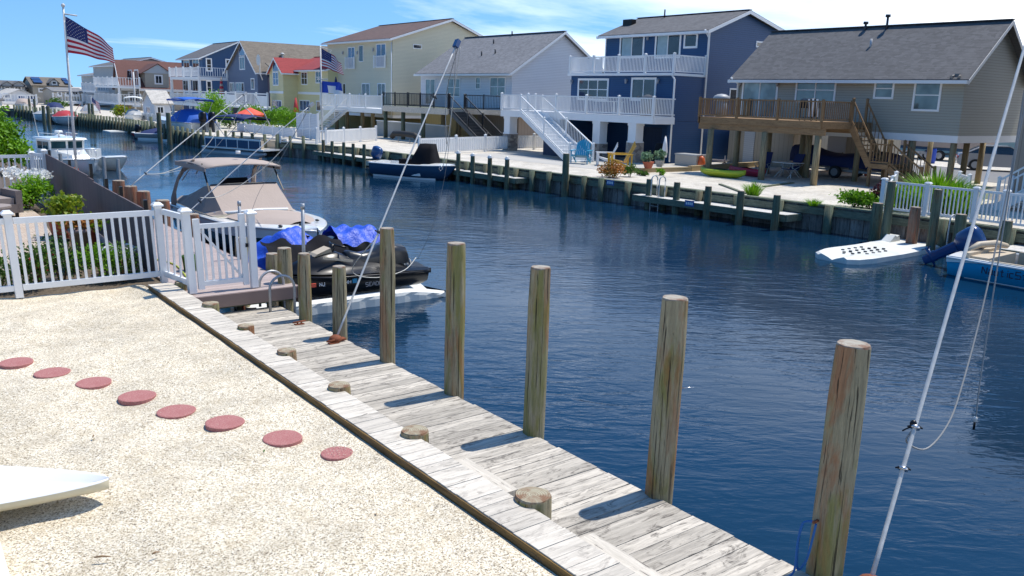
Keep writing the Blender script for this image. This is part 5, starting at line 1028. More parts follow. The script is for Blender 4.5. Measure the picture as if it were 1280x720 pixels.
# ================================================================ background beyond the stilt house
def bg_house(name, label, x0, x1, y0, y1, z1, zr, wall, roof, axis='y', wins=()):
    t = T(name, label, 'house', (x0, (y0+y1)/2, GZ))
    if axis == 'y': house_ridge_y(t, x0, x1, y0, y1, GZ, z1, (x0+x1)/2, zr, wall, roof)
    else: house_ridge_x(t, x0, x1, y0, y1, GZ, z1, zr, wall, roof)
    for f in wins: f(t)
    return t
bg_house('mint_house', 'pale mint house seen under the stilt house across the road', 66, 74, 24, 41.5, 3.6, 5, 'siding_mint', 'roof_grey', 'y', [lambda t: winF(t, 66, (1153, 174), (1165, 178), tw=.08)])
bg_house('white_house', 'low white house seen under the left part of the stilt house across the road', 60, 68, 38, 56, 3.6, 5, 'siding_white', 'roof_grey', 'y', [lambda t: winF(t, 60, (1000, 164), (1008, 172), tw=.08, nv=2), lambda t: winF(t, 60, (1024, 165), (1030, 172), tw=.08)])
bg_house('grey_blue_house', 'blue-grey house wall at the far right beyond the parked car', 66, 75, 10, 22.5, 3.8, 5.2, 'siding_slate', 'roof_grey')
# parked silver car
def car(label, x, y, rz, mat):
    t = T('parked_car', label, 'car', (x, y, GZ+.01), rz, local=True)
    prof = [(-2.25, .35), (-2.28, .62), (-2.20, .92), (-1.75, 1.0), (-1.05, 1.40), (.35, 1.43), (1.15, .98), (2.0, .86), (2.25, .66), (2.28, .38), (2.1, .25), (-2.1, .25)]
    lo = [(-2.25, .35), (-2.28, .62), (-2.20, .92), (-1.75, .99), (1.15, .96), (2.0, .86), (2.25, .66), (2.28, .38), (2.1, .25), (-2.1, .25)]
    m = MB(); m.smooth = True; m.rings([[(a*.97, s*.80, b) for a, b in lo] if abs(s) > .99 else [(a, s*.90/.9*.88, b) for a, b in lo] for s in (-1, -.92, .92, 1)]); b_ = m.build('body', mat, t)
    m = MB(); m.rings([[(-1.85, s*.78, .97), (-1.02, s*.62, 1.40), (.38, s*.62, 1.42), (1.25, s*.78, .96)] for s in (-1, 1)]); gh = m.build('windows', 'glass_dark', t)
    m = MB(); m.box(-1.0, .35, -.60, .60, 1.405, 1.44)
    for s in (-1, 1):
        for a, b in (((-1.9, .80, .96), (-1.02, .635, 1.42)), ((-.35, .80, .97), (-.35, .635, 1.42)), ((1.25, .80, .96), (.36, .635, 1.43)), ((-1.02, .63, 1.42), (.36, .63, 1.43))): m.beam((a[0], a[1]*s, a[2]), (b[0], b[1]*s, b[2]), .07, .05)
    m.build('roof', mat, t)
    for sx in (-1.35, 1.38):
        for sy in (-.80, .80): wheel(t, (sx, sy, .32), .32, .2)
    for sx, mt, nm in ((-2.27, 'red_plastic', 'tail_lamp'), (2.24, 'glass_pale', 'headlight')):
        for sy in (-.62, .62): m = MB(); m.box(sx-.03, sx+.03, sy-.18, sy+.18, .66, .80); m.build(nm, mt, t)
    m = MB(); m.box(-2.31, -2.28, -.26, .26, .62, .75); m.build('number_plate', 'white_plastic', t)
    return t
p = G(1240, 214, GZ); car('silver sedan parked on the road behind the stilt house', p.x+.8, p.y, R(-60), 'car_silver')
p = G(1172, 202, GZ); t = T('trailer_boat', 'tan-covered boat on a trailer parked beyond the stilt house', 'boat', (62, 27, GZ)); q = FX(1165, 185, 60); x, y = 60, q.y-.5
m = MB(); m.smooth = True; m.rings([[(x-1.0, yy, .55), (x-1.1, yy, 1.2), (x-.7, yy, zt), (x, yy, zt+.25), (x+.7, yy, zt), (x+1.1, yy, 1.2), (x+1.0, yy, .55)] for yy, zt in ((y-3.4, 1.5), (y-2, 2.0), (y, 2.1), (y+2, 1.8), (y+3.2, 1.3))], False, (True, True)); m.build('tarp', 'tan_canvas', t)
m = MB(); m.box(x-.9, x+.9, y-3.2, y+3.0, .35, .56); m.build('hull', 'slate_blue_hull', t); m = MB(); m.beam((x-.5, y-3.3, .1), (x, y+4.2, .05), .1, .1); m.beam((x+.5, y-3.3, .1), (x, y+4.2, .05), .1, .1); m.build('trailer_frame', 'galvanised', t); wheel(t, (x-1.05, y-.6, GZ+.35), .35, .2, (1, 0, 0)); wheel(t, (x-1.05, y+.2, GZ+.35), .35, .2, (1, 0, 0))
p = G(1135, 205, GZ); x, y = 58, FX(1128, 195, 58).y; t = T('empty_trailer', 'empty grey boat trailer parked across the road before the mint house', 'trailer', (x, y, GZ)); m = MB(); m.beam((x, y-1.6, .15), (x, y+2.6, .15), .1, .12); m.beam((x-.9, y-1.2, .15), (x+.9, y-1.2, .15), .1, .1); m.beam((x-.9, y-1.2, .2), (x, y+2.0, .2), .08, .08); m.beam((x+.9, y-1.2, .2), (x, y+2.0, .2), .08, .08); m.build('frame', 'galvanised', t)
for s in (-1, 1): wheel(t, (x+s*.95, y-.9, GZ+.3), .3, .16, (1, 0, 0))
# ================================================================ white house with black-railed deck
X3 = 38.0
t = T('white_house', 'white sided single-storey raised house with pale grey roof', 'house', (X3, 56, GZ)); yR3 = FX(640, 100, X3).y; yL3 = FX(526, 110, X3).y; z3 = FX(640, 89, X3).z; zb3 = FX(640, 141, X3).z
rq = FY(707, 41, yR3-.3); rf = house_ridge_y(t, X3, 2*rq.x-X3, yR3, yL3, zb3, z3, rq.x, rq.z, 'siding_white', 'roof_grey_light', .4, .3); x3b = 2*rq.x-X3
m = MB(); m.box(X3-.01, X3+.2, yR3-.01, yL3, zb3-.25, zb3-.003); m.box(X3+.2, x3b, yR3-.01, yR3+.2, zb3-.25, zb3-.003); m.build('skirt_board', 'trim_white', t)
m = MB(); m.box(X3+1.2, x3b-.5, yR3+.6, FX(597, 150, X3+1.2).y, GZ, zb3-.2); m.build('ground_floor_wall', 'board_tan', t)
m = MB(); m.box(X3+3, X3+3.2, FX(597, 150, X3+3).y, yL3+4, GZ, zb3-.2); m.build('garage_wall', 'board_khaki', t)
for a, b, nv, nh, nm in (((532.5, 99.5), (543.5, 130), 2, 1, 'sliding_door'), ((560, 99), (574.5, 120), 2, 2, 'window'), ((595.5, 97.5), (600, 110.5), 1, 2, 'window'), ((613.5, 97.5), (631, 119.5), 2, 2, 'window')): winF(t, X3, a, b, nv=nv, nh=nh, gl='glass_green', tw=.07, name=nm)
for px, py in ((640, 46), (617, 54), (602, 68), (619, 66)):
    f_ = {46: .97, 54: .75, 68: .4, 66: .45}[py]; xx = X3+(rq.x-X3)*f_; q = FX(px, py, xx); zz_ = z3+(rq.z-z3)*f_+.1; m = MB(); m.cyl((xx, q.y, zz_-.1), (xx, q.y, zz_+.35), .06, n=6); m.build('roof_vent', 'dark_metal', rf)
m = MB(); q = FY(720, 48, yR3+3); m.cyl((rq.x+2.2, yR3+3, rq.z-1.6), (rq.x+2.2, yR3+3, rq.z+.15), .12, n=8); m.cyl((rq.x+2.2, yR3+3, rq.z+.15), (rq.x+2.2, yR3+3, rq.z+.25), .18, n=8); m.build('chimney_pipe', 'dark_metal', rf)
for px in (574, 588, 636): q = FX(px, 160, X3+.4); post(t, X3+.4, q.y, GZ, zb3-.25, .14)
xdk = 33.2; zd3 = FX(520, 134, xdk).z; a3 = FX(479, 134, xdk).y; b3 = FX(560, 134, xdk).y
t = T('black_railed_deck', 'grey raised deck with thin black railing on the white house', 'deck', (xdk, (a3+b3)/2, GZ))
m = MB(); m.box(xdk, X3-.01, b3, a3, zd3-.05, zd3); m.build('deck_boards', 'bulk_wood', t); m = MB(); m.box(xdk-.04, xdk-.002, b3, a3, zd3-.42, zd3-.004); m.box(xdk, X3-.01, b3-.04, b3-.002, zd3-.35, zd3-.004); m.build('rim_board', 'cap_wood', t)
rk3 = dict(h=1.0, mat='black_rail', bal=.14, bw=.02, pw=.07, post=1.9, caps=False)
railing(t, (xdk, a3, zd3), (xdk, b3, zd3), **rk3); railing(t, (xdk, a3, zd3), (X3-.2, a3, zd3), first=False, **rk3); railing(t, (xdk+1.5, b3, zd3), (X3-.2, b3, zd3), **rk3)
stairs(t, (xdk+.75, b3, zd3), (xdk+.75, b3-4.6, GZ), 1.3, 'dark_metal', rmat='black_rail', bw=.02, h=.95, bal=.14, open_riser=False)
for px, py, x in ((482, 178, 33.5), (504, 177, 33.5), (529, 171, 33.5), (554, 168, 35.5), (573, 165, 36.5)): q = FX(px, 150, x); post(t, x, q.y, GZ, zd3-.4, .16, 'pile_green' if px < 530 else 'post_wood')
# picket fences of the far bank
def pfence(label, pts, h=1.05, post=2.4, group=None):
    t = T('picket_fence', label, 'fence', (*pts[0], GZ), group=group)
    for i_, ((x0, y0), (x1, y1)) in enumerate(zip(pts, pts[1:])): railing(t, (x0, y0, GZ), (x1, y1, GZ), h-.10, first=(i_ == 0), bal=.17, bw=.085, post=post, pw=.13, rail=(.04, .09), low=.15, ph=h)
    return t
f0, f1, f2 = G(524, 194, GZ), G(570, 191.5, GZ), G(640, 188, GZ); pfence('long white picket fence between the white and navy houses', [(f0.x, f0.y), (f1.x, f1.y), (f2.x, f2.y), (f2.x+4, f2.y+.4)])
g0, g1, g2 = G(396, 181, GZ), G(402, 181, GZ), G(470, 176, GZ); pfence('white picket fence before the stairs of the cream house', [(g0.x, g0.y), (g1.x+.3, g1.y), (g2.x, g2.y)])
p0, p1 = G(470, 180, GZ), G(555, 175, GZ); x, y0, y1 = 33.0, FX(555, 165, 33).y, FX(472, 165, 33).y
t = T('low_wall', 'low grey-brown concrete wall under the black-railed deck', 'wall', (x, y0, GZ)); m = MB(); m.box(34.6, 34.9, FX(556, 160, 34.6).y, FX(471, 160, 34.6).y, GZ, .82); m.build('panel', 'concrete', t); m = MB(); m.box(34.52, 34.98, FX(556, 160, 34.6).y, FX(471, 160, 34.6).y, .823, .90); m.build('coping', 'trim_white', t)
p = G(505, 178, GZ); t = T('inflatable_tube', 'black inflatable roll lying on a rack under the black-railed deck', 'inflatable', (p.x, p.y, GZ)); m = MB(); m.smooth = True; m.tube([(31.5, FX(490, 168, 31.5).y, -.05), (31.5, FX(493, 165, 31.5).y, .22), (31.5, FX(505, 164, 31.5).y, .26), (31.5, FX(518, 164, 31.5).y, .24), (31.5, FX(522, 167, 31.5).y, .05)], .2, 8); m.build('tube', 'rubber', t)
m = MB(); yy = FX(505, 170, 31.5).y; m.cyl((31.5, yy-.8, GZ), (31.5, yy-.8, .1), .03, n=6); m.cyl((31.5, yy+.8, GZ), (31.5, yy+.8, .1), .03, n=6); m.build('rack', 'galvanised', t)
# ================================================================ cream two-storey house
X4 = 38.0
t = T('cream_house', 'tall cream two-storey house with brown roof', 'house', (X4, 74, GZ)); yR4 = FX(491, 100, X4).y; yL4 = FX(410, 100, X4).y; z4 = FX(491, 47, X4).z-.05
rq = FY(566, 25, yR4-.3); rb = FY(597, 49, yR4-.3); zeb = 7.6
rf = house_ridge_y(t, X4, 49.5, yR4, yL4, 1.2, z4, rq.x, rq.z, 'siding_cream', 'roof_brown', .45, .3, zeb=zeb)
m = MB(); m.box(X4+4, X4+11, yR4+.5, yL4-.3, GZ, 1.19); m.build('ground_floor_wall', 'board_khaki', t); m = MB(); m.box(X4-.01, X4+.2, yR4-.01, yL4, .95, 1.195); m.box(X4+.2, 49.4, yR4-.01, yR4+.15, .95, 1.195); m.build('skirt_board', 'trim_white', t)
for a, b in (((435.5, 60), (443.5, 85)), ((471, 56), (482, 83.5))):
    w_ = winF(t, X4, a, b, nv=2, gl='glass_blue', tw=.08, name='balcony_door'); q0, q1 = FX(a[0]-2, b[1], X4), FX(b[0]+1, b[1], X4); railing(t, (X4-.15, q0.y, q1.z-.1), (X4-.15, q1.y, q1.z-.1), 1.05, bal=.13, post=0, pw=.08, caps=False, name='juliet_railing')
winF(t, X4, (449, 57.5), (454, 76.5), gl='glass_dark', tw=.05); winF(t, X4, (453, 105), (462, 120), nv=2, gl='glass_dark', tw=.08, name='patio_door'); winF(t, X4, (472.5, 105), (481.5, 119.5), nv=2, gl='glass_dark', tw=.08, name='patio_door'); winF(t, X4, (429, 105), (432, 117), tw=.05)
winS(t, yR4-.001, (517, 56), (526.5, 60.5), tw=.06)
m = MB(); m.tube([(X4-.06, yR4+.12, z4-.3), (X4-.06, yR4+.12, 1.2)], .05, 6); m.build('downpipe', 'trim_white', t)
for px in (467, 429, 447):
    q = FX(px, 62 if px > 460 else 66, X4); m = MB(); m.box(X4-.12, X4, q.y-.08, q.y+.08, q.z-.15, q.z+.12); m.build('wall_lamp', 'lamp_grey', t)
xd4 = 34.0; zd4 = FX(440, 134, xd4).z; a4, b4 = FX(401, 132, xd4).y, FX(478, 135, xd4).y
t = T('white_deck', 'white railed raised deck with stairs on the cream house', 'deck', (xd4, a4, GZ)); m = MB(); m.box(xd4, X4-.01, b4, a4, zd4-.05, zd4); m.build('deck_boards', 'white_paint', t); m = MB(); m.box(xd4-.04, xd4-.002, b4, a4, zd4-.38, zd4-.004); m.build('rim_board', 'trim_white', t)
rk4 = dict(h=1.05, bal=.15, post=2.6, pw=.13); railing(t, (xd4, a4, zd4), (xd4, b4, zd4), **rk4); railing(t, (xd4, a4, zd4), (X4-.1, a4, zd4), first=False, **rk4)
s0 = FX(424, 130, xd4-.7).y; s1 = FX(403, 178, xd4-3.6); stairs(t, (xd4-.6, s0-.3, zd4), (xd4-.9, s0+4.2, GZ), 1.2, 'white_vinyl', open_riser=True, h=.9)
for px in (421, 434, 453, 466): q = FX(px, 150, xd4+1.5); post(t, xd4+1.5, q.y, GZ, zd4-.05, .17)
q = FX(420, 110, 36); t = T('folded_umbrella', 'dark folded umbrella on the white deck of the cream house', 'umbrella', (36, q.y, zd4)); m = MB(); m.cyl((36, q.y, zd4), (36, q.y, zd4+2.6), .03, n=6); m.build('pole', 'pole_white', t); m = MB(); m.smooth = True; m.rings([[(36+r*math.cos(a), q.y+r*math.sin(a), zd4+z) for a in [2*math.pi*k/10 for k in range(10)]] for r, z in ((.2, 1.2), (.22, 1.6), (.12, 2.2), (.03, 2.6))]); m.build('canopy', 'navy_canvas', t)
# ================================================================ yellow house with red roof
def Xrange(X, a, b): return sorted((FX(a[0], a[1], X).y, FX(b[0], b[1], X).y))
X5 = 37.0
y5a, y5b = FX(410, 100, X5).y, FX(354, 100, X5).y; y5c = FX(337, 100, X5-2).y; z5 = FX(380, 86, X5).z
t = T('yellow_house', 'pale yellow house with bright red roof and arched window', 'house', (X5, 80, GZ))
q = FX(343, 73, X5-1.6); xg = X5-1.6; yg0, yg1 = FX(354, 100, xg).y, FX(337, 100, xg).y
house_ridge_y(t, X5, X5+8, y5a, yg1, GZ, z5-.1, X5+3.6, z5+1.3, 'siding_yellow', 'roof_red', .3, .1)
zap = FX(343.5, 73, xg).z; house_ridge_x(t, xg, X5+3, yg0, yg1, GZ, FX(355, 90, xg).z, zap, 'siding_yellow', 'roof_red', .25)
zbd = FX(370, 116, X5).z; m = MB(); m.box(X5-.05, X5-.002, y5a, yg0, zbd-.12, zbd+.12); m.box(xg-.05, xg-.002, yg0, yg1, zbd-.12, zbd+.12); m.build('band_board', 'trim_white', t)
winF(t, xg, (341.5, 91), (348, 106), nv=2, nh=2, gl='glass_blue', tw=.1); a_, b_ = FX(341.5, 90, xg), FX(348, 90, xg); rr5 = (a_.y-b_.y)/2; cyy = (a_.y+b_.y)/2
m = MB(); m.prism([(xg-.035, cyy+(rr5+.1)*math.cos(a), a_.z+.05+(rr5*1.5+.1)*math.sin(a)) for a in [math.pi*k/12 for k in range(13)]], (.03, 0, 0)); aw = m.build('arched_window', 'trim_white', t); m = MB(); m.prism([(xg-.045, cyy+rr5*math.cos(a), a_.z+.1+rr5*1.5*math.sin(a)) for a in [math.pi*k/12 for k in range(13)]], (.006, 0, 0)); m.build('pane', 'glass_blue', aw)
for a, b, nv, g in (((377, 91), (384, 105), 2, 'glass_dark'), ((395, 90), (402, 103), 2, 'glass_dark'), ((361, 124), (367, 138), 1, 'glass_dark'), ((375, 126), (387, 138), 3, 'glass_blue'), ((396, 127), (401, 138), 1, 'glass_dark')): winF(t, X5, a, b, nv=nv, nh=2 if nv == 2 else 1, gl=g, tw=.1)
winF(t, xg, (341, 126), (352, 138), nv=3, gl='glass_blue', tw=.1)
# ================================================================ slate house with steep gable
X6 = 38.0
y0, y1 = FX(322, 100, X6).y, FX(284, 100, X6).y; za, zb_ = FX(322, 89, X6).z, FX(284, 94, X6).z; ap = FX(303, 52, X6)
t = T('slate_house', 'slate blue house with steep gable front and tan roof', 'house', (X6, (y0+y1)/2, GZ))
rf = house_ridge_x(t, X6, X6+20, y0, y1, GZ, za, ap.z, 'siding_slate', 'roof_tan', .35, yr=ap.y)
m = MB(); m.box(X6+1.2, X6+14, y0-4.5, y0-.01, GZ, za-.6); m.build('side_wing', 'siding_mauve', t)
m = MB(); roof_slab(m, (X6+.9, y0-5.0, za-.75), (X6+16, y0-5.0, za-.75), (X6+16, y0-.2, za+1.0), (X6+.9, y0-.2, za+1.0)); m.build('roof', 'roof_tan', t)
winF(t, X6, (299.5, 72), (306, 86), nv=2, gl='glass_dark', tw=.12); a_, b_ = FX(299.5, 71, X6), FX(306, 71, X6); cyy = (a_.y+b_.y)/2; r6 = (a_.y-b_.y)/2
m = MB(); m.prism([(X6-.035, cyy+(r6+.12)*math.cos(a), a_.z+.1+(r6*1.7+.1)*math.sin(a)) for a in [math.pi*k/12 for k in range(13)]], (.03, 0, 0)); aw = m.build('arched_window', 'trim_white', t); m = MB(); m.prism([(X6-.045, cyy+r6*math.cos(a), a_.z+.15+r6*1.7*math.sin(a)) for a in [math.pi*k/12 for k in range(13)]], (.006, 0, 0)); m.build('pane', 'glass_blue', aw)
for a, b, nv in (((287.5, 104), (293, 114), 2), ((295, 104), (305, 114), 3), ((314, 99), (318, 111), 1)): winF(t, X6, a, b, nv=nv, gl='glass_dark', tw=.12)
q = FX(335, 70, X6+3); m = MB(); m.cyl((X6+3, q.y, q.z-1.2), (X6+3, q.y, q.z+.9), .28, n=10); m.cyl((X6+3, q.y, q.z+.9), (X6+3, q.y, q.z+1.0), .36, n=10); m.box(X6+2.5, X6+3.5, q.y-.8, q.y+.6, q.z-1.35, q.z-.85); m.build('chimney', 'dark_metal', rf)
for px, py, s in ((353, 67, .35), (330, 85, .35)): q = FX(px, py, X6+4); m = MB(); m.cyl((X6+4, q.y, q.z-.9), (X6+4, q.y, q.z-.1), .12, n=8); m.cyl((X6+4, q.y, q.z-.1), (X6+4, q.y, q.z+.1), s, .08, 10); m.build('roof_vent', 'pole_white', rf)
q = FX(325, 75, X6-.4); m = MB(); m.smooth = True; m.rings([[(X6-.5-.10*f*f, q.y+.62*f*math.cos(a), q.z+.62*f*math.sin(a)) for a in [2*math.pi*k/16 for k in range(16)]] for f in (.05, .4, .7, 1.0)]); m.smooth = False; m.tube([(X6-.45, q.y, q.z), (X6-.3, q.y+.4, q.z-1.5), (X6, q.y+.4, q.z-2.2)], .06, 6); m.build('satellite_dish', 'pole_white', t)
xd = 34.5; pa, pb = FX(230, 117, xd), FX(334, 117, xd)
t = T('white_deck', 'long white paneled raised deck of the slate and blue houses', 'deck', (xd, pb.y, GZ)); zf = FX(280, 131, xd).z; zt_ = FX(280, 115, xd).z
m = MB(); m.box(xd, X6-.01, pb.y, pa.y, zf-.2, zf); m.build('deck_boards', 'trim_white', t); k_ = 0
ys = [pb.y+(pa.y-pb.y)*i/9 for i in range(10)]
for i in range(9):
    m = MB(); a, b = ys[i]+.07, ys[i+1]-.07
    if i < 1 or i > 2: m.box(xd, xd+.05, a, b, zf+.1, zt_-.25); m.box(xd-.02, xd+.07, a, b, zt_-.12, zt_); m.build('railing_panel', 'white_vinyl', t)
    else:
        m.box(xd-.02, xd+.07, a, b, zt_-.12, zt_); m.box(xd-.02, xd+.07, a, b, zf+.1, zf+.2)
        for j in range(8): y = a+(b-a)*(j+.5)/8; m.box(xd, xd+.05, y-.03, y+.03, zf+.2, zt_-.12)
        m.build('railing', 'white_vinyl', t)
for y in ys: m = MB(); m.box(xd-.06, xd+.1, y-.08, y+.08, zf-.1, zt_+.12); m.build('railing_post', 'white_vinyl', t)
for y in ys[::2]: m = MB(); m.box(xd+.3, xd+.55, y-.12, y+.12, GZ, zf-.2); m.build('support_post', 'trim_white', t)
# ================================================================ bright blue house with two porches
X7, XP = 38.0, 34.4
t = T('blue_house', 'royal blue two-storey house with stacked white railed porches', 'house', (X7, 115, GZ))
y0, y1 = FX(254, 100, X7).y, FX(228, 100, X7).y; z7 = FX(254, 71, X7).z; rx = FY(297, 53, y0-.3)
house_ridge_y(t, X7, 2*rx.x-X7, y0, y1, GZ, z7, rx.x, rx.z, 'siding_navy', 'roof_grey', .6, .4)
for a, b in (((258, 74), (264.5, 88.5)), ((283.5, 75), (288, 85)), ((259, 102), (264, 116))):
    pass
winS(t, y0-.002, (258.5, 74), (264, 88), nh=2, tw=.15, gl='glass_dark'); winS(t, y0-.002, (283, 75), (288, 84), nh=2, tw=.15, gl='glass_dark'); winS(t, y0-.002, (259, 102), (264, 116), nh=2, tw=.15, gl='glass_dark')
winF(t, X7, (230, 76), (237, 88), nv=2, gl='glass_dark', tw=.15); winF(t, X7, (241, 75), (249, 88), nv=2, gl='glass_dark', tw=.15)
zA, zB = FX(214, 96, XP).z, FX(214, 127, XP).z; ya, yb = FX(249, 110, XP).y, FX(213, 110, XP).y
for zz_, nm in ((zA, 'upper_porch'), (zB, 'lower_porch')):
    m = MB(); m.box(XP, X7-.01, ya, yb, zz_-.35, zz_); m.build(nm, 'trim_white', t); railing(t, (XP, yb, zz_), (XP, ya, zz_), 1.15, bal=.28, bw=.05, post=3, pw=.2); railing(t, (XP, ya, zz_), (X7-.1, ya, zz_), 1.15, bal=.28, bw=.05, post=3, pw=.2, first=False)
for f in (0.02, .35, .98):
    y = ya+(yb-ya)*f; m = MB(); m.box(XP, XP+.28, y-.14, y+.14, zB, zA-.35); m.build('porch_column', 'trim_white', t); m = MB(); m.box(XP, XP+.28, y-.14, y+.14, GZ, zB-.35); m.build('porch_column', 'trim_white', t)
winF(t, X7-.01, (229, 101), (238, 114), nv=3, gl='glass_dark', tw=.15, name='sliding_door'); winF(t, X7-.01, (241, 101), (250, 114), nv=3, gl='glass_dark', tw=.15, name='sliding_door')
q = FX(277, 110, 36.6); t = T('folded_umbrella', 'folded striped garden umbrella standing on the long white deck', 'umbrella', (36.6, q.y, zf)); m = MB(); m.cyl((36.6, q.y, zf), (36.6, q.y, zf+3.2), .05, n=6); m.build('pole', 'post_wood', t)
for k in range(6): m = MB(); m.cyl((36.6, q.y, zf+1.2+.3*k), (36.6, q.y, zf+1.5+.3*k), .32-.035*k, .29-.035*k, 8); m.build('canopy_band', ('flag_red', 'tan_canvas')[k % 2], t)
# ================================================================ beige house with rust roof, dormer, and its neighbours
Y8 = 132.0
t = T('rust_roof_house', 'beige house with steep rusty red-brown roof and a white-topped dormer', 'house', (36, Y8, GZ))
a8 = FY(152, 110, Y8); r8 = FY(144.5, 75.5, Y8+5); e8 = FY(228, 112, Y8)
xg0 = a8.x; m = MB(); zE = a8.z; zR = r8.z
xr0 = r8.x+.3; xg2 = 2*xr0-xg0; m.prism([(xg0, Y8, GZ), (xg2, Y8+12, GZ), (xg2, Y8+12, zE), (xr0, Y8+6, zR), (xg0, Y8, zE)], (30, 0, 0)); m.build('wall', 'siding_beige', t)
m = MB(); roof_slab(m, (xg0-.3, Y8-.4, zE-.2), (xg0+31, Y8-.4, zE-.2), (xg0+31, Y8+6, zR+.15), (xr0-.3, Y8+6, zR+.15)); roof_slab(m, (xg2-.3, Y8+12.4, zE-.2), (xg0+31, Y8+12.4, zE-.2), (xg0+31, Y8+6, zR+.15), (xr0-.3, Y8+6, zR+.15)); rf = m.build('roof', 'roof_rust', t)
m = MB(); m.box(xg0-.2, xg0+31, Y8-.5, Y8-.41, zE-.35, zE-.0); m.prism([(xg0-.35, Y8-.4, zE-.5), (xg0-.35, Y8-.4, zE-.1), (xr0-.35, Y8+6, zR+.2), (xr0-.35, Y8+6, zR-.3)], (.04, 0, 0)); m.build('rake_board', 'trim_white', rf)
winS(t, Y8-.002, (162, 116.5), (172.5, 126), nv=2, tw=.25, gl='glass_dark')
d0, d1, dp = FY(182, 110, Y8+.2), FY(212, 110, Y8+.2), FY(197, 82, Y8+.2); zd = FY(197, 91, Y8+.2).z
m = MB(); m.prism([(d0.x, Y8+.2, zE-.1), (d1.x, Y8+.2, zE-.1), (d1.x, Y8+.2, zd), (dp.x, Y8+.2, dp.z), (d0.x, Y8+.2, zd)], (0, 6, 0)); dm = m.build('dormer', 'siding_beige', t); m = MB(); m.prism([(d0.x-.5, Y8+.1, zd-.1), (d1.x+.5, Y8+.1, zd-.1), (dp.x, Y8+.1, dp.z+.2)], (0, .09, 0)); m.build('pediment', 'siding_pale', dm)
m = MB(); roof_slab(m, (d0.x-.6, Y8+.0, zd-.15), (d0.x-.6, Y8+5.5, zd-.15), (dp.x, Y8+5.5, dp.z+.3), (dp.x, Y8, dp.z+.3), .1); roof_slab(m, (d1.x+.6, Y8+.0, zd-.15), (d1.x+.6, Y8+5.5, zd-.15), (dp.x, Y8+5.5, dp.z+.3), (dp.x, Y8, dp.z+.3), .1); m.build('dormer_roof', 'roof_rust', dm); winS(dm, Y8+.19, (194.5, 95), (202, 104), nv=2, tw=.2, gl='glass_dark')
# white shed
Ys = 100.; t = T('garden_shed', 'small white shed with pale grey roof near the far bulkhead', 'shed', (28, Ys, GZ)); a, b = FY(179, 132, Ys), FY(193, 132, Ys); ap = FY(186, 119, Ys); zs = FY(193, 128, Ys).z
a = b; sl_ = FY(213, 132, Ys).x-a.x; dp_ = FX(179, 132, a.x).y-Ys; m = MB(); m.prism([(a.x, Ys+dp_, GZ), (a.x, Ys, GZ), (a.x, Ys, zs), (a.x, Ys+dp_/2, ap.z+.4), (a.x, Ys+dp_, zs)], (sl_, 0, 0)); m.build('wall', 'siding_white', t)
m = MB(); h2_ = Ys+dp_/2; roof_slab(m, (a.x-.3, Ys-.3, zs-.1), (a.x+sl_+.3, Ys-.3, zs-.1), (a.x+sl_+.3, h2_, ap.z+.55), (a.x-.3, h2_, ap.z+.55)); roof_slab(m, (a.x-.3, Ys+dp_+.3, zs-.1), (a.x+sl_+.3, Ys+dp_+.3, zs-.1), (a.x+sl_+.3, h2_, ap.z+.55), (a.x-.3, h2_, ap.z+.55)); m.build('roof', 'roof_pale', t)
winF(t, a.x-.002, (183, 134), (188, 141), tw=.15, gl='glass_blue'); winS(t, Ys-.002, (197, 134), (204, 141), nv=2, tw=.15, gl='glass_dark')
# balcony houses
def balcony_house(name, label, X, pxl, pxr, pyr, pyeave, levels, wall, roof, depth=12, rise=1.6, gl='glass_dark', cols=4):
    y0, y1 = FX(pxr, 120, X+3).y, FX(pxl, 120, X+3).y; ze = FX((pxl+pxr)/2, pyeave, X+3).z; t = T(name, label, 'house', (X, (y0+y1)/2, GZ))
    house_ridge_y(t, X+3, X+3+depth, y0, y1, GZ, ze, X+3+depth/2, ze+rise, wall, roof, .5, .4)
    for lv in levels:
        z = FX((pxl+pxr)/2, lv, X).z; y0, y1 = FX(pxr, 120, X).y, FX(pxl, 120, X).y; m = MB(); m.box(X, X+2.99, y0, y1, z-.3, z); m.build('balcony', 'trim_white', t); railing(t, (X, y1, z), (X, y0, z), 1.15, bal=.34, bw=.06, post=3, pw=.2); railing(t, (X, y0, z), (X+2.9, y0, z), 1.15, bal=.34, bw=.06, post=3, pw=.2, first=False)
        for i in range(cols): y = y0+(y1-y0)*(i+.5)/cols; win(t, (X+3, y+.9, z+.2), (0, -1, 0), (-1, 0, 0), 1.8, 2.0, nv=2, gl=gl, tw=.15)
        for y in (y0+.15, y1-.15): m = MB(); m.box(X+.05, X+.3, y-.13, y+.13, GZ, z); m.build('balcony_post', 'trim_white', t)
    return t
balcony_house('balcony_house', 'beige three-storey house with stacked white balconies left of the rusty roof', 30, 119, 148, 0, 82, (107, 127), 'siding_grey', 'roof_grey', 10, 1.3)
balcony_house('balcony_house', 'pale grey balcony house, farthest left of the row on the right bank', 31, 103.5, 120, 0, 94, (113, 128), 'siding_pale', 'roof_grey_light', 9, .9, 'glass_blue', 3)
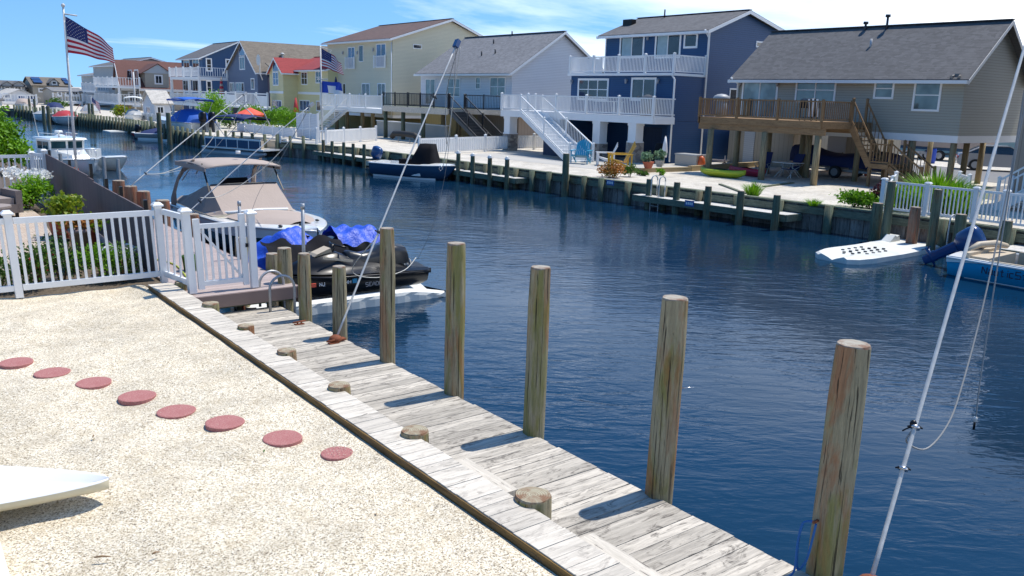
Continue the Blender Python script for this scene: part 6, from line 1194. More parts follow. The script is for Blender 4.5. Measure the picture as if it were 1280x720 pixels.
# ================================================================ far end of the canal
Yf = 175.
def far_house(label, px0, px1, pyb, pye, pyr, wall, roof, wins=(), Y=Yf, gable=False, decks=(), name='far_house', extra=None):
    a, b = FY(px0, pye, Y), FY(px1, pye, Y); zr = FY((px0+px1)/2, pyr, Y+4).z; t = T(name, label, 'house', ((a.x+b.x)/2, Y, GZ)); z = (a.z+b.z)/2; m = MB()
    if gable: xm = (a.x+b.x)/2; m.prism([(a.x, Y, GZ), (b.x, Y, GZ), (b.x, Y, z), (xm, Y, zr), (a.x, Y, z)], (0, 14, 0)); m.build('wall', wall, t); m = MB(); roof_slab(m, (a.x-.4, Y-.6, z-.1), (a.x-.4, Y+14, z-.1), (xm, Y+14, zr+.2), (xm, Y-.6, zr+.2)); roof_slab(m, (b.x+.4, Y-.6, z-.1), (b.x+.4, Y+14, z-.1), (xm, Y+14, zr+.2), (xm, Y-.6, zr+.2)); rf = m.build('roof', roof, t)
    else: m.prism([(a.x, Y, GZ), (a.x, Y+10, GZ), (a.x, Y+10, z), (a.x, Y+5, zr), (a.x, Y, z)], (b.x-a.x, 0, 0)); m.build('wall', wall, t); m = MB(); roof_slab(m, (a.x-.3, Y-.5, z-.1), (b.x+.3, Y-.5, z-.1), (b.x+.3, Y+5, zr+.2), (a.x-.3, Y+5, zr+.2)); roof_slab(m, (a.x-.3, Y+10.5, z-.1), (b.x+.3, Y+10.5, z-.1), (b.x+.3, Y+5, zr+.2), (a.x-.3, Y+5, zr+.2)); rf = m.build('roof', roof, t)
    for w in wins: winS(t, Y-.002, w[0], w[1], nv=w[2] if len(w) > 2 else 1, tw=.22, gl=w[3] if len(w) > 3 else 'glass_dark')
    for px_a, px_b, pyf in decks:
        p, q = FY(px_a, pyf, Y-3), FY(px_b, pyf, Y-3); m = MB(); m.box(p.x, q.x, Y-3, Y-.01, p.z-.35, p.z); m.build('deck', 'trim_white', t); railing(t, (p.x, Y-3, p.z), (q.x, Y-3, p.z), 1.2, bal=.42, bw=.08, post=4, pw=.22)
        for k in range(4): m = MB(); x = p.x+(q.x-p.x)*(k+.1)/3.2; m.box(x-.15, x+.15, Y-2.9, Y-2.6, GZ, p.z-.35); m.build('deck_post', 'trim_white', t)
    if extra: extra(t, rf, a, b, z, zr)
    return t
def dorm(pa, pb, ptop, pbase, wall='siding_beige', w=None, Y=Yf):
    def f(t, rf, a, b, z, zr):
        p, q = FY(pa, pbase, Y-.3), FY(pb, pbase, Y-.3); tp = FY((pa+pb)/2, ptop, Y-.3); zz_ = p.z+(tp.z-p.z)*.45; m = MB(); m.prism([(p.x, Y-.3, p.z), (q.x, Y-.3, p.z), (q.x, Y-.3, zz_), (tp.x, Y-.3, tp.z), (p.x, Y-.3, zz_)], (0, 4, 0)); d = m.build('dormer', wall, t)
        m = MB(); roof_slab(m, (p.x-.3, Y-.5, zz_-.1), (p.x-.3, Y+4, zz_-.1), (tp.x, Y+4, tp.z+.15), (tp.x, Y-.5, tp.z+.15), .1); roof_slab(m, (q.x+.3, Y-.5, zz_-.1), (q.x+.3, Y+4, zz_-.1), (tp.x, Y+4, tp.z+.15), (tp.x, Y-.5, tp.z+.15), .1); m.build('dormer_roof', 'roof_grey', d)
        if w: winS(d, Y-.302, w[0], w[1], tw=.15, gl='glass_dark')
    return f
def solar(t, rf, a, b, z, zr):
    dorm(62, 73, 99, 107, 'siding_grey', ((65.5, 102), (70, 105)))(t, rf, a, b, z, zr)
    for p0, p1 in ((43, 54), (82, 88)):
        u, v = FY(p0, 102, Yf).x, FY(p1, 102, Yf).x; m = MB()
        for (f0, f1) in ((.15, .5), (.55, .9)): m.prism([(u, Yf+5*f0-.4, z+(zr-z)*f0+.18), (v, Yf+5*f0-.4, z+(zr-z)*f0+.18), (v, Yf+5*f1-.4, z+(zr-z)*f1+.18), (u, Yf+5*f1-.4, z+(zr-z)*f1+.18)], (0, -.05, .06))
        m.build('solar_panel', 'solar', rf)
far_house('large tan house with solar panels at the end of the canal', 40.5, 88, 140, 106.5, 98, 'siding_beige', 'roof_tan', [((49.5, 111.5), (54, 114)), ((66, 111), (69.5, 114))], extra=solar)
def two_d(t, rf, a, b, z, zr):
    dorm(3, 15, 102.5, 108, 'siding_grey')(t, rf, a, b, z, zr); dorm(17, 30, 102.5, 108, 'siding_grey')(t, rf, a, b, z, zr)
far_house('grey house with twin gables at the far left end of the canal', -6, 31, 140, 107, 102, 'siding_grey', 'roof_grey', [((7, 109), (12, 114)), ((19, 109), (26, 114), 2), ((-3, 107), (1, 111))], extra=two_d)
far_house('low grey roofed house between the grey gabled house and the tan solar house', 31, 41, 140, 110, 104, 'siding_beige', 'roof_grey', [((33, 112.5), (37, 114.5))], Y=180)
far_house('white low gabled house in front of the grey gabled house', 3, 47, 140, 121, 112.5, 'siding_white', 'roof_pale', [((5.5, 118), (12, 122), 2, 'glass_blue'), ((23, 120), (31, 123), 3, 'glass_blue'), ((35, 120), (44, 124), 3, 'glass_blue')], Y=160., gable=True, decks=((3, 46, 127.5),))
far_house('beige flat-fronted house with a long white deck left of the balcony houses', 67, 104, 140, 113.5, 111, 'siding_beige', 'roof_grey_light', [((73, 115.5), (76, 119)), ((83, 115.5), (87, 119)), ((91, 115), (97, 119), 2)], Y=158., decks=((67, 103.5, 126.5),))
far_house('small white house cut by the left edge', -20, 2, 140, 124, 116, 'siding_white', 'roof_grey', [((-6, 118), (0, 121))], Y=150.)
# distant low tree line
m = MB(); rg = random.Random(8)
for i in range(5200):
    x = rg.uniform(110, 420); y = 330+rg.uniform(-12, 12); m.face([(x, y, GZ+rg.uniform(0, 3)), (x+rg.uniform(.8, 2.2), y+.3, GZ+rg.uniform(0, 3)), (x+1, y, GZ+rg.uniform(1, 4))], rg.random())
solo(m, 'far_woods', 'leaf_dark', 'far dark tree line on the horizon behind the houses', 'woods', (100, 330, GZ), kind='stuff')
# more houses far behind, filling gaps inland
bg_house('inland_house', 'brown roofed house glimpsed between the blue and rust-roofed houses', 75, 90, 190, 210, 5.5, 8.5, 'siding_beige', 'roof_rust', 'x')
# ================================================================ hedge, panel fence, coral umbrella by the yellow house
Xh = 27.5; p, q = FX(307, 150, Xh), FX(365, 152, Xh); rg = random.Random(6); m = MB(); yy = q.y
while yy < p.y: leaves(m, (Xh, yy, .85), (.6, .9, .85), 620, .17, rg, 6, spread=.5); yy += .9
solo(m, 'hedge', 'leaf_bright', 'long bright green clipped hedge in front of the yellow house', 'hedge', (Xh, (p.y+q.y)/2, GZ))
q2 = FX(266, 145, 27); bush('shrub', 'tall loose green shrub left of the coral umbrella', 'shrub', (27, q2.y, GZ), (1.6, 2.2, 1.6), 1900, .24, 'leaf_bright', 51)
q3 = FX(286, 152, 26.5); bush('shrub', 'dark green shrub below the coral umbrella', 'shrub', (26.5, q3.y, GZ), (1.1, 1.6, .75), 900, .22, 'leaf_green', 52)
def pole_umbrella(label, x, y, z0, h, r, mat, rise=.5):
    t = T('garden_umbrella', label, 'umbrella', (x, y, z0)); m = MB(); m.cyl((x, y, z0), (x, y, z0+h), .035, n=8); m.build('pole', 'pole_white', t); m = MB(); K = 8
    for k in range(K):
        a, b = 2*math.pi*k/K, 2*math.pi*(k+1)/K; A = (x+r*math.cos(a), y+r*math.sin(a), z0+h-rise); B = (x+r*math.cos(b), y+r*math.sin(b), z0+h-rise); m.prism([A, B, (x, y, z0+h)], (0, 0, .02)); m.prism([A, B, (B[0], B[1], B[2]-.15), (A[0], A[1], A[2]-.15)], (0.01*math.cos(a), .01*math.sin(a), 0))
    m.build('canopy', mat, t); return t
q = FX(313, 143, 26.4); pole_umbrella('wide coral red garden umbrella above the hedge', 26.4, q.y, GZ, q.z-GZ+.55, 1.35, 'umbrella_coral', .55)
q = FX(370, 140, 33); t = T('folded_umbrella', 'folded dark red umbrella beside the yellow house', 'umbrella', (33, q.y, GZ)); zt_ = FX(370, 122, 33).z; m = MB(); m.cyl((33, q.y, GZ), (33, q.y, zt_), .04, n=6); m.build('pole', 'post_wood', t); m = MB(); m.cyl((33, q.y, .7), (33, q.y, zt_), .33, .06, 10); m.build('canopy', 'red_canvas', t)
x = 25.5; p, q = FX(296, 160, x), FX(367, 160, x); z = FX(330, 157.5, x).z
t = T('panel_fence', 'low white solid panel fence below the hedge', 'fence', (x, q.y, GZ)); n = 6
for i in range(n): a, b = q.y+(p.y-q.y)*i/n, q.y+(p.y-q.y)*(i+1)/n; m = MB(); m.box(x, x+.05, a+.06, b-.06, GZ+.05, z); m.build('panel', 'siding_white', t); m = MB(); m.box(x-.05, x+.1, a-.07, a+.07, GZ, z+.12); m.build('fence_post', 'white_vinyl', t)
p, q = FX(370, 155, 26.2), FX(397, 155, 26.2); z = FX(380, 141.5, 26.2).z; t = T('panel_fence', 'tall white solid panel fence left of the flagpole on the far bank', 'fence', (26.2, q.y, GZ)); n = 3
for i in range(n): a, b = q.y+(p.y-q.y)*i/n, q.y+(p.y-q.y)*(i+1)/n; m = MB(); m.box(26.2, 26.25, a+.06, b-.06, GZ+.05, z); m.build('panel', 'siding_white', t); m = MB(); m.box(26.15, 26.3, a-.07, a+.07, GZ, z+.05); m.build('fence_post', 'white_vinyl', t)
p, q = FX(160, 150, 24), FX(196, 150, 24); z = FX(178, 141.5, 24).z; t = T('panel_fence', 'long pale grey solid fence left of the blue-covered boat', 'fence', (24, q.y, GZ)); n = 7
for i in range(n): a, b = q.y+(p.y-q.y)*i/n, q.y+(p.y-q.y)*(i+1)/n; m = MB(); m.box(24, 24.05, a+.06, b-.06, GZ+.05, z); m.build('panel', 'siding_pale', t); m = MB(); m.box(23.95, 24.1, a-.07, a+.07, GZ, z+.08); m.build('fence_post', 'white_vinyl', t)
x = 23.2; p, q = FX(368, 175, x), FX(394, 178, x); t = T('rail_fence', 'white two-rail fence between the pontoon boat and the flagpole', 'fence', (x, q.y, GZ)); railing(t, (24.6, FX(396, 178, 24.6).y, GZ), (22.3, FX(350, 172, 22.3).y, GZ), 1.0, bal=9, post=2.2)
# ================================================================ flags
def flag(parent, o, ux, w, h, wave=.12, n=26, sag=.0, seed=0, kind='us', ph=0., taper=0.):
    """a waving flag with its hoist at o (upper corner), running along ux"""
    o = Vector(o); ux = Vector(ux).normalized(); un = ux.cross(Vector((0, 0, 1)))
    def P(u, v, off=0.):
        a = wave*u**.8*math.sin(u*7.5+v*1.2+ph); b = wave*.35*u*math.sin(u*11-v*2+ph)
        return o+ux*(u*w*(1-.05*wave))+un*(a*w*.5+off)+Vector((0, 0, -v*h*(1-taper*u)-sag*w*u**1.1+b*h*.4))
    rows = 13 if kind == 'us' else 3; m = MB(); m.smooth = True; base = len(m.v)
    m.v += [P(i/n, j/rows) for j in range(rows+1) for i in range(n+1)]
    for j in range(rows):
        for i in range(n):
            if kind == 'us': m.m = 2 if (j < 7 and i < n*.4) else (1 if j % 2 == 0 else 0)
            else: m.m = (2 if i < n*.3 or j == 0 else 0) if not (j == 1 and i > n*.5) else 2
            a = j*(n+1)+i; m.addf([a, a+n+1, a+n+2, a+1])
    cl = m.build('cloth', ['flag_white', 'flag_red', 'flag_blue' if kind == 'us' else 'flag_royal'], parent)
    if kind == 'us':
        m = MB()
        for r in range(9):
            for c in range(6 if r % 2 == 0 else 5):
                u = (.4/12)*(1+2*c+(r % 2)); v = (7/13)*(r+1)/10; s = .0135
                for off in (.006, -.006):
                    pts = [P(u+s*(1 if k % 2 == 0 else .42)*math.sin(k*math.pi/5)*h/w, v-s*1.2*(1 if k % 2 == 0 else .42)*math.cos(k*math.pi/5), off) for k in range(10)]; m.face(pts)
        m.build('stars', 'flag_white', cl)
    return cl
fx = 5.15; top = FX(79, 9, fx); yb = top.y
t = T('flagpole', 'tall white flagpole with a stars and stripes flag behind the board fence', 'flagpole', (fx, yb, 0)); m = MB(); m.tube([(fx, yb, -.5), (fx, yb, 2.5), (fx, yb, top.z)], [.045, .04, .026], 10); m.build('pole', 'pole_white', t)
m = MB(); m.ball((fx, yb, top.z+.05), .055, 10, 6); m.tube([(fx, yb, top.z-.18), (fx+.3, yb-.22, top.z-.22)], .02, 6); m.build('finial', 'pole_white', t)
a = FX(81, 20, fx); d_ = Vector((.80, -.60, 0)); t2 = T('stars_and_stripes_flag', 'large american flag flying from the near white flagpole', 'flag', (fx, yb, a.z-1)); flag(t2, (fx+.03, yb, a.z), d_, 1.36, 1.0, .20, sag=.60, ph=.4, taper=.55)
fx2 = 25.2; top = FX(400.5, 57, fx2); yb = top.y; bt = FX(402, 180, fx2)
t = T('flagpole', 'white flagpole with crossbar on the far bank before the cream house', 'flagpole', (fx2, yb, GZ)); m = MB(); m.tube([(fx2, yb, GZ), (fx2, yb, top.z)], [.07, .045], 8); zc = FX(400, 99, fx2).z; m.tube([(fx2, yb+.6, zc), (fx2, yb-1.0, zc)], .035, 6); m.tube([(fx2, yb-.05, top.z-.1), (fx2+.4, yb-.8, top.z-.3), (fx2+.1, yb-.1, top.z-.9)], .03, 5); m.build('pole', 'pole_white', t)
a = FX(402, 60, fx2); t2 = T('stars_and_stripes_flag', 'american flag on the far flagpole before the cream house', 'flag', (fx2, yb, a.z-1)); flag(t2, (fx2+.03, yb-.06, a.z), (.35, -.94, 0), 1.9, 1.22, .22, sag=.5, ph=1.2, taper=.4)
a = FX(397, 101, fx2); t2 = T('blue_white_flag', 'blue and white flag below the american flag on the far flagpole', 'flag', (fx2, yb, a.z-.6)); flag(t2, (fx2+.03, yb+.25, a.z), (.35, -.94, 0), 2.3, .75, .3, sag=.05, ph=.3, kind='x')
q = FX(401, 185, 25.0)
for i, (px, py, X, s, l) in enumerate(((114, 121, 24, .9, 'small american flag on a short pole by the balcony house'), (36, 126, 20, .8, 'tiny american flag on a dock at the end of the canal'))):
    q = FX(px, py, X); t = T('small_flag', l, 'flag', (X, q.y, q.z)); m = MB(); m.cyl((X, q.y, GZ), (X, q.y, q.z), .05, n=6); m.build('pole', 'pole_white', t); flag(t, (X, q.y, q.z), (.5, -.86, 0), 1.7*s, 1.1*s, .2, n=14, sag=.7)
t = T('garden_pole', 'white pole with a small crossbar before the rusty roof house', 'pole', (27, 100, GZ)); q = FX(166.5, 90, 27); m = MB(); m.cyl((27, q.y, GZ), (27, q.y, q.z), .12, .08, 8); m.build('pole', 'pole_white', t); z_ = FX(166, 132, 27).z; m = MB(); m.box(26.9, 27.1, q.y-2.2, q.y+1.0, z_-.1, z_+.1); m.build('crossbar', 'pole_white', t)
# ================================================================ boats
def boat(name, label, stern, bow, B, zs, zk, mh, z0=WZ, cock=(.0, .6), floor=None, bowup=.25, mt='gelcoat', chine=.05, group=None, boot=None, n=18, inset=.14, camber=.06, xw=.55):
    """z values are heights above the waterline z0"""
    s, b = Vector((*stern, 0)), Vector((*bow, 0)); d = b-s; t = T(name, label, 'boat', (s.x, s.y, z0), math.atan2(d.y, d.x), local=True, group=group)
    m = MB(); sh = hull(m, d.length, B, lambda f: zs+bowup*max(0, f-.3)**1.5, zk, chine, n, xw); h_ = m.build('hull', mh, t)
    m = MB(); deck_cap(m, sh, cock[0], cock[1], floor if floor is not None else zs-.55, inset, camber); m.build('deck', mt, t)
    m = MB()
    for sg in (1, -1): m.tube([(x, sg*(y+.015), z-.03) for x, y, z in sh], .03, 6)
    m.build('rub_rail', 'gelcoat' if mh != 'gelcoat' else 'grey_plastic', t)
    return t, sh, d.length
def bimini(t, x0, x1, w, z, mat, legs=((0, 0), (1, 0)), zb=.8, name='bimini_top', arch=.14, th=.03, legm='steel', foot=None):
    m = MB(); m.smooth = True; rs = []
    for i in range(9):
        f = i/8; x = x0+(x1-x0)*f; a = arch*math.sin(math.pi*f)*.8
        rs.append([(x, w*c, z+a+arch*(1-c*c)) for c in (-1, -.7, -.35, 0, .35, .7, 1)]+[(x, w*c, z+a+arch*(1-c*c)-th) for c in (1, .7, .35, 0, -.35, -.7, -1)])
    m.rings(rs, True, (True, True)); m.smooth = False
    for sg in (-1, 1): m.beam((x0, sg*w, z-.05), (x1, sg*w, z-.05), .03, .12)
    top = m.build(name, mat, t)
    for sg in (-1, 1):
        for f, ft in (legs): m = MB(); m.tube([(x0+(x1-x0)*f, sg*w, z-.02), (foot if foot is not None else (x0+x1)/2+ft, sg*w*1.02, zb)], .018, 6); m.build('bimini_pole', legm, t)
    return top
# ---- bowrider with tan canvas
t, sh, L_ = boat('bowrider', 'white and teal bowrider with tan canvas covers and arched tan top', (8.45, 26.3), (8.65, 18.85), 2.6, .86, -.35, 'teal_hull', cock=(0, .55), bowup=.18, camber=.05)
m = MB(); m.smooth = True
for sg in (1, -1):
    rs = []
    for i in range(len(sh)): x, y, z = sh[i]; rs.append([(x, sg*(y+.012), z+.0), (x, sg*(y+.002+.006), z-.10), (x, sg*(y*.985+.006), z-.24-.10*math.sin(i*.18))])
    m.rings(rs if sg < 0 else [r[::-1] for r in rs], False, (False, False))
m.build('topside_band', 'gelcoat', t)
# cockpit cover and windshield canvas
zg = .90; m = MB(); m.smooth = False
def hw(x): # half width at x
    for i in range(len(sh)-1):
        if sh[i][0] <= x <= sh[i+1][0]: f = (x-sh[i][0])/(sh[i+1][0]-sh[i][0]); return sh[i][1]*(1-f)+sh[i+1][1]*f
    return sh[-1][1]
prof = [(.25, .16), (1.0, .26), (1.8, .46), (2.5, .66), (2.95, .72), (3.75, .14), (3.92, .05)]
rs = [[(x+(.0 if abs(c) < .9 else -.25*(1 if x > 3.5 else 0)), c*(hw(x)-.10), zg+(h if abs(c) < .85 else .01)+(.03*(1-c*c)) ) for c in (-1, -.80, -.4, 0, .4, .80, 1)] for x, h in prof]
m.rings(rs, False, (False, False)); cv = m.build('cockpit_cover', 'tan_canvas', t)
m = MB(); 
m.tube([(x_+.0, c*(hw(2.9)-.12), zg+.735+.03*(1-c*c)) for x_, c in ((2.95, -.8), (2.97, -.4), (2.98, 0), (2.97, .4), (2.95, .8))], .018, 6); m.build('windshield_seam', 'dark_metal', cv)
m = MB(); m.smooth = True; rs = []
for x, k_ in ((4.12, .80), (4.8, .80), (5.4, .78), (6.0, .70), (6.5, .52)): rs.append([(x, c*hw(x)*k_, zg+.04+.11*(1-c*c)+.0) for c in (-1, -.75, -.4, 0, .4, .75, 1)])
m.rings(rs, False, (False, False)); m.build('bow_cover', 'tan_canvas', t)
m = MB(); m.tube([(3.55, -1.08, zg+.06), (3.98, -.75, zg+.11), (4.05, 0, zg+.15), (3.98, .75, zg+.11), (3.55, 1.08, zg+.06)], [.035, .045, .045, .045, .035], 8); m.build('windshield_base', 'gelcoat', t)
for sg in (-1, 1):
    m = MB(); m.smooth = True; rs = []
    pts = [(.55, 1.18, .82), (.62, 1.20, 1.15), (.85, 1.14, 1.60), (1.2, 1.05, 1.95), (1.75, .98, 2.16)]
    for i, (x, y, z) in enumerate(pts):
        w_ = .30-.03*i; rs.append([(x-w_*.5, sg*(y-.04), z-.1), (x+w_*.5, sg*(y-.04), z+.1), (x+w_*.5, sg*(y+.04), z+.1), (x-w_*.5, sg*(y+.04), z-.1)])
    m.rings(rs); m.build('tower_arch', 'tan_canvas', t)
    m = MB(); m.beam((2.55, sg*1.0, 2.2), (3.2, sg*1.05, 1.45), .04, .02); m.build('strap', 'black_plastic', t)
    m = MB(); m.beam((1.75, sg*.9, 1.85), (2.5, sg*1.02, 2.15), .035, .02); m.beam((1.0, sg*1.05, 1.6), (1.9, sg*1.02, 2.16), .03, .02); m.build('strap', 'pole_white', t)
bimini(t, .55, 3.0, 1.08, 2.12, 'tan_canvas', legs=(), arch=.08)
m = MB(); m.smooth = True; m.ball((.9, .55, 1.15), (.42, .3, .2), 12, 6); m.build('wakeboard_rack_dome', 'steel', t); m = MB(); m.cyl((2.1, .2, 2.42), (2.1, .2, 2.5), .07, n=8); m.build('anchor_light', 'gelcoat', t)
m = MB(); m.prism([(1.7, -.5, 1.3), (2.7, -.4, 1.45), (2.2, -.3, 1.75)], (0, .7, 0)); m.build('folded_cover', 'charcoal_canvas', t)
for x_, y_, z_ in ((6.55, -.55, .98), (6.75, -.1, 1.0), (6.2, .6, 1.0)): m = MB(); m.ball((x_, y_, z_), (.09, .05, .03), 8, 5); m.build('deck_cleat', 'dark_metal', t)
m = MB(); m.smooth = True; m.ball((2.7, -1.42, .42), (.12, .12, .26), 10, 6); m.tube([(2.7, -1.42, .6), (2.7, -1.32, .9)], .012, 5); m.build('fender', 'red_plastic', t)
# ---- jet ski float with two jet skis
t = T('jet_ski_float', 'pale grey modular floating dock carrying the two black jet skis', 'float', (7.6, 15.7, -1.2))
for i, (y0, y1) in enumerate(((14.85, 16.15), (16.35, 17.6))):
    m = MB(); m.smooth = False; rs = []
    for k in range(25):
        f = k/24; x = 5.6+4.15*f; zt = -.93+(-.0 if f < .75 else -.16*((f-.75)/.25)**1.5); zb = -1.42 if f < .85 else -1.42+.25*(f-.85)/.15
        yy = .05 if (k % 3 == 1) else 0; rs.append([(x, y0+.04, zb), (x, y0+.0+yy*.6, zb+.1), (x, y0+.0+yy*.6, zt-.12), (x, y0+.02, zt-.06), (x, y0+.10, zt), (x, y0+.35, zt-.06), (x, (y0+y1)/2, zt-.12), (x, y1-.35, zt-.06), (x, y1-.1, zt), (x, y1, zt-.1), (x, y1, zb)])
    m.rings(rs); m.build('float_module', 'float_white', t)
def jetski(label, stern_x, y, mh, z0, tarp=False):
    t = T('jet_ski', label, 'jet ski', (stern_x, y, z0), R(180), local=True); Lj = 3.25
    m = MB(); sh = hull(m, Lj, 1.12, lambda f: .42+.14*f, -.02, .05, 16, .6, .86); h_ = m.build('hull', mh, t)
    # deck: stepped side then central body
    m = MB(); m.smooth = True; rs = []
    for x, yb, zb, yt, zt in ((.02, .52, .45, .36, .50), (.5, .55, .47, .34, .54), (.9, .56, .50, .26, .70), (1.7, .56, .53, .26, .80), (2.1, .54, .56, .34, .98), (2.5, .45, .58, .30, .92), (2.9, .30, .60, .18, .78), (3.2, .08, .60, .04, .64)):
        rs.append([(x, -yb, zb), (x, -(yb+yt)/2, zb+.05), (x, -yt, (zb+zt)/2), (x, -yt*.8, zt), (x, 0, zt+.04), (x, yt*.8, zt), (x, yt, (zb+zt)/2), (x, (yb+yt)/2, zb+.05), (x, yb, zb)])
    m.rings(rs[::-1], False, (True, True)); m.build('deck', mh, t)
    m = MB(); m.smooth = True; rs = []
    for x, w, zt in ((.35, .20, .80), (.45, .25, 1.0), (.75, .26, 1.06), (1.02, .24, 1.04), (1.12, .23, .94), (1.45, .22, .90), (1.72, .17, .98), (1.80, .12, .95)):
        rs.append([(x, -w, .60), (x, -w*1.05, zt-.16), (x, -w*.85, zt-.03), (x, 0, zt), (x, w*.85, zt-.03), (x, w*1.05, zt-.16), (x, w, .60)])
    m.rings(rs[::-1], False, (True, True)); m.build('seat', 'black_vinyl', t)
    m = MB(); m.tube([(1.95, -.38, 1.12), (2.05, -.12, 1.14), (2.05, .12, 1.14), (1.95, .38, 1.12)], .022, 8); m.cyl((2.15, 0, .9), (2.05, 0, 1.14), .07, n=8); m.build('handlebar', 'black_plastic', t)
    m = MB(); m.prism([(2.15, -.16, 1.0), (2.55, -.13, .93), (2.50, -.10, .99), (2.2, -.12, 1.1)], (0, .32, 0)); m.build('hood_panel', 'tan_seat', t)
    for sg in (1, -1): m = MB(); m.tube([(x, sg*(y_+.02), z-.01) for x, y_, z in sh], .03, 6); m.build('bumper', 'black_plastic', t)
    for sg in (1, -1): m = MB(); m.beam((1.75, sg*.30, .78), (2.45, sg*.36, .93), .02, .05); m.build('side_trim', 'tan_seat', t)
    m = MB(); m.box(-.10, .08, -.40, .40, .34, .45); m.build('rear_platform', 'black_vinyl', t)
    m = MB()
    for k in range(3): m.tube([(.05+.1*k, -.3, .56), (.2+.1*k, 0, .60+.03*k), (.35+.08*k, .3, .56)], .014, 6)
    m.build('rope_coil', 'rope_grey', t)
    return t, sh
tj, shj = jetski('black jet ski in front on the float, uncovered saddle, registration on its side', 9.42, 15.5, 'black_plastic', -1.0)
yl_ = .575
letters('SEADOO', tj, (1.60, yl_, .24), (-1, 0, 0), (0, 0, 1), .085, 'grey_letter', 'hull_lettering', .006)
letters('NJ', tj, (2.62, yl_-.012, .36), (-1, 0, 0), (0, 0, 1), .075, 'letter_white', 'registration', .006); letters('HH', tj, (2.06, yl_, .35), (-1, 0, 0), (0, 0, 1), .075, 'letter_white', 'registration', .006)
m = MB(); m.box(2.70, 2.80, yl_-.02, yl_+.006, .36, .44); m.build('sticker', 'umbrella_coral', tj); m = MB(); m.box(1.80, 1.90, yl_-.02, yl_+.012, .35, .45); m.build('sticker', 'sky_paint', tj)
tk, shk = jetski('black jet ski behind, partly wrapped in a bright blue tarp', 9.3, 16.95, 'black_plastic', -.98)
def tarp(label, pts_fn, nu, nv, mat, loc, name='tarp'):
    m = MB(); m.smooth = True; P_ = [[Vector(pts_fn(i/nu, j/nv)) for j in range(nv+1)] for i in range(nu+1)]; m.v = [p for r in P_ for p in r]
    for i in range(nu):
        for j in range(nv): a = i*(nv+1)+j; m.addf([a, a+1, a+nv+2, a+nv+1])
    return solo(m, name, mat, label, 'tarp', loc)
def tf(u, v):
    x = 6.05+2.0*u; y = 16.1+1.5*v; a = abs(v-.5)*2; zt = -.02+.36*math.exp(-((u-.50)/.26)**2)-.12*u; z = -.05+zt-.62*a**2.2-.25*(1-u)**3
    z += .045*math.sin(u*17+v*6)+.05*math.sin(v*15-u*9)+.02*math.sin(u*41+v*13); return (x+.05*math.sin(v*11), y+.04*math.sin(u*13), z)
tarp('crumpled bright blue tarp over the front of the rear jet ski', tf, 34, 26, 'blue_tarp', (6.5, 17, -.9))
def tf2(u, v):
    x = 8.0+1.05*u; y = 16.35+1.0*v; a = abs(v-.5)*2; z = .14-.04*u-.30*a**2+.04*math.sin(u*14+v*5)+.03*math.sin(v*17-u*6); return (x, y, z)
tarp('smaller piece of blue tarp over the saddle of the rear jet ski', tf2, 18, 14, 'blue_tarp', (8.2, 17, -.9))
def tf3(u, v):
    x = 6.3+1.7*u; y = 15.75+.75*v; z = -.30+.36*v-.04*u+.05*math.sin(u*13+v*4)+.03*math.sin(v*13-u*15)-.15*(1-v)**2*0; return (x, y, z-.06*math.sin(u*3.1))
tarp('crumpled black cover between the blue tarp and the front jet ski', tf3, 26, 12, 'charcoal_canvas', (7, 16.2, -.9))
for j_ in (tj, tk): j_.scale = (.97, .95, .90)
# ---- slate blue centre console across the canal
t, sh, L_ = boat('motorboat', 'slate blue motorboat with white gunwale and black covered console', (22.15, 40.5), (24.1, 36.1), 1.95, .72, -.2, 'slate_blue_hull', cock=(0.05, .68), bowup=.12)
m = MB(); m.smooth = True; m.rings([[(x0_+a*w_*.9, b*w_*.75, z) for a, b in ((-1, -1), (1, -1), (1, 1), (-1, 1))] for x0_, w_, z in ((3.0, .70, .35), (3.0, .66, .9), (3.1, .45, 1.5), (3.15, .36, 1.78))]); m.build('console_cover', 'charcoal_canvas', t)
m = MB(); m.box(1.6, 2.3, -.4, .4, .3, .95); m.build('seat_cover', 'charcoal_canvas', t); outboard(t, -.02, 0, .75, 'motor_blue', 1.0, R(25)); m = MB(); m.box(-.28, .02, -.75, -.42, .5, .75); m.build('swim_platform', 'tan_seat', t)
m = MB(); m.smooth = True
for sg in (1, -1): m.rings([[(x, sg*(y*.90+.01), -.02), (x, sg*(y*.93+.012), .10)] for x, y, z in sh[1:16]], False, (False, False))
m.build('boot_stripe', 'gelcoat', t)
# ---- bright blue boat at the right edge
t, sh, L_ = boat('motorboat', 'bright blue and white motorboat cut by the right edge, tan cushions inside', (23.35, 10.35), (23.6, 2.6), 2.35, .52, -.3, 'blue_hull', cock=(.05, .6), bowup=.35, mt='gelcoat', inset=.18)
m = MB(); m.smooth = True
for sg in (1, -1):
    rs = [[(x, sg*(y+.014), z+.02), (x, sg*(y+.016), z-.05-.10*math.exp(-(x/.5)**2)+.0)] for x, y, z in sh]; m.rings(rs, False, (False, False))
m.build('topside_band', 'gelcoat', t)
m = MB(); m.box(.45, .95, -.85, .85, .15, .58); m.box(.35, .5, -.95, .95, .15, .66); m.build('rear_seat', 'tan_seat', t); m = MB(); m.box(1.0, 4.0, -.98, -.90, .12, .55); m.box(1.0, 4.0, .90, .98, .12, .60); m.build('side_cushion', 'tan_seat', t)
m = MB(); m.tube([(.25, -.55, .62), (.4, -.2, .80), (.6, .3, .82), (.75, .7, .74)], [.06, .09, .1, .07], 8); m.build('bolster', 'tan_seat', t)
m = MB(); m.box(2.4, 3.2, -.45, .45, .05, 1.1); m.build('console', 'gelcoat', t)
outboard(t, -.12, .15, .42, 'motor_blue', 1.08, R(58), leg='motor_blue'); 
for i in range(len(sh)-1):
    pass
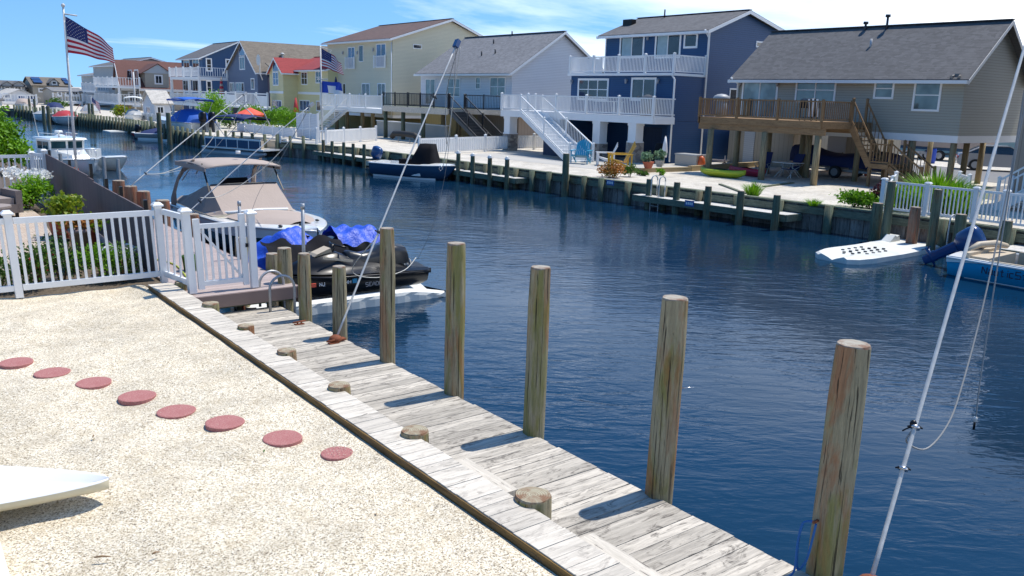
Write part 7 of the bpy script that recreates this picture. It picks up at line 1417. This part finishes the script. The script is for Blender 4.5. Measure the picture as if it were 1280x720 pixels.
letters('NauticStar', t, (.95, -(hw.__call__(1.0) if False else 1.185), .24), (1, 0, 0), (0, 0, 1), .17, 'letter_dark', 'hull_lettering', .006)
# ---- white drive-on float at the right
t = T('drive_on_float', 'white drive-on jet ski float with rows of dark holes, empty', 'float', (23.7, 13.0, WZ)); m = MB(); rs = []
for k in range(21):
    f = k/20; x = 21.35+4.9*f; w = .62+.2*min(1, f*6) if f > .02 else .45; n_ = .35*max(0, 1-f*7); yc = 13.0+.12*f; zt = -1.02+.012*math.sin(f*9)
    rs.append([(x+.35*max(0, 1-f*8)*0, yc-w, WZ-.15), (x, yc-w, zt-.05), (x, yc-w+.10, zt), (x, yc-w*.3, zt-.02-.05*max(0, 1-f*3)), (x, yc, zt-.03-.10*max(0, 1-f*3)), (x, yc+w*.3, zt-.02-.05*max(0, 1-f*3)), (x, yc+w-.1, zt), (x, yc+w, zt-.05), (x, yc+w, WZ-.15)])
m.rings(rs); m.build('deck', 'float_white', t)
for i in range(6):
    for sg in (-1, -.35, .35, 1):
        if abs(sg) == 1 and i in (0, 5): continue
        x, y = 22.2+.33*i, 13.03+.38*sg; m = MB(); m.cyl((x, y, -1.045), (x, y, -1.012), .05, n=8); m.build('hole', 'dark_metal', t)
m = MB(); m.prism([(25.2, 13.45, -1.02), (25.8, 13.45, -1.02), (25.72, 13.45, -.84), (25.6, 13.45, -.88), (25.48, 13.45, -.83)], (0, .3, 0)); m.build('bow_stop', 'float_white', t)
t = T('plank_dock', 'pale plank walkway behind the bright blue boat', 'dock', (25.9, 7, -.7)); m = MB(); rg = random.Random(3); y = 2.
while y < 11.2: m.box(25.1, 26.35, y, y+.136, -.74, -.70, rg.random()); y += .142
m.build('deck_boards', 'far_deck', t); m = MB(); m.box(25.06, 25.097, 2, 11.2, -.95, -.71); m.build('fascia', 'bulk_wood', t)
# ---- pontoon boat
d_ = Vector((.40, -.917, 0)); s_ = Vector((19.65, 58.9, 0)); b_ = s_+d_*5.6; t = T('pontoon_boat', 'white and blue pontoon boat with a navy folding top', 'boat', (s_.x, s_.y, WZ), math.atan2(d_.y, d_.x), local=True)
for y in (-.85, .85): m = MB(); m.tube([(-.1, y, .05), (4.9, y, .05), (5.5, y, .2)], [.33, .33, .08], 12); m.build('pontoon', 'galvanised', t)
m = MB(); m.box(0, 5.6, -1.2, 1.2, .38, .48); m.build('deck', 'gelcoat', t)
for y in (-1.18, 1.16):
    m = MB(); m.box(.3, 5.4, y, y+.03, .50, 1.0); m.build('side_panel', 'slate_blue_hull', t); m = MB(); m.box(.3, 5.4, y-.01, y+.04, 1.0, 1.12)
    for k in range(6): m.box(.3+k*1.0, .36+k*1.0, y-.012, y+.042, .48, 1.12)
    m.build('side_rail', 'gelcoat', t)
m = MB(); m.box(.5, 1.2, -1.0, 1.0, .48, 1.05); m.box(3.6, 5.0, .5, 1.1, .48, 1.0); m.box(3.6, 5.0, -1.1, -.5, .48, 1.0); m.build('seat', 'tan_seat', t)
bimini(t, .9, 4.0, 1.15, 2.35, 'navy_canvas', legs=((.05, -.4), (.95, -.3)), zb=1.1, arch=.16, foot=2.3)
# ---- cruiser with blue canopy on a lift
t, sh, L_ = boat('cabin_boat', 'white boat on a lift with bright blue canopy and two black outboards', (22.4, 69.2), (21.2, 77.6), 2.7, 1.0, -.3, 'gelcoat', z0=WZ+.55, cock=(0.02, .55), bowup=.35)
m = MB(); m.smooth = True; m.rings([[(x, -w, 1.0), (x, -w*.7, z), (x, 0, z+.1), (x, w*.7, z), (x, w, 1.0)] for x, w, z in ((.5, 1.2, 1.25), (1.4, 1.2, 1.75), (2.6, 1.15, 1.95), (3.8, 1.0, 1.7), (5.0, .9, 1.25))], False, (True, True)); m.build('cockpit_cover', 'blue_canvas', t)
bimini(t, .9, 4.2, 1.2, 2.75, 'blue_canvas', legs=((0.03, 0), (.97, 0)), zb=1.0, arch=.12, foot=2.6)
for y in (-.38, .38): outboard(t, -.05, y, 1.0, 'black_plastic', 1.25, R(12))
t = T('boat_lift', 'timber boat lift with cradle beams under the blue-covered boat', 'lift', (22, 73, WZ))
for y in (71, 75.5): m = MB(); m.beam((20.2, y, WZ+.15), (23.6, y, WZ+.15), .2, .25); m.build('cradle_beam', 'galvanised', t)
for x, y in ((20.0, 70.7), (20.0, 75.8)): m = MB(); m.cyl((x, y, -2), (x, y, .6), .13, n=8); m.build('lift_post', 'pile_green', t)
# ---- red jet ski, small covered boat, white float near the lift
t, sh, L_ = boat('inflatable_boat', 'grey and navy inflatable boat between the two tall piles and the red jet ski', (18.9, 75.2), (21.5, 72.2), 1.7, .5, -.1, 'grey_plastic', cock=(0.05, .6), bowup=.2)
m = MB(); m.smooth = True; m.rings([[(x, -w, .5), (x, 0, z), (x, w, .5)] for x, w, z in ((.4, .7, .7), (1.6, .75, .95), (2.8, .5, .8))], False, (True, True)); m.build('cover', 'navy_canvas', t); outboard(t, -.05, 0, .5, 'black_plastic', .9, R(20))
t, sh, L_ = boat('small_skiff', 'small skiff with a dark red nose left of the inflatable boat', (20.6, 77.4), (18.5, 76.2), 1.1, .42, -.05, 'red_canvas', cock=(0.05, .5), bowup=.1, mt='float_white')
t = T('swim_float', 'flat white float lying on the water left of the red-nosed skiff', 'float', (19.6, 85, WZ)); m = MB(); m.box(18.6, 20.6, 84.2, 87.0, WZ-.1, WZ+.16); m.build('deck', 'float_white', t); m = MB(); m.box(18.55, 20.65, 84.15, 87.05, WZ-.05, WZ+.06); m.build('edge', 'float_grey', t)
t = T('swim_float', 'thin white float beneath the inflatable boat', 'float', (20.4, 70.4, WZ)); m = MB(); m.box(19.6, 21.6, 70.2, 72.2, WZ-.1, WZ+.12); m.build('deck', 'float_white', t); m = MB(); m.box(19.55, 21.65, 70.15, 72.25, WZ-.05, WZ+.04); m.build('edge', 'float_grey', t)
# ---- boats farther down the canal
def cov_boat(label, s, b, B, mat, zc=.9, mh='gelcoat', z0=WZ, top=None):
    t, sh, L_ = boat('covered_boat', label, s, b, B, .8, -.2, mh, z0=z0, cock=(0.02, .5), bowup=.3); m = MB(); m.smooth = True
    m.rings([[(x*L_, -w*B/2, .82), (x*L_, -w*B/2*.6, z), (x*L_, 0, z+.12), (x*L_, w*B/2*.6, z), (x*L_, w*B/2, .82)] for x, w, z in ((.03, .9, zc), (.25, .95, zc+.25), (.5, .95, zc+.45), (.7, .75, zc+.2), (.88, .35, zc))], False, (True, True)); m.build('cover', mat, t)
    if top: bimini(t, L_*.2, L_*.6, B*.45, 2.5, top, legs=((.02, 0), (.98, 0)), zb=.9, foot=L_*.4)
    return t
cov_boat('white boat with a dark red cover, moored far down the canal', (18.9, 106.5), (18.2, 99.8), 2.6, 'red_canvas', .95)
cov_boat('low white boat moored left of the red-covered boat', (18.3, 115.5), (17.6, 108.5), 2.4, 'grey_plastic', .7)
cov_boat('large grey covered boat standing behind the red-covered boat', (22.6, 112), (21.4, 105), 2.0, 'grey_plastic', 1.0, z0=WZ+.5)
cov_boat('white boat under a pale canopy before the balcony house', (24.0, 97), (22.6, 92), 1.9, 'grey_plastic', .9, z0=WZ+.5, top='float_white')
cov_boat('dark blue covered boat on the far bank left of the red-covered boat', (20.6, 122), (19.8, 116), 2.2, 'navy_canvas', 1.0, z0=WZ+.5)
cov_boat('tan covered boat on the far bank before the white-decked house', (18.9, 134), (18.2, 128.5), 2.2, 'tan_canvas', 1.1, z0=WZ+.6)
cov_boat('small white boat at the far left end of the canal', (13.6, 139), (12.2, 131), 2.6, 'float_white', 1.2)
cov_boat('dark-covered boat at the far left end behind the small white one', (9.5, 146), (6, 142), 2.6, 'navy_canvas', 1.3)
# ---- white cabin cruiser near the left bank
t, sh, L_ = boat('cabin_cruiser', 'white pilothouse cruiser moored behind the board fence, bow towards the right', (7.35, 50.6), (9.15, 42.6), 2.9, 1.05, -.4, 'gelcoat', cock=(0.02, .3), bowup=.45)
m = MB(); m.rings([[(x+(1 if i == 1 else 0)*0, -w, 1.0), (x, -w, zt), (x, w, zt), (x, w, 1.0)] for i, (x, w, zt) in enumerate(((2.3, 1.15, 2.45), (4.3, 1.10, 2.45)))]); m.rings([[(4.3, -1.1, 1.05), (4.3, -1.1, 1.75), (4.3, 1.1, 1.75), (4.3, 1.1, 1.05)], [(6.4, -.55, 1.2), (6.2, -.5, 1.45), (6.2, .5, 1.45), (6.4, .55, 1.2)]]); cb = m.build('cabin', 'gelcoat', t)
m = MB(); m.smooth = False; m.rings([[(2.0, -1.25, 2.46), (4.7, -1.2, 2.46), (4.7, 1.2, 2.46), (2.0, 1.25, 2.46)], [(2.0, -1.2, 2.58), (4.6, -1.1, 2.56), (4.6, 1.1, 2.56), (2.0, 1.2, 2.58)]]); rf = m.build('cabin_roof', 'gelcoat', t)
for y0, y1 in ((-1.0, -.08), (.08, 1.0)): m = MB(); m.box(4.29, 4.33, y0, y1, 1.82, 2.32); m.build('windscreen', 'glass_boat', cb)
for sg in (-1, 1):
    for x0_, x1_ in ((2.5, 3.2), (3.35, 4.1)): m = MB(); m.box(x0_, x1_, sg*1.11, sg*1.16, 1.75, 2.28); m.build('side_window', 'glass_boat', cb)
m = MB(); m.tube([(2.2, -.9, 2.6), (2.2, -.9, 2.85), (4.2, -.8, 2.85), (4.2, .8, 2.85), (2.2, .9, 2.85), (2.2, .9, 2.6)], .025, 6); m.cyl((3.2, 0, 2.58), (3.2, 0, 2.9), .06, n=8); m.cyl((3.2, 0, 2.9), (3.2, 0, 3.05), .28, .22, 12); m.build('radar', 'gelcoat', rf)
m = MB(); m.tube([(2.4, -1.0, 2.6), (2.0, -1.2, 5.6)], [.025, .012], 6); m.build('antenna', 'pole_white', rf); m = MB(); m.tube([(2.4, 1.0, 2.6), (2.3, 1.1, 4.2)], [.02, .01], 6); m.build('antenna', 'pole_white', rf)
m = MB()
for sg in (-1, 1): m.tube([(4.4, sg*1.15, 1.1), (4.6, sg*1.15, 1.75), (6.2, sg*.95, 1.85), (7.6, sg*.45, 2.0), (8.25, 0, 2.0)], .022, 6)
for x_, y_ in ((5.4, 1.08), (6.4, .88), (7.3, .55)):
    for sg in (-1, 1): m.tube([(x_, sg*y_, 1.2), (x_, sg*y_, 1.85)], .018, 5)
m.build('bow_rail', 'steel', t); m = MB(); m.prism([(4.9, -1.5, .5), (5.4, -1.4, .5), (5.4, -1.4, .8), (4.9, -1.5, .8)], (0, .03, 0)); m.build('hull_mark', 'slate_blue_hull', t)
m = MB(); m.smooth = True; m.ball((7.6, -.95, .55), (.18, .18, .24), 8, 6); m.build('fender', 'orange_plastic', t); t.scale = (.72, .72, .66); t.location = (7.5, 49.0, WZ)
t, sh, L_ = boat('skiff', 'small grey-white open skiff with white outboard right of the pilothouse cruiser', (8.95, 50.8), (10.9, 46.2), 1.7, .55, -.2, 'float_white', cock=(.05, .7), bowup=.35)
outboard(t, -.05, 0, .75, 'gelcoat', 1.25, R(8)); m = MB(); m.box(1.9, 2.5, -.35, .35, .2, 1.0); m.build('console', 'gelcoat', t); m = MB(); m.tube([(.5, -.7, .6), (.6, -.7, 1.3), (.6, .7, 1.3), (.5, .7, .6)], .03, 6); m.build('tow_arch', 'gelcoat', t)
t, sh, L_ = boat('dinghy', 'grey rigid dinghy moored left of the pilothouse cruiser', (5.3, 60.5), (7.6, 55.5), 1.9, .75, -.1, 'grey_plastic', cock=(.05, .7), bowup=.4); m = MB(); m.tube([(1.0, 0, .4), (1.0, 0, 4.2)], [.04, .015], 6); m.build('antenna', 'pole_white', t)
t, sh, L_ = boat('skiff', 'white open skiff nearest the big green bush', (5.6, 47.5), (6.6, 42.3), 1.8, .8, -.1, 'gelcoat', cock=(.05, .7), bowup=.3); m = MB(); m.box(1.9, 2.6, -.4, .4, .3, 1.3); m.build('console', 'gelcoat', t)
# ================================================================ mooring whips, lines
def whip(label, foot, tip, r0, r1, bend=.06, mat='pole_white', fit=(), n=14, tipmat='motor_blue', base=True):
    f, p = Vector(foot), Vector(tip); t = T('mooring_whip', label, 'pole', foot); m = MB(); pts = []
    for i in range(n+1): u = i/n; q = f.lerp(p, u); pts.append(q+Vector((0, 0, bend*4*u*(1-u)*-1*0+bend*math.sin(math.pi*u))))
    m.tube(pts, [r0+(r1-r0)*i/n for i in range(n+1)], 10); m.build('rod', mat, t)
    if base: m = MB(); m.ball(f+Vector((0, 0, .02)), (.09, .09, .06), 10, 6); m.box(f.x-.08, f.x+.14, f.y-.05, f.y+.05, f.z-.005, f.z+.02); m.build('base', 'rust', t)
    if tipmat: m = MB(); d = (p-f).normalized(); m.frame(p, d, d.cross(Vector((0, 1, 0))).normalized(), d.cross(d.cross(Vector((0, 1, 0)))).normalized()); m.box(-.03, .10, -.035, .035, -.04, .04); m.build('tip_pulley', tipmat, t)
    for u in fit:
        q = f.lerp(p, u)+Vector((0, 0, bend*math.sin(math.pi*u))); m = MB(); d = (p-f).normalized(); s = d.cross(Vector((.3, 1, 0))).normalized(); m.cyl(q-d*.02, q+d*.03, r0*1.6, n=8); m.beam(q-s*.05, q+s*.06, .018, .02); m.build('cleat', 'dark_metal', t)
    return t, f, p
def line(label, pts, r=.006, mat='rope', n=24, name='mooring_line'):
    P_ = [Vector(p) for p in pts]; out = []
    for i in range(len(P_)-1):           # catmull-rom
        p0, p1, p2, p3 = P_[max(i-1, 0)], P_[i], P_[i+1], P_[min(i+2, len(P_)-1)]
        for k in range(6 if len(P_) > 3 else 10):
            u = k/(6 if len(P_) > 3 else 10); out.append(.5*((2*p1)+(p2-p0)*u+(2*p0-5*p1+4*p2-p3)*u*u+(3*p1-p0-3*p2+p3)*u**3))
    out.append(P_[-1]); m = MB(); m.tube(out, r, 6); return solo(m, name, mat, label, 'rope', tuple(P_[0]))
foot = (4.98, 10.36, -.33); tip = FX(570, 57, 7.6)
whip('long white mooring pole rising from the dock beside the second pile', foot, tip, .0155, .010, .05, fit=(.33, .80))
fv = Vector(foot); q = fv.lerp(tip, .33)
line('slack mooring line drooping from the white pole on the dock', [q, FX(440, 338, 6.0), FX(470, 347, 6.8), FX(505, 338, 7.8), FX(520, 322, 8.3)], .008, 'rope')
line('thin dark line hanging from the tip of the white pole to the jet ski stern', [tip, FX(566, 130, 7.9), FX(556, 220, 8.2), FX(540, 285, 8.6), FX(522, 324, 8.9)], .004, 'rope_grey')
line('double line hanging from the white pole tip to a hook above the slate blue boat', [tip+Vector((.02, -.03, -.02)), FX(558, 118, 7.62), FX(558, 180, 7.62)], .007, 'rope_grey')
line('line looping below the tip of the white pole', [tip+Vector((.04, -.06, -.02)), FX(567, 120, 7.66), FX(560, 175, 7.66), FX(553, 212, 7.66)], .006, 'rope')
foot2 = FX(1055, 740, 5.42); foot2 = Vector((5.42, 2.72, -.33)); tip2 = FX(1292, 20, 8.3)
whip('thick white mooring pole crossing the right side of the picture', foot2, tip2, .0172, .0115, .02, fit=(), tipmat=None, n=18)
for px, py in ((1124, 526), (1109, 577)):
    # fittings: closest point on the pole to that sighting
    best = min((abs(ray(px, py).normalized().cross((foot2.lerp(tip2, u/200)+Vector((0, 0, .02*math.sin(math.pi*u/200)))-EYE).normalized()).length), u/200) for u in range(201)); q = foot2.lerp(tip2, best[1]); d = (tip2-foot2).normalized()
    t = T('pole_cleat', 'black cleat with a knotted line on the thick white pole' if py < 550 else 'small black cleat lower on the thick white pole', 'cleat', tuple(q)); m = MB(); s = RT*.95-UP*.15; m.tube([q-s*.06, q-s*.02+UP*.01, q+s*.03+UP*.01, q+s*.06], [.006, .012, .012, .006], 6); m.build('horn', 'black_plastic', t); m = MB(); m.cyl(q-d*.012, q+d*.012, .036, n=10); m.build('collar', 'steel', t)
    if py < 550: m = MB(); m.ball(q-s*.02+d*.03, .028, 8, 6); m.tube([q-s*.03, q-s*.07-UP*.02, q-s*.10-UP*.04], .006, 5); m.build('knot', 'black_plastic', t); qk = q
line('slack grey line drooping from the black cleat on the thick white pole', [qk, FX(1133, 552, 6.05), FX(1158, 561, 6.3), FX(1185, 530, 6.6), FX(1203, 480, 6.9), FX(1228, 385, 7.4), FX(1255, 260, 7.9), FX(1275, 150, 8.2), FX(1290, 50, 8.3)], .007, 'rope_grey')
line('straight grey line hanging at the far right beside the slack one', [FX(1302, 30, 8.4), FX(1270, 190, 8.1), FX(1245, 345, 7.8), FX(1226, 470, 7.6), FX(1220, 522, 7.55)], .006, 'rope_grey')
t = T('line_hook', 'small white snap hook with dark tail at the end of the hanging line', 'hook', tuple(FX(1220, 525, 7.55))); q = FX(1219, 524, 7.55); m = MB(); m.ball(q, (.02, .02, .03), 8, 5); m.build('ring', 'pole_white', t); m = MB(); m.tube([q, FX(1217, 537, 7.55)], .010, 6); m.build('tail', 'black_plastic', t)
q = FX(595, 215, 7.66)
t = T('line_hook', 'pale shackle hanging over the bow of the slate blue boat', 'hook', tuple(FX(552, 212, 7.66))); q = FX(551, 207, 7.66); m = MB(); m.tube([q, q+Vector((.02, -.02, -.05)), q+Vector((.0, 0, -.09)), q+Vector((-.02, .02, -.05)), q], .006, 5); m.build('shackle', 'steel', t)
# whips of the neighbouring dock
f3 = Vector((5.76, 24.2, .40)); t3 = FX(305, 118, 9.4); whip('white mooring pole rising from the reddish pile behind the fence', f3, t3, .015, .011, .05, fit=(.12,), tipmat='galvanised', base=False)
q = f3.lerp(t3, .12); line('slack line under the left mooring pole', [q, FX(205, 216, 7.0), FX(235, 203, 8.0), FX(262, 178, 8.8), FX(278, 150, 9.3), FX(300, 122, 9.4)], .009, 'rope')
line('second fainter slack line under the left mooring pole', [FX(182, 218, 6.6), FX(210, 216, 7.4), FX(245, 205, 8.4), FX(280, 172, 9.2), FX(305, 125, 9.6)], .006, 'rope')
f4 = FX(222, 278, 5.7); t4 = FX(388, 132, 9.0); whip('white mooring pole passing in front of the tan boat top', f4, t4, .015, .010, .05, fit=(.16,), tipmat='galvanised', base=False)
line('slack line from the middle mooring pole across the tan boat', [FX(250, 247, 6.2), FX(272, 246, 6.9), FX(300, 232, 7.5), FX(335, 205, 8.2), FX(365, 172, 8.8), FX(384, 138, 9.0)], .008, 'rope')
line('second line from the middle mooring pole to the boat windshield', [FX(386, 136, 9.0), FX(350, 200, 8.6), FX(325, 238, 8.2), FX(312, 272, 8.0)], .005, 'rope_grey')
f5 = FX(200, 226, 5.75)
# thin whips on the far bank
for i, (a, b, X) in enumerate((((296, 142), (310, 126), 20.8), ((322, 150), (296, 126), 20.9), ((338, 158), (318, 118), 21.2), ((276, 138), (297, 153), 20.6), ((102, 140), (108, 128), 19.4), ((92, 143), (102, 128), 19.6))):
    fp, tp = FX(*a, X+1.2), FX(*b, X); whip(['pale mooring pole over the pontoon boat, rising right', 'pale mooring pole over the pontoon boat, leaning left', 'pale mooring pole beside the coral umbrella', 'short pale pole before the tall loose shrub', 'thin mooring pole near the red-covered boat, right one', 'thin mooring pole near the red-covered boat, left one'][i], fp, tp, .04, .03, .05, tipmat=None, base=False, n=6)
# blue rope loop on the nearest pile
c = Vector((5.30, 3.03, 0)); 
def onpile(px, py, X=5.2): return FX(px, py, X)
line('bright blue rope loop hanging on the nearest large pile', [FX(1018, 652, 5.17), FX(1004, 654, 5.16), FX(998, 675, 5.15), FX(996, 705, 5.14), FX(999, 712, 5.14), FX(1008, 700, 5.15), FX(1014, 680, 5.16), FX(1020, 655, 5.17)], .009, 'blue_rope')
line('blue rope tail running down to the dock from the nearest pile', [FX(1004, 654, 5.16), FX(997, 678, 5.13), FX(993, 712, 5.1), FX(985, 722, 5.06)], .008, 'blue_rope')
for i, (px, py, y, l) in enumerate(((1019, 652, 3.03, 'rusty bolt holding the blue rope on the nearest pile'),)):
    q = FX(px, py, PX[6-i]-.12); m = MB(); m.cyl(q-Vector((.02, 0, 0)), q+Vector((.03, 0, 0)), .012, n=8); solo(m, 'bolt', 'rust' if i == 0 else 'galvanised', l, 'bolt', tuple(q))
q = FX(838, 484, 5.3); m = MB(); m.tube([(5.36, 4.62-.06, q.z-.01), (5.45, 4.62-.16, q.z+.01)], .004, 6); solo(m, 'nail', 'steel', 'long nail sticking out of the right side of the second nearest pile', 'nail', (5.32, 4.5, q.z))
# ================================================================ neighbour's patio and planting
p = G(14, 205, 0); bush('big_bush', 'large bright lime green bush at the left edge behind the far picket fence', 'bush', (3.75, 34.3, -.1), (1.15, 1.8, 1.2), 11000, .17, 'leaf_bright', 301, clumps=26, spread=.3)
p = G(34, 243, 0); bush('shrub', 'light green rounded shrub before the far picket fence', 'shrub', (3.25, 23.8, -.05), (.55, .7, .42), 2600, .09, 'leaf_bright', 302)
rg = random.Random(17); m = MB(); leaves(m, (3.4, 24.8, .72), (.6, .9, .22), 420, .10, rg, 7, aspect=1.1); solo(m, 'white_flowers', 'petal_white', 'mass of white flowers above the light green shrub', 'flowers', (3.4, 24.8, .3), kind='stuff')
def planter(label, px, py, y, rpot, hpot, rf, n, mt, seed, pot='terracotta', size=.1):
    q = FY(px, py, y); z0 = -.02; t = T('potted_plant', label, 'plant', (q.x, y, z0)); m = MB(); m.smooth = True; m.rings([[(q.x+r*math.cos(a), y+r*math.sin(a), z) for a in [2*math.pi*k/20 for k in range(20)]] for r, z in ((rpot*.72, z0), (rpot*.95, z0+hpot*.9), (rpot*1.05, z0+hpot*.9), (rpot*1.05, z0+hpot), (rpot*.9, z0+hpot), (rpot*.85, z0+hpot-.04))]); m.build('pot', pot, t)
    m = MB(); leaves(m, (q.x, y, z0+hpot+rf[2]*.8), rf, n, size, random.Random(seed), 11, aspect=1.35); m.build('foliage', mt, t)
planter('terracotta pot of yellow-green coleus by the board fence', 80, 285, 19.0, .30, .42, (.42, .40, .27), 620, 'leaf_coleus', 61)
planter('low pot of orange-yellow coleus nearer the white fence', 104, 300, 17.2, .26, .40, (.44, .40, .17), 560, 'leaf_coleus', 62)
planter('tall dark planter with trailing plants against the board fence', 103, 330, 15.9, .17, .62, (.22, .22, .14), 160, 'leaf_orange', 63, 'composite_fascia')
for i, (x, y, r, h, n, mt, l) in enumerate(((2.0, 14.6, .42, .40, 1500, 'leaf_green', 'bushy green plant with red flowers behind the left of the white fence'), (2.42, 14.9, .38, .38, 1200, 'leaf_dark', 'darker green plant behind the middle of the white fence'), (2.95, 14.55, .30, .30, 1000, 'leaf_bright', 'light green plant behind the right half of the white fence'), (3.25, 14.45, .25, .30, 800, 'leaf_green', 'leafy green plant at the foot of the board fence'), (1.5, 14.5, .28, .28, 600, 'leaf_green', 'green plant behind the leftmost fence post'), (2.72, 15.6, .28, .22, 500, 'leaf_bright', 'low pale green plant beside the patio pavers'))):
    bush('garden_plant', l, 'plant', (x, y, -.06), (r, r, h), n, .062, mt, 320+i, group='garden plants behind the white fence', spread=.46)
rg = random.Random(5); m = MB(); leaves(m, (2.05, 14.45, .40), (.34, .22, .25), 46, .05, rg, 8, aspect=1.1); solo(m, 'red_flowers', 'petal_red', 'scattered small red flowers behind the white fence', 'flowers', (2.05, 14.45, .2), kind='stuff')
t = T('hose', 'pale coiled garden hose over a rock by the board fence', 'hose', (3.35, 15.2, .1)); m = MB(); m.tube([(3.35+.28*math.cos(a)*(1-.02*a), 15.1+.22*math.sin(a), .30+.03*math.sin(3*a)+.004*a) for a in [k*.35 for k in range(44)]], .022, 6); m.build('coil', 'pole_white', t)
t = T('landscape_rock', 'grey rock at the foot of the board fence', 'rock', (3.35, 15.1, 0)); m = MB(); m.smooth = True; m.ball((3.35, 15.1, .08), (.3, .28, .22), 9, 6); m.build('boulder', 'concrete', t)
t = T('bucket', 'small green bucket on the composite dock', 'bucket', (4.35, 14.6, -.05)); m = MB(); m.cyl((4.35, 14.6, -.04), (4.35, 14.6, .22), .11, .14, 14); m.build('body', 'leaf_green', t); m = MB(); m.tube([(4.22, 14.6, .21), (4.35, 14.6, .33), (4.48, 14.6, .21)], .006, 5); m.build('handle', 'steel', t)
line('yellow garden hose lying on the composite dock', [(4.1, 14.0, -.03), (4.25, 15.2, -.03), (4.05, 16.2, -.03), (4.4, 17.2, -.03), (4.2, 18.3, -.03)], .014, 'kayak_yellow', name='hose')
def wicker_chair(label, x, y, rz, w=1.5):
    t = T('wicker_sofa', label, 'sofa', (x, y, -.02), rz, local=True); m = MB(); m.box(-.4, .4, -w/2, w/2, .12, .32); m.build('base', 'wicker', t); m = MB(); m.box(-.38, .36, -w/2+.1, w/2-.1, .322, .46); m.build('seat_cushion', 'cushion_taupe', t)
    m = MB(); m.prism([(-.40, -w/2, .32), (-.62, -w/2, .95), (-.52, -w/2, .98), (-.25, -w/2, .34)], (0, w, 0)); m.build('backrest', 'wicker', t)
    for s in (-1, 1): m = MB(); m.box(-.4, .4, s*w/2-.07, s*w/2+.07, .12, .62); m.build('armrest', 'wicker', t)
    for sx in (-.35, .33):
        for s in (-1, 1): m = MB(); m.box(sx-.03, sx+.03, s*(w/2-.05)-.03, s*(w/2-.05)+.03, 0, .12); m.build('leg', 'black_plastic', t)
wicker_chair('taupe wicker sofa at the left edge of the patio', 2.0, 22.4, R(-75), 1.6)
t = T('patio_table', 'low taupe table with curved edge at the left edge of the patio', 'table', (1.9, 20.4, 0)); m = MB(); m.smooth = False; m.rings([[(1.75+.75*math.cos(a), 20.5+.5*math.sin(a), z) for a in [2*math.pi*k/24 for k in range(24)]] for z in (.46, .50)]); m.build('tabletop', 'cushion_taupe', t)
for a, b in ((1.3, 20.2), (2.2, 20.2), (1.3, 20.8), (2.2, 20.8)): m = MB(); m.box(a-.03, a+.03, b-.03, b+.03, -.02, .46); m.build('leg', 'wicker', t)
t = T('patio_ottoman', 'tan slatted ottoman in front of the low patio table', 'ottoman', (1.45, 19.0, 0)); m = MB(); m.box(.9, 1.85, 18.7, 19.3, .10, .38); m.build('base', 'wicker', t); m = MB(); m.box(.88, 1.87, 18.68, 19.32, .382, .44); m.build('cushion', 'tan_seat', t)
t = T('beach_towel', 'turquoise towel over a chair, cut by the left edge', 'towel', (.9, 17.6, .3)); m = MB(); m.box(.5, 1.42, 17.3, 17.95, .36, .40); m.build('cloth', 'turquoise_towel', t); m = MB()
for a in (.55, 1.35):
    for b in (17.35, 17.9): m.box(a, a+.04, b-.02, b+.02, -.02, .36)
m.box(.52, 1.4, 17.33, 17.93, .32, .358); m.build('stool_frame', 'wicker', t)

# dry leaves, weeds and bits of debris on the gravel
rg = random.Random(91)
for i, (px, py, l) in enumerate(((230, 505, 'small orange leaf on the gravel beside the fifth stepping stone'), (117, 548, 'curled brown leaf on the gravel above the dinghy'), (470, 640, 'small dark leaf on the gravel near the bulkhead'), (330, 560, 'tiny green weed on the gravel below the last full-sized stepping stone'), (250, 610, 'pale dry leaf in the middle of the gravel'), (40, 398, 'brown leaf on the gravel near the white fence'), (300, 455, 'dry leaf on the gravel between the stones and the bulkhead'))):
    p = G(px, py, 0); z = gz(p.x, p.y)+.004; s_ = .022; a = rg.uniform(0, 6); c_, d_ = math.cos(a)*s_, math.sin(a)*s_; m = MB()
    m.face([(p.x-c_, p.y-d_, z), (p.x+d_*.4, p.y-c_*.4, z+.006), (p.x+c_, p.y+d_, z+.010)]); m.face([(p.x-c_, p.y-d_, z), (p.x+c_, p.y+d_, z+.010), (p.x-d_*.4, p.y+c_*.4, z+.008)])
    solo(m, 'fallen_leaf', ('umbrella_coral', 'post_wood', 'cedar', 'leaf_green', 'post_wood', 'cedar', 'post_wood')[i], l, 'leaf', (p.x, p.y, z))
# clutter on the far end of the canal
for i, (x, y, l) in enumerate(((19.6, 97, 'dark piling group beside the balcony house, left one'), (19.5, 95, 'dark piling group beside the balcony house, right one'), (17.9, 122, 'tall piling before the farthest houses, left one'), (18.0, 119, 'tall piling before the farthest houses, right one'))):
    pile(l, x, y, -2, 1.2, .14, 'pile_green', group='tall mooring piles down the canal', seed=300+i, n=10)
for i, (x, y, r, h, l, mt) in enumerate(((22, 128, 1.3, .8, 'green shrub before the white-decked house', 'leaf_green'), (23.5, 100, 1.0, .7, 'ochre shrub at the corner of the balcony houses', 'leaf_coleus'), (14, 150, 1.5, .8, 'yellow-green shrub before the white low gabled house', 'leaf_coleus'), (24.5, 82, 1.1, .6, 'low green shrub behind the pale grey fence', 'leaf_green'))):
    bush('shrub', l, 'shrub', (x, y, GZ), (r, r*1.2, h), 500, .3, mt, 400+i, group='shrubs far down the canal')
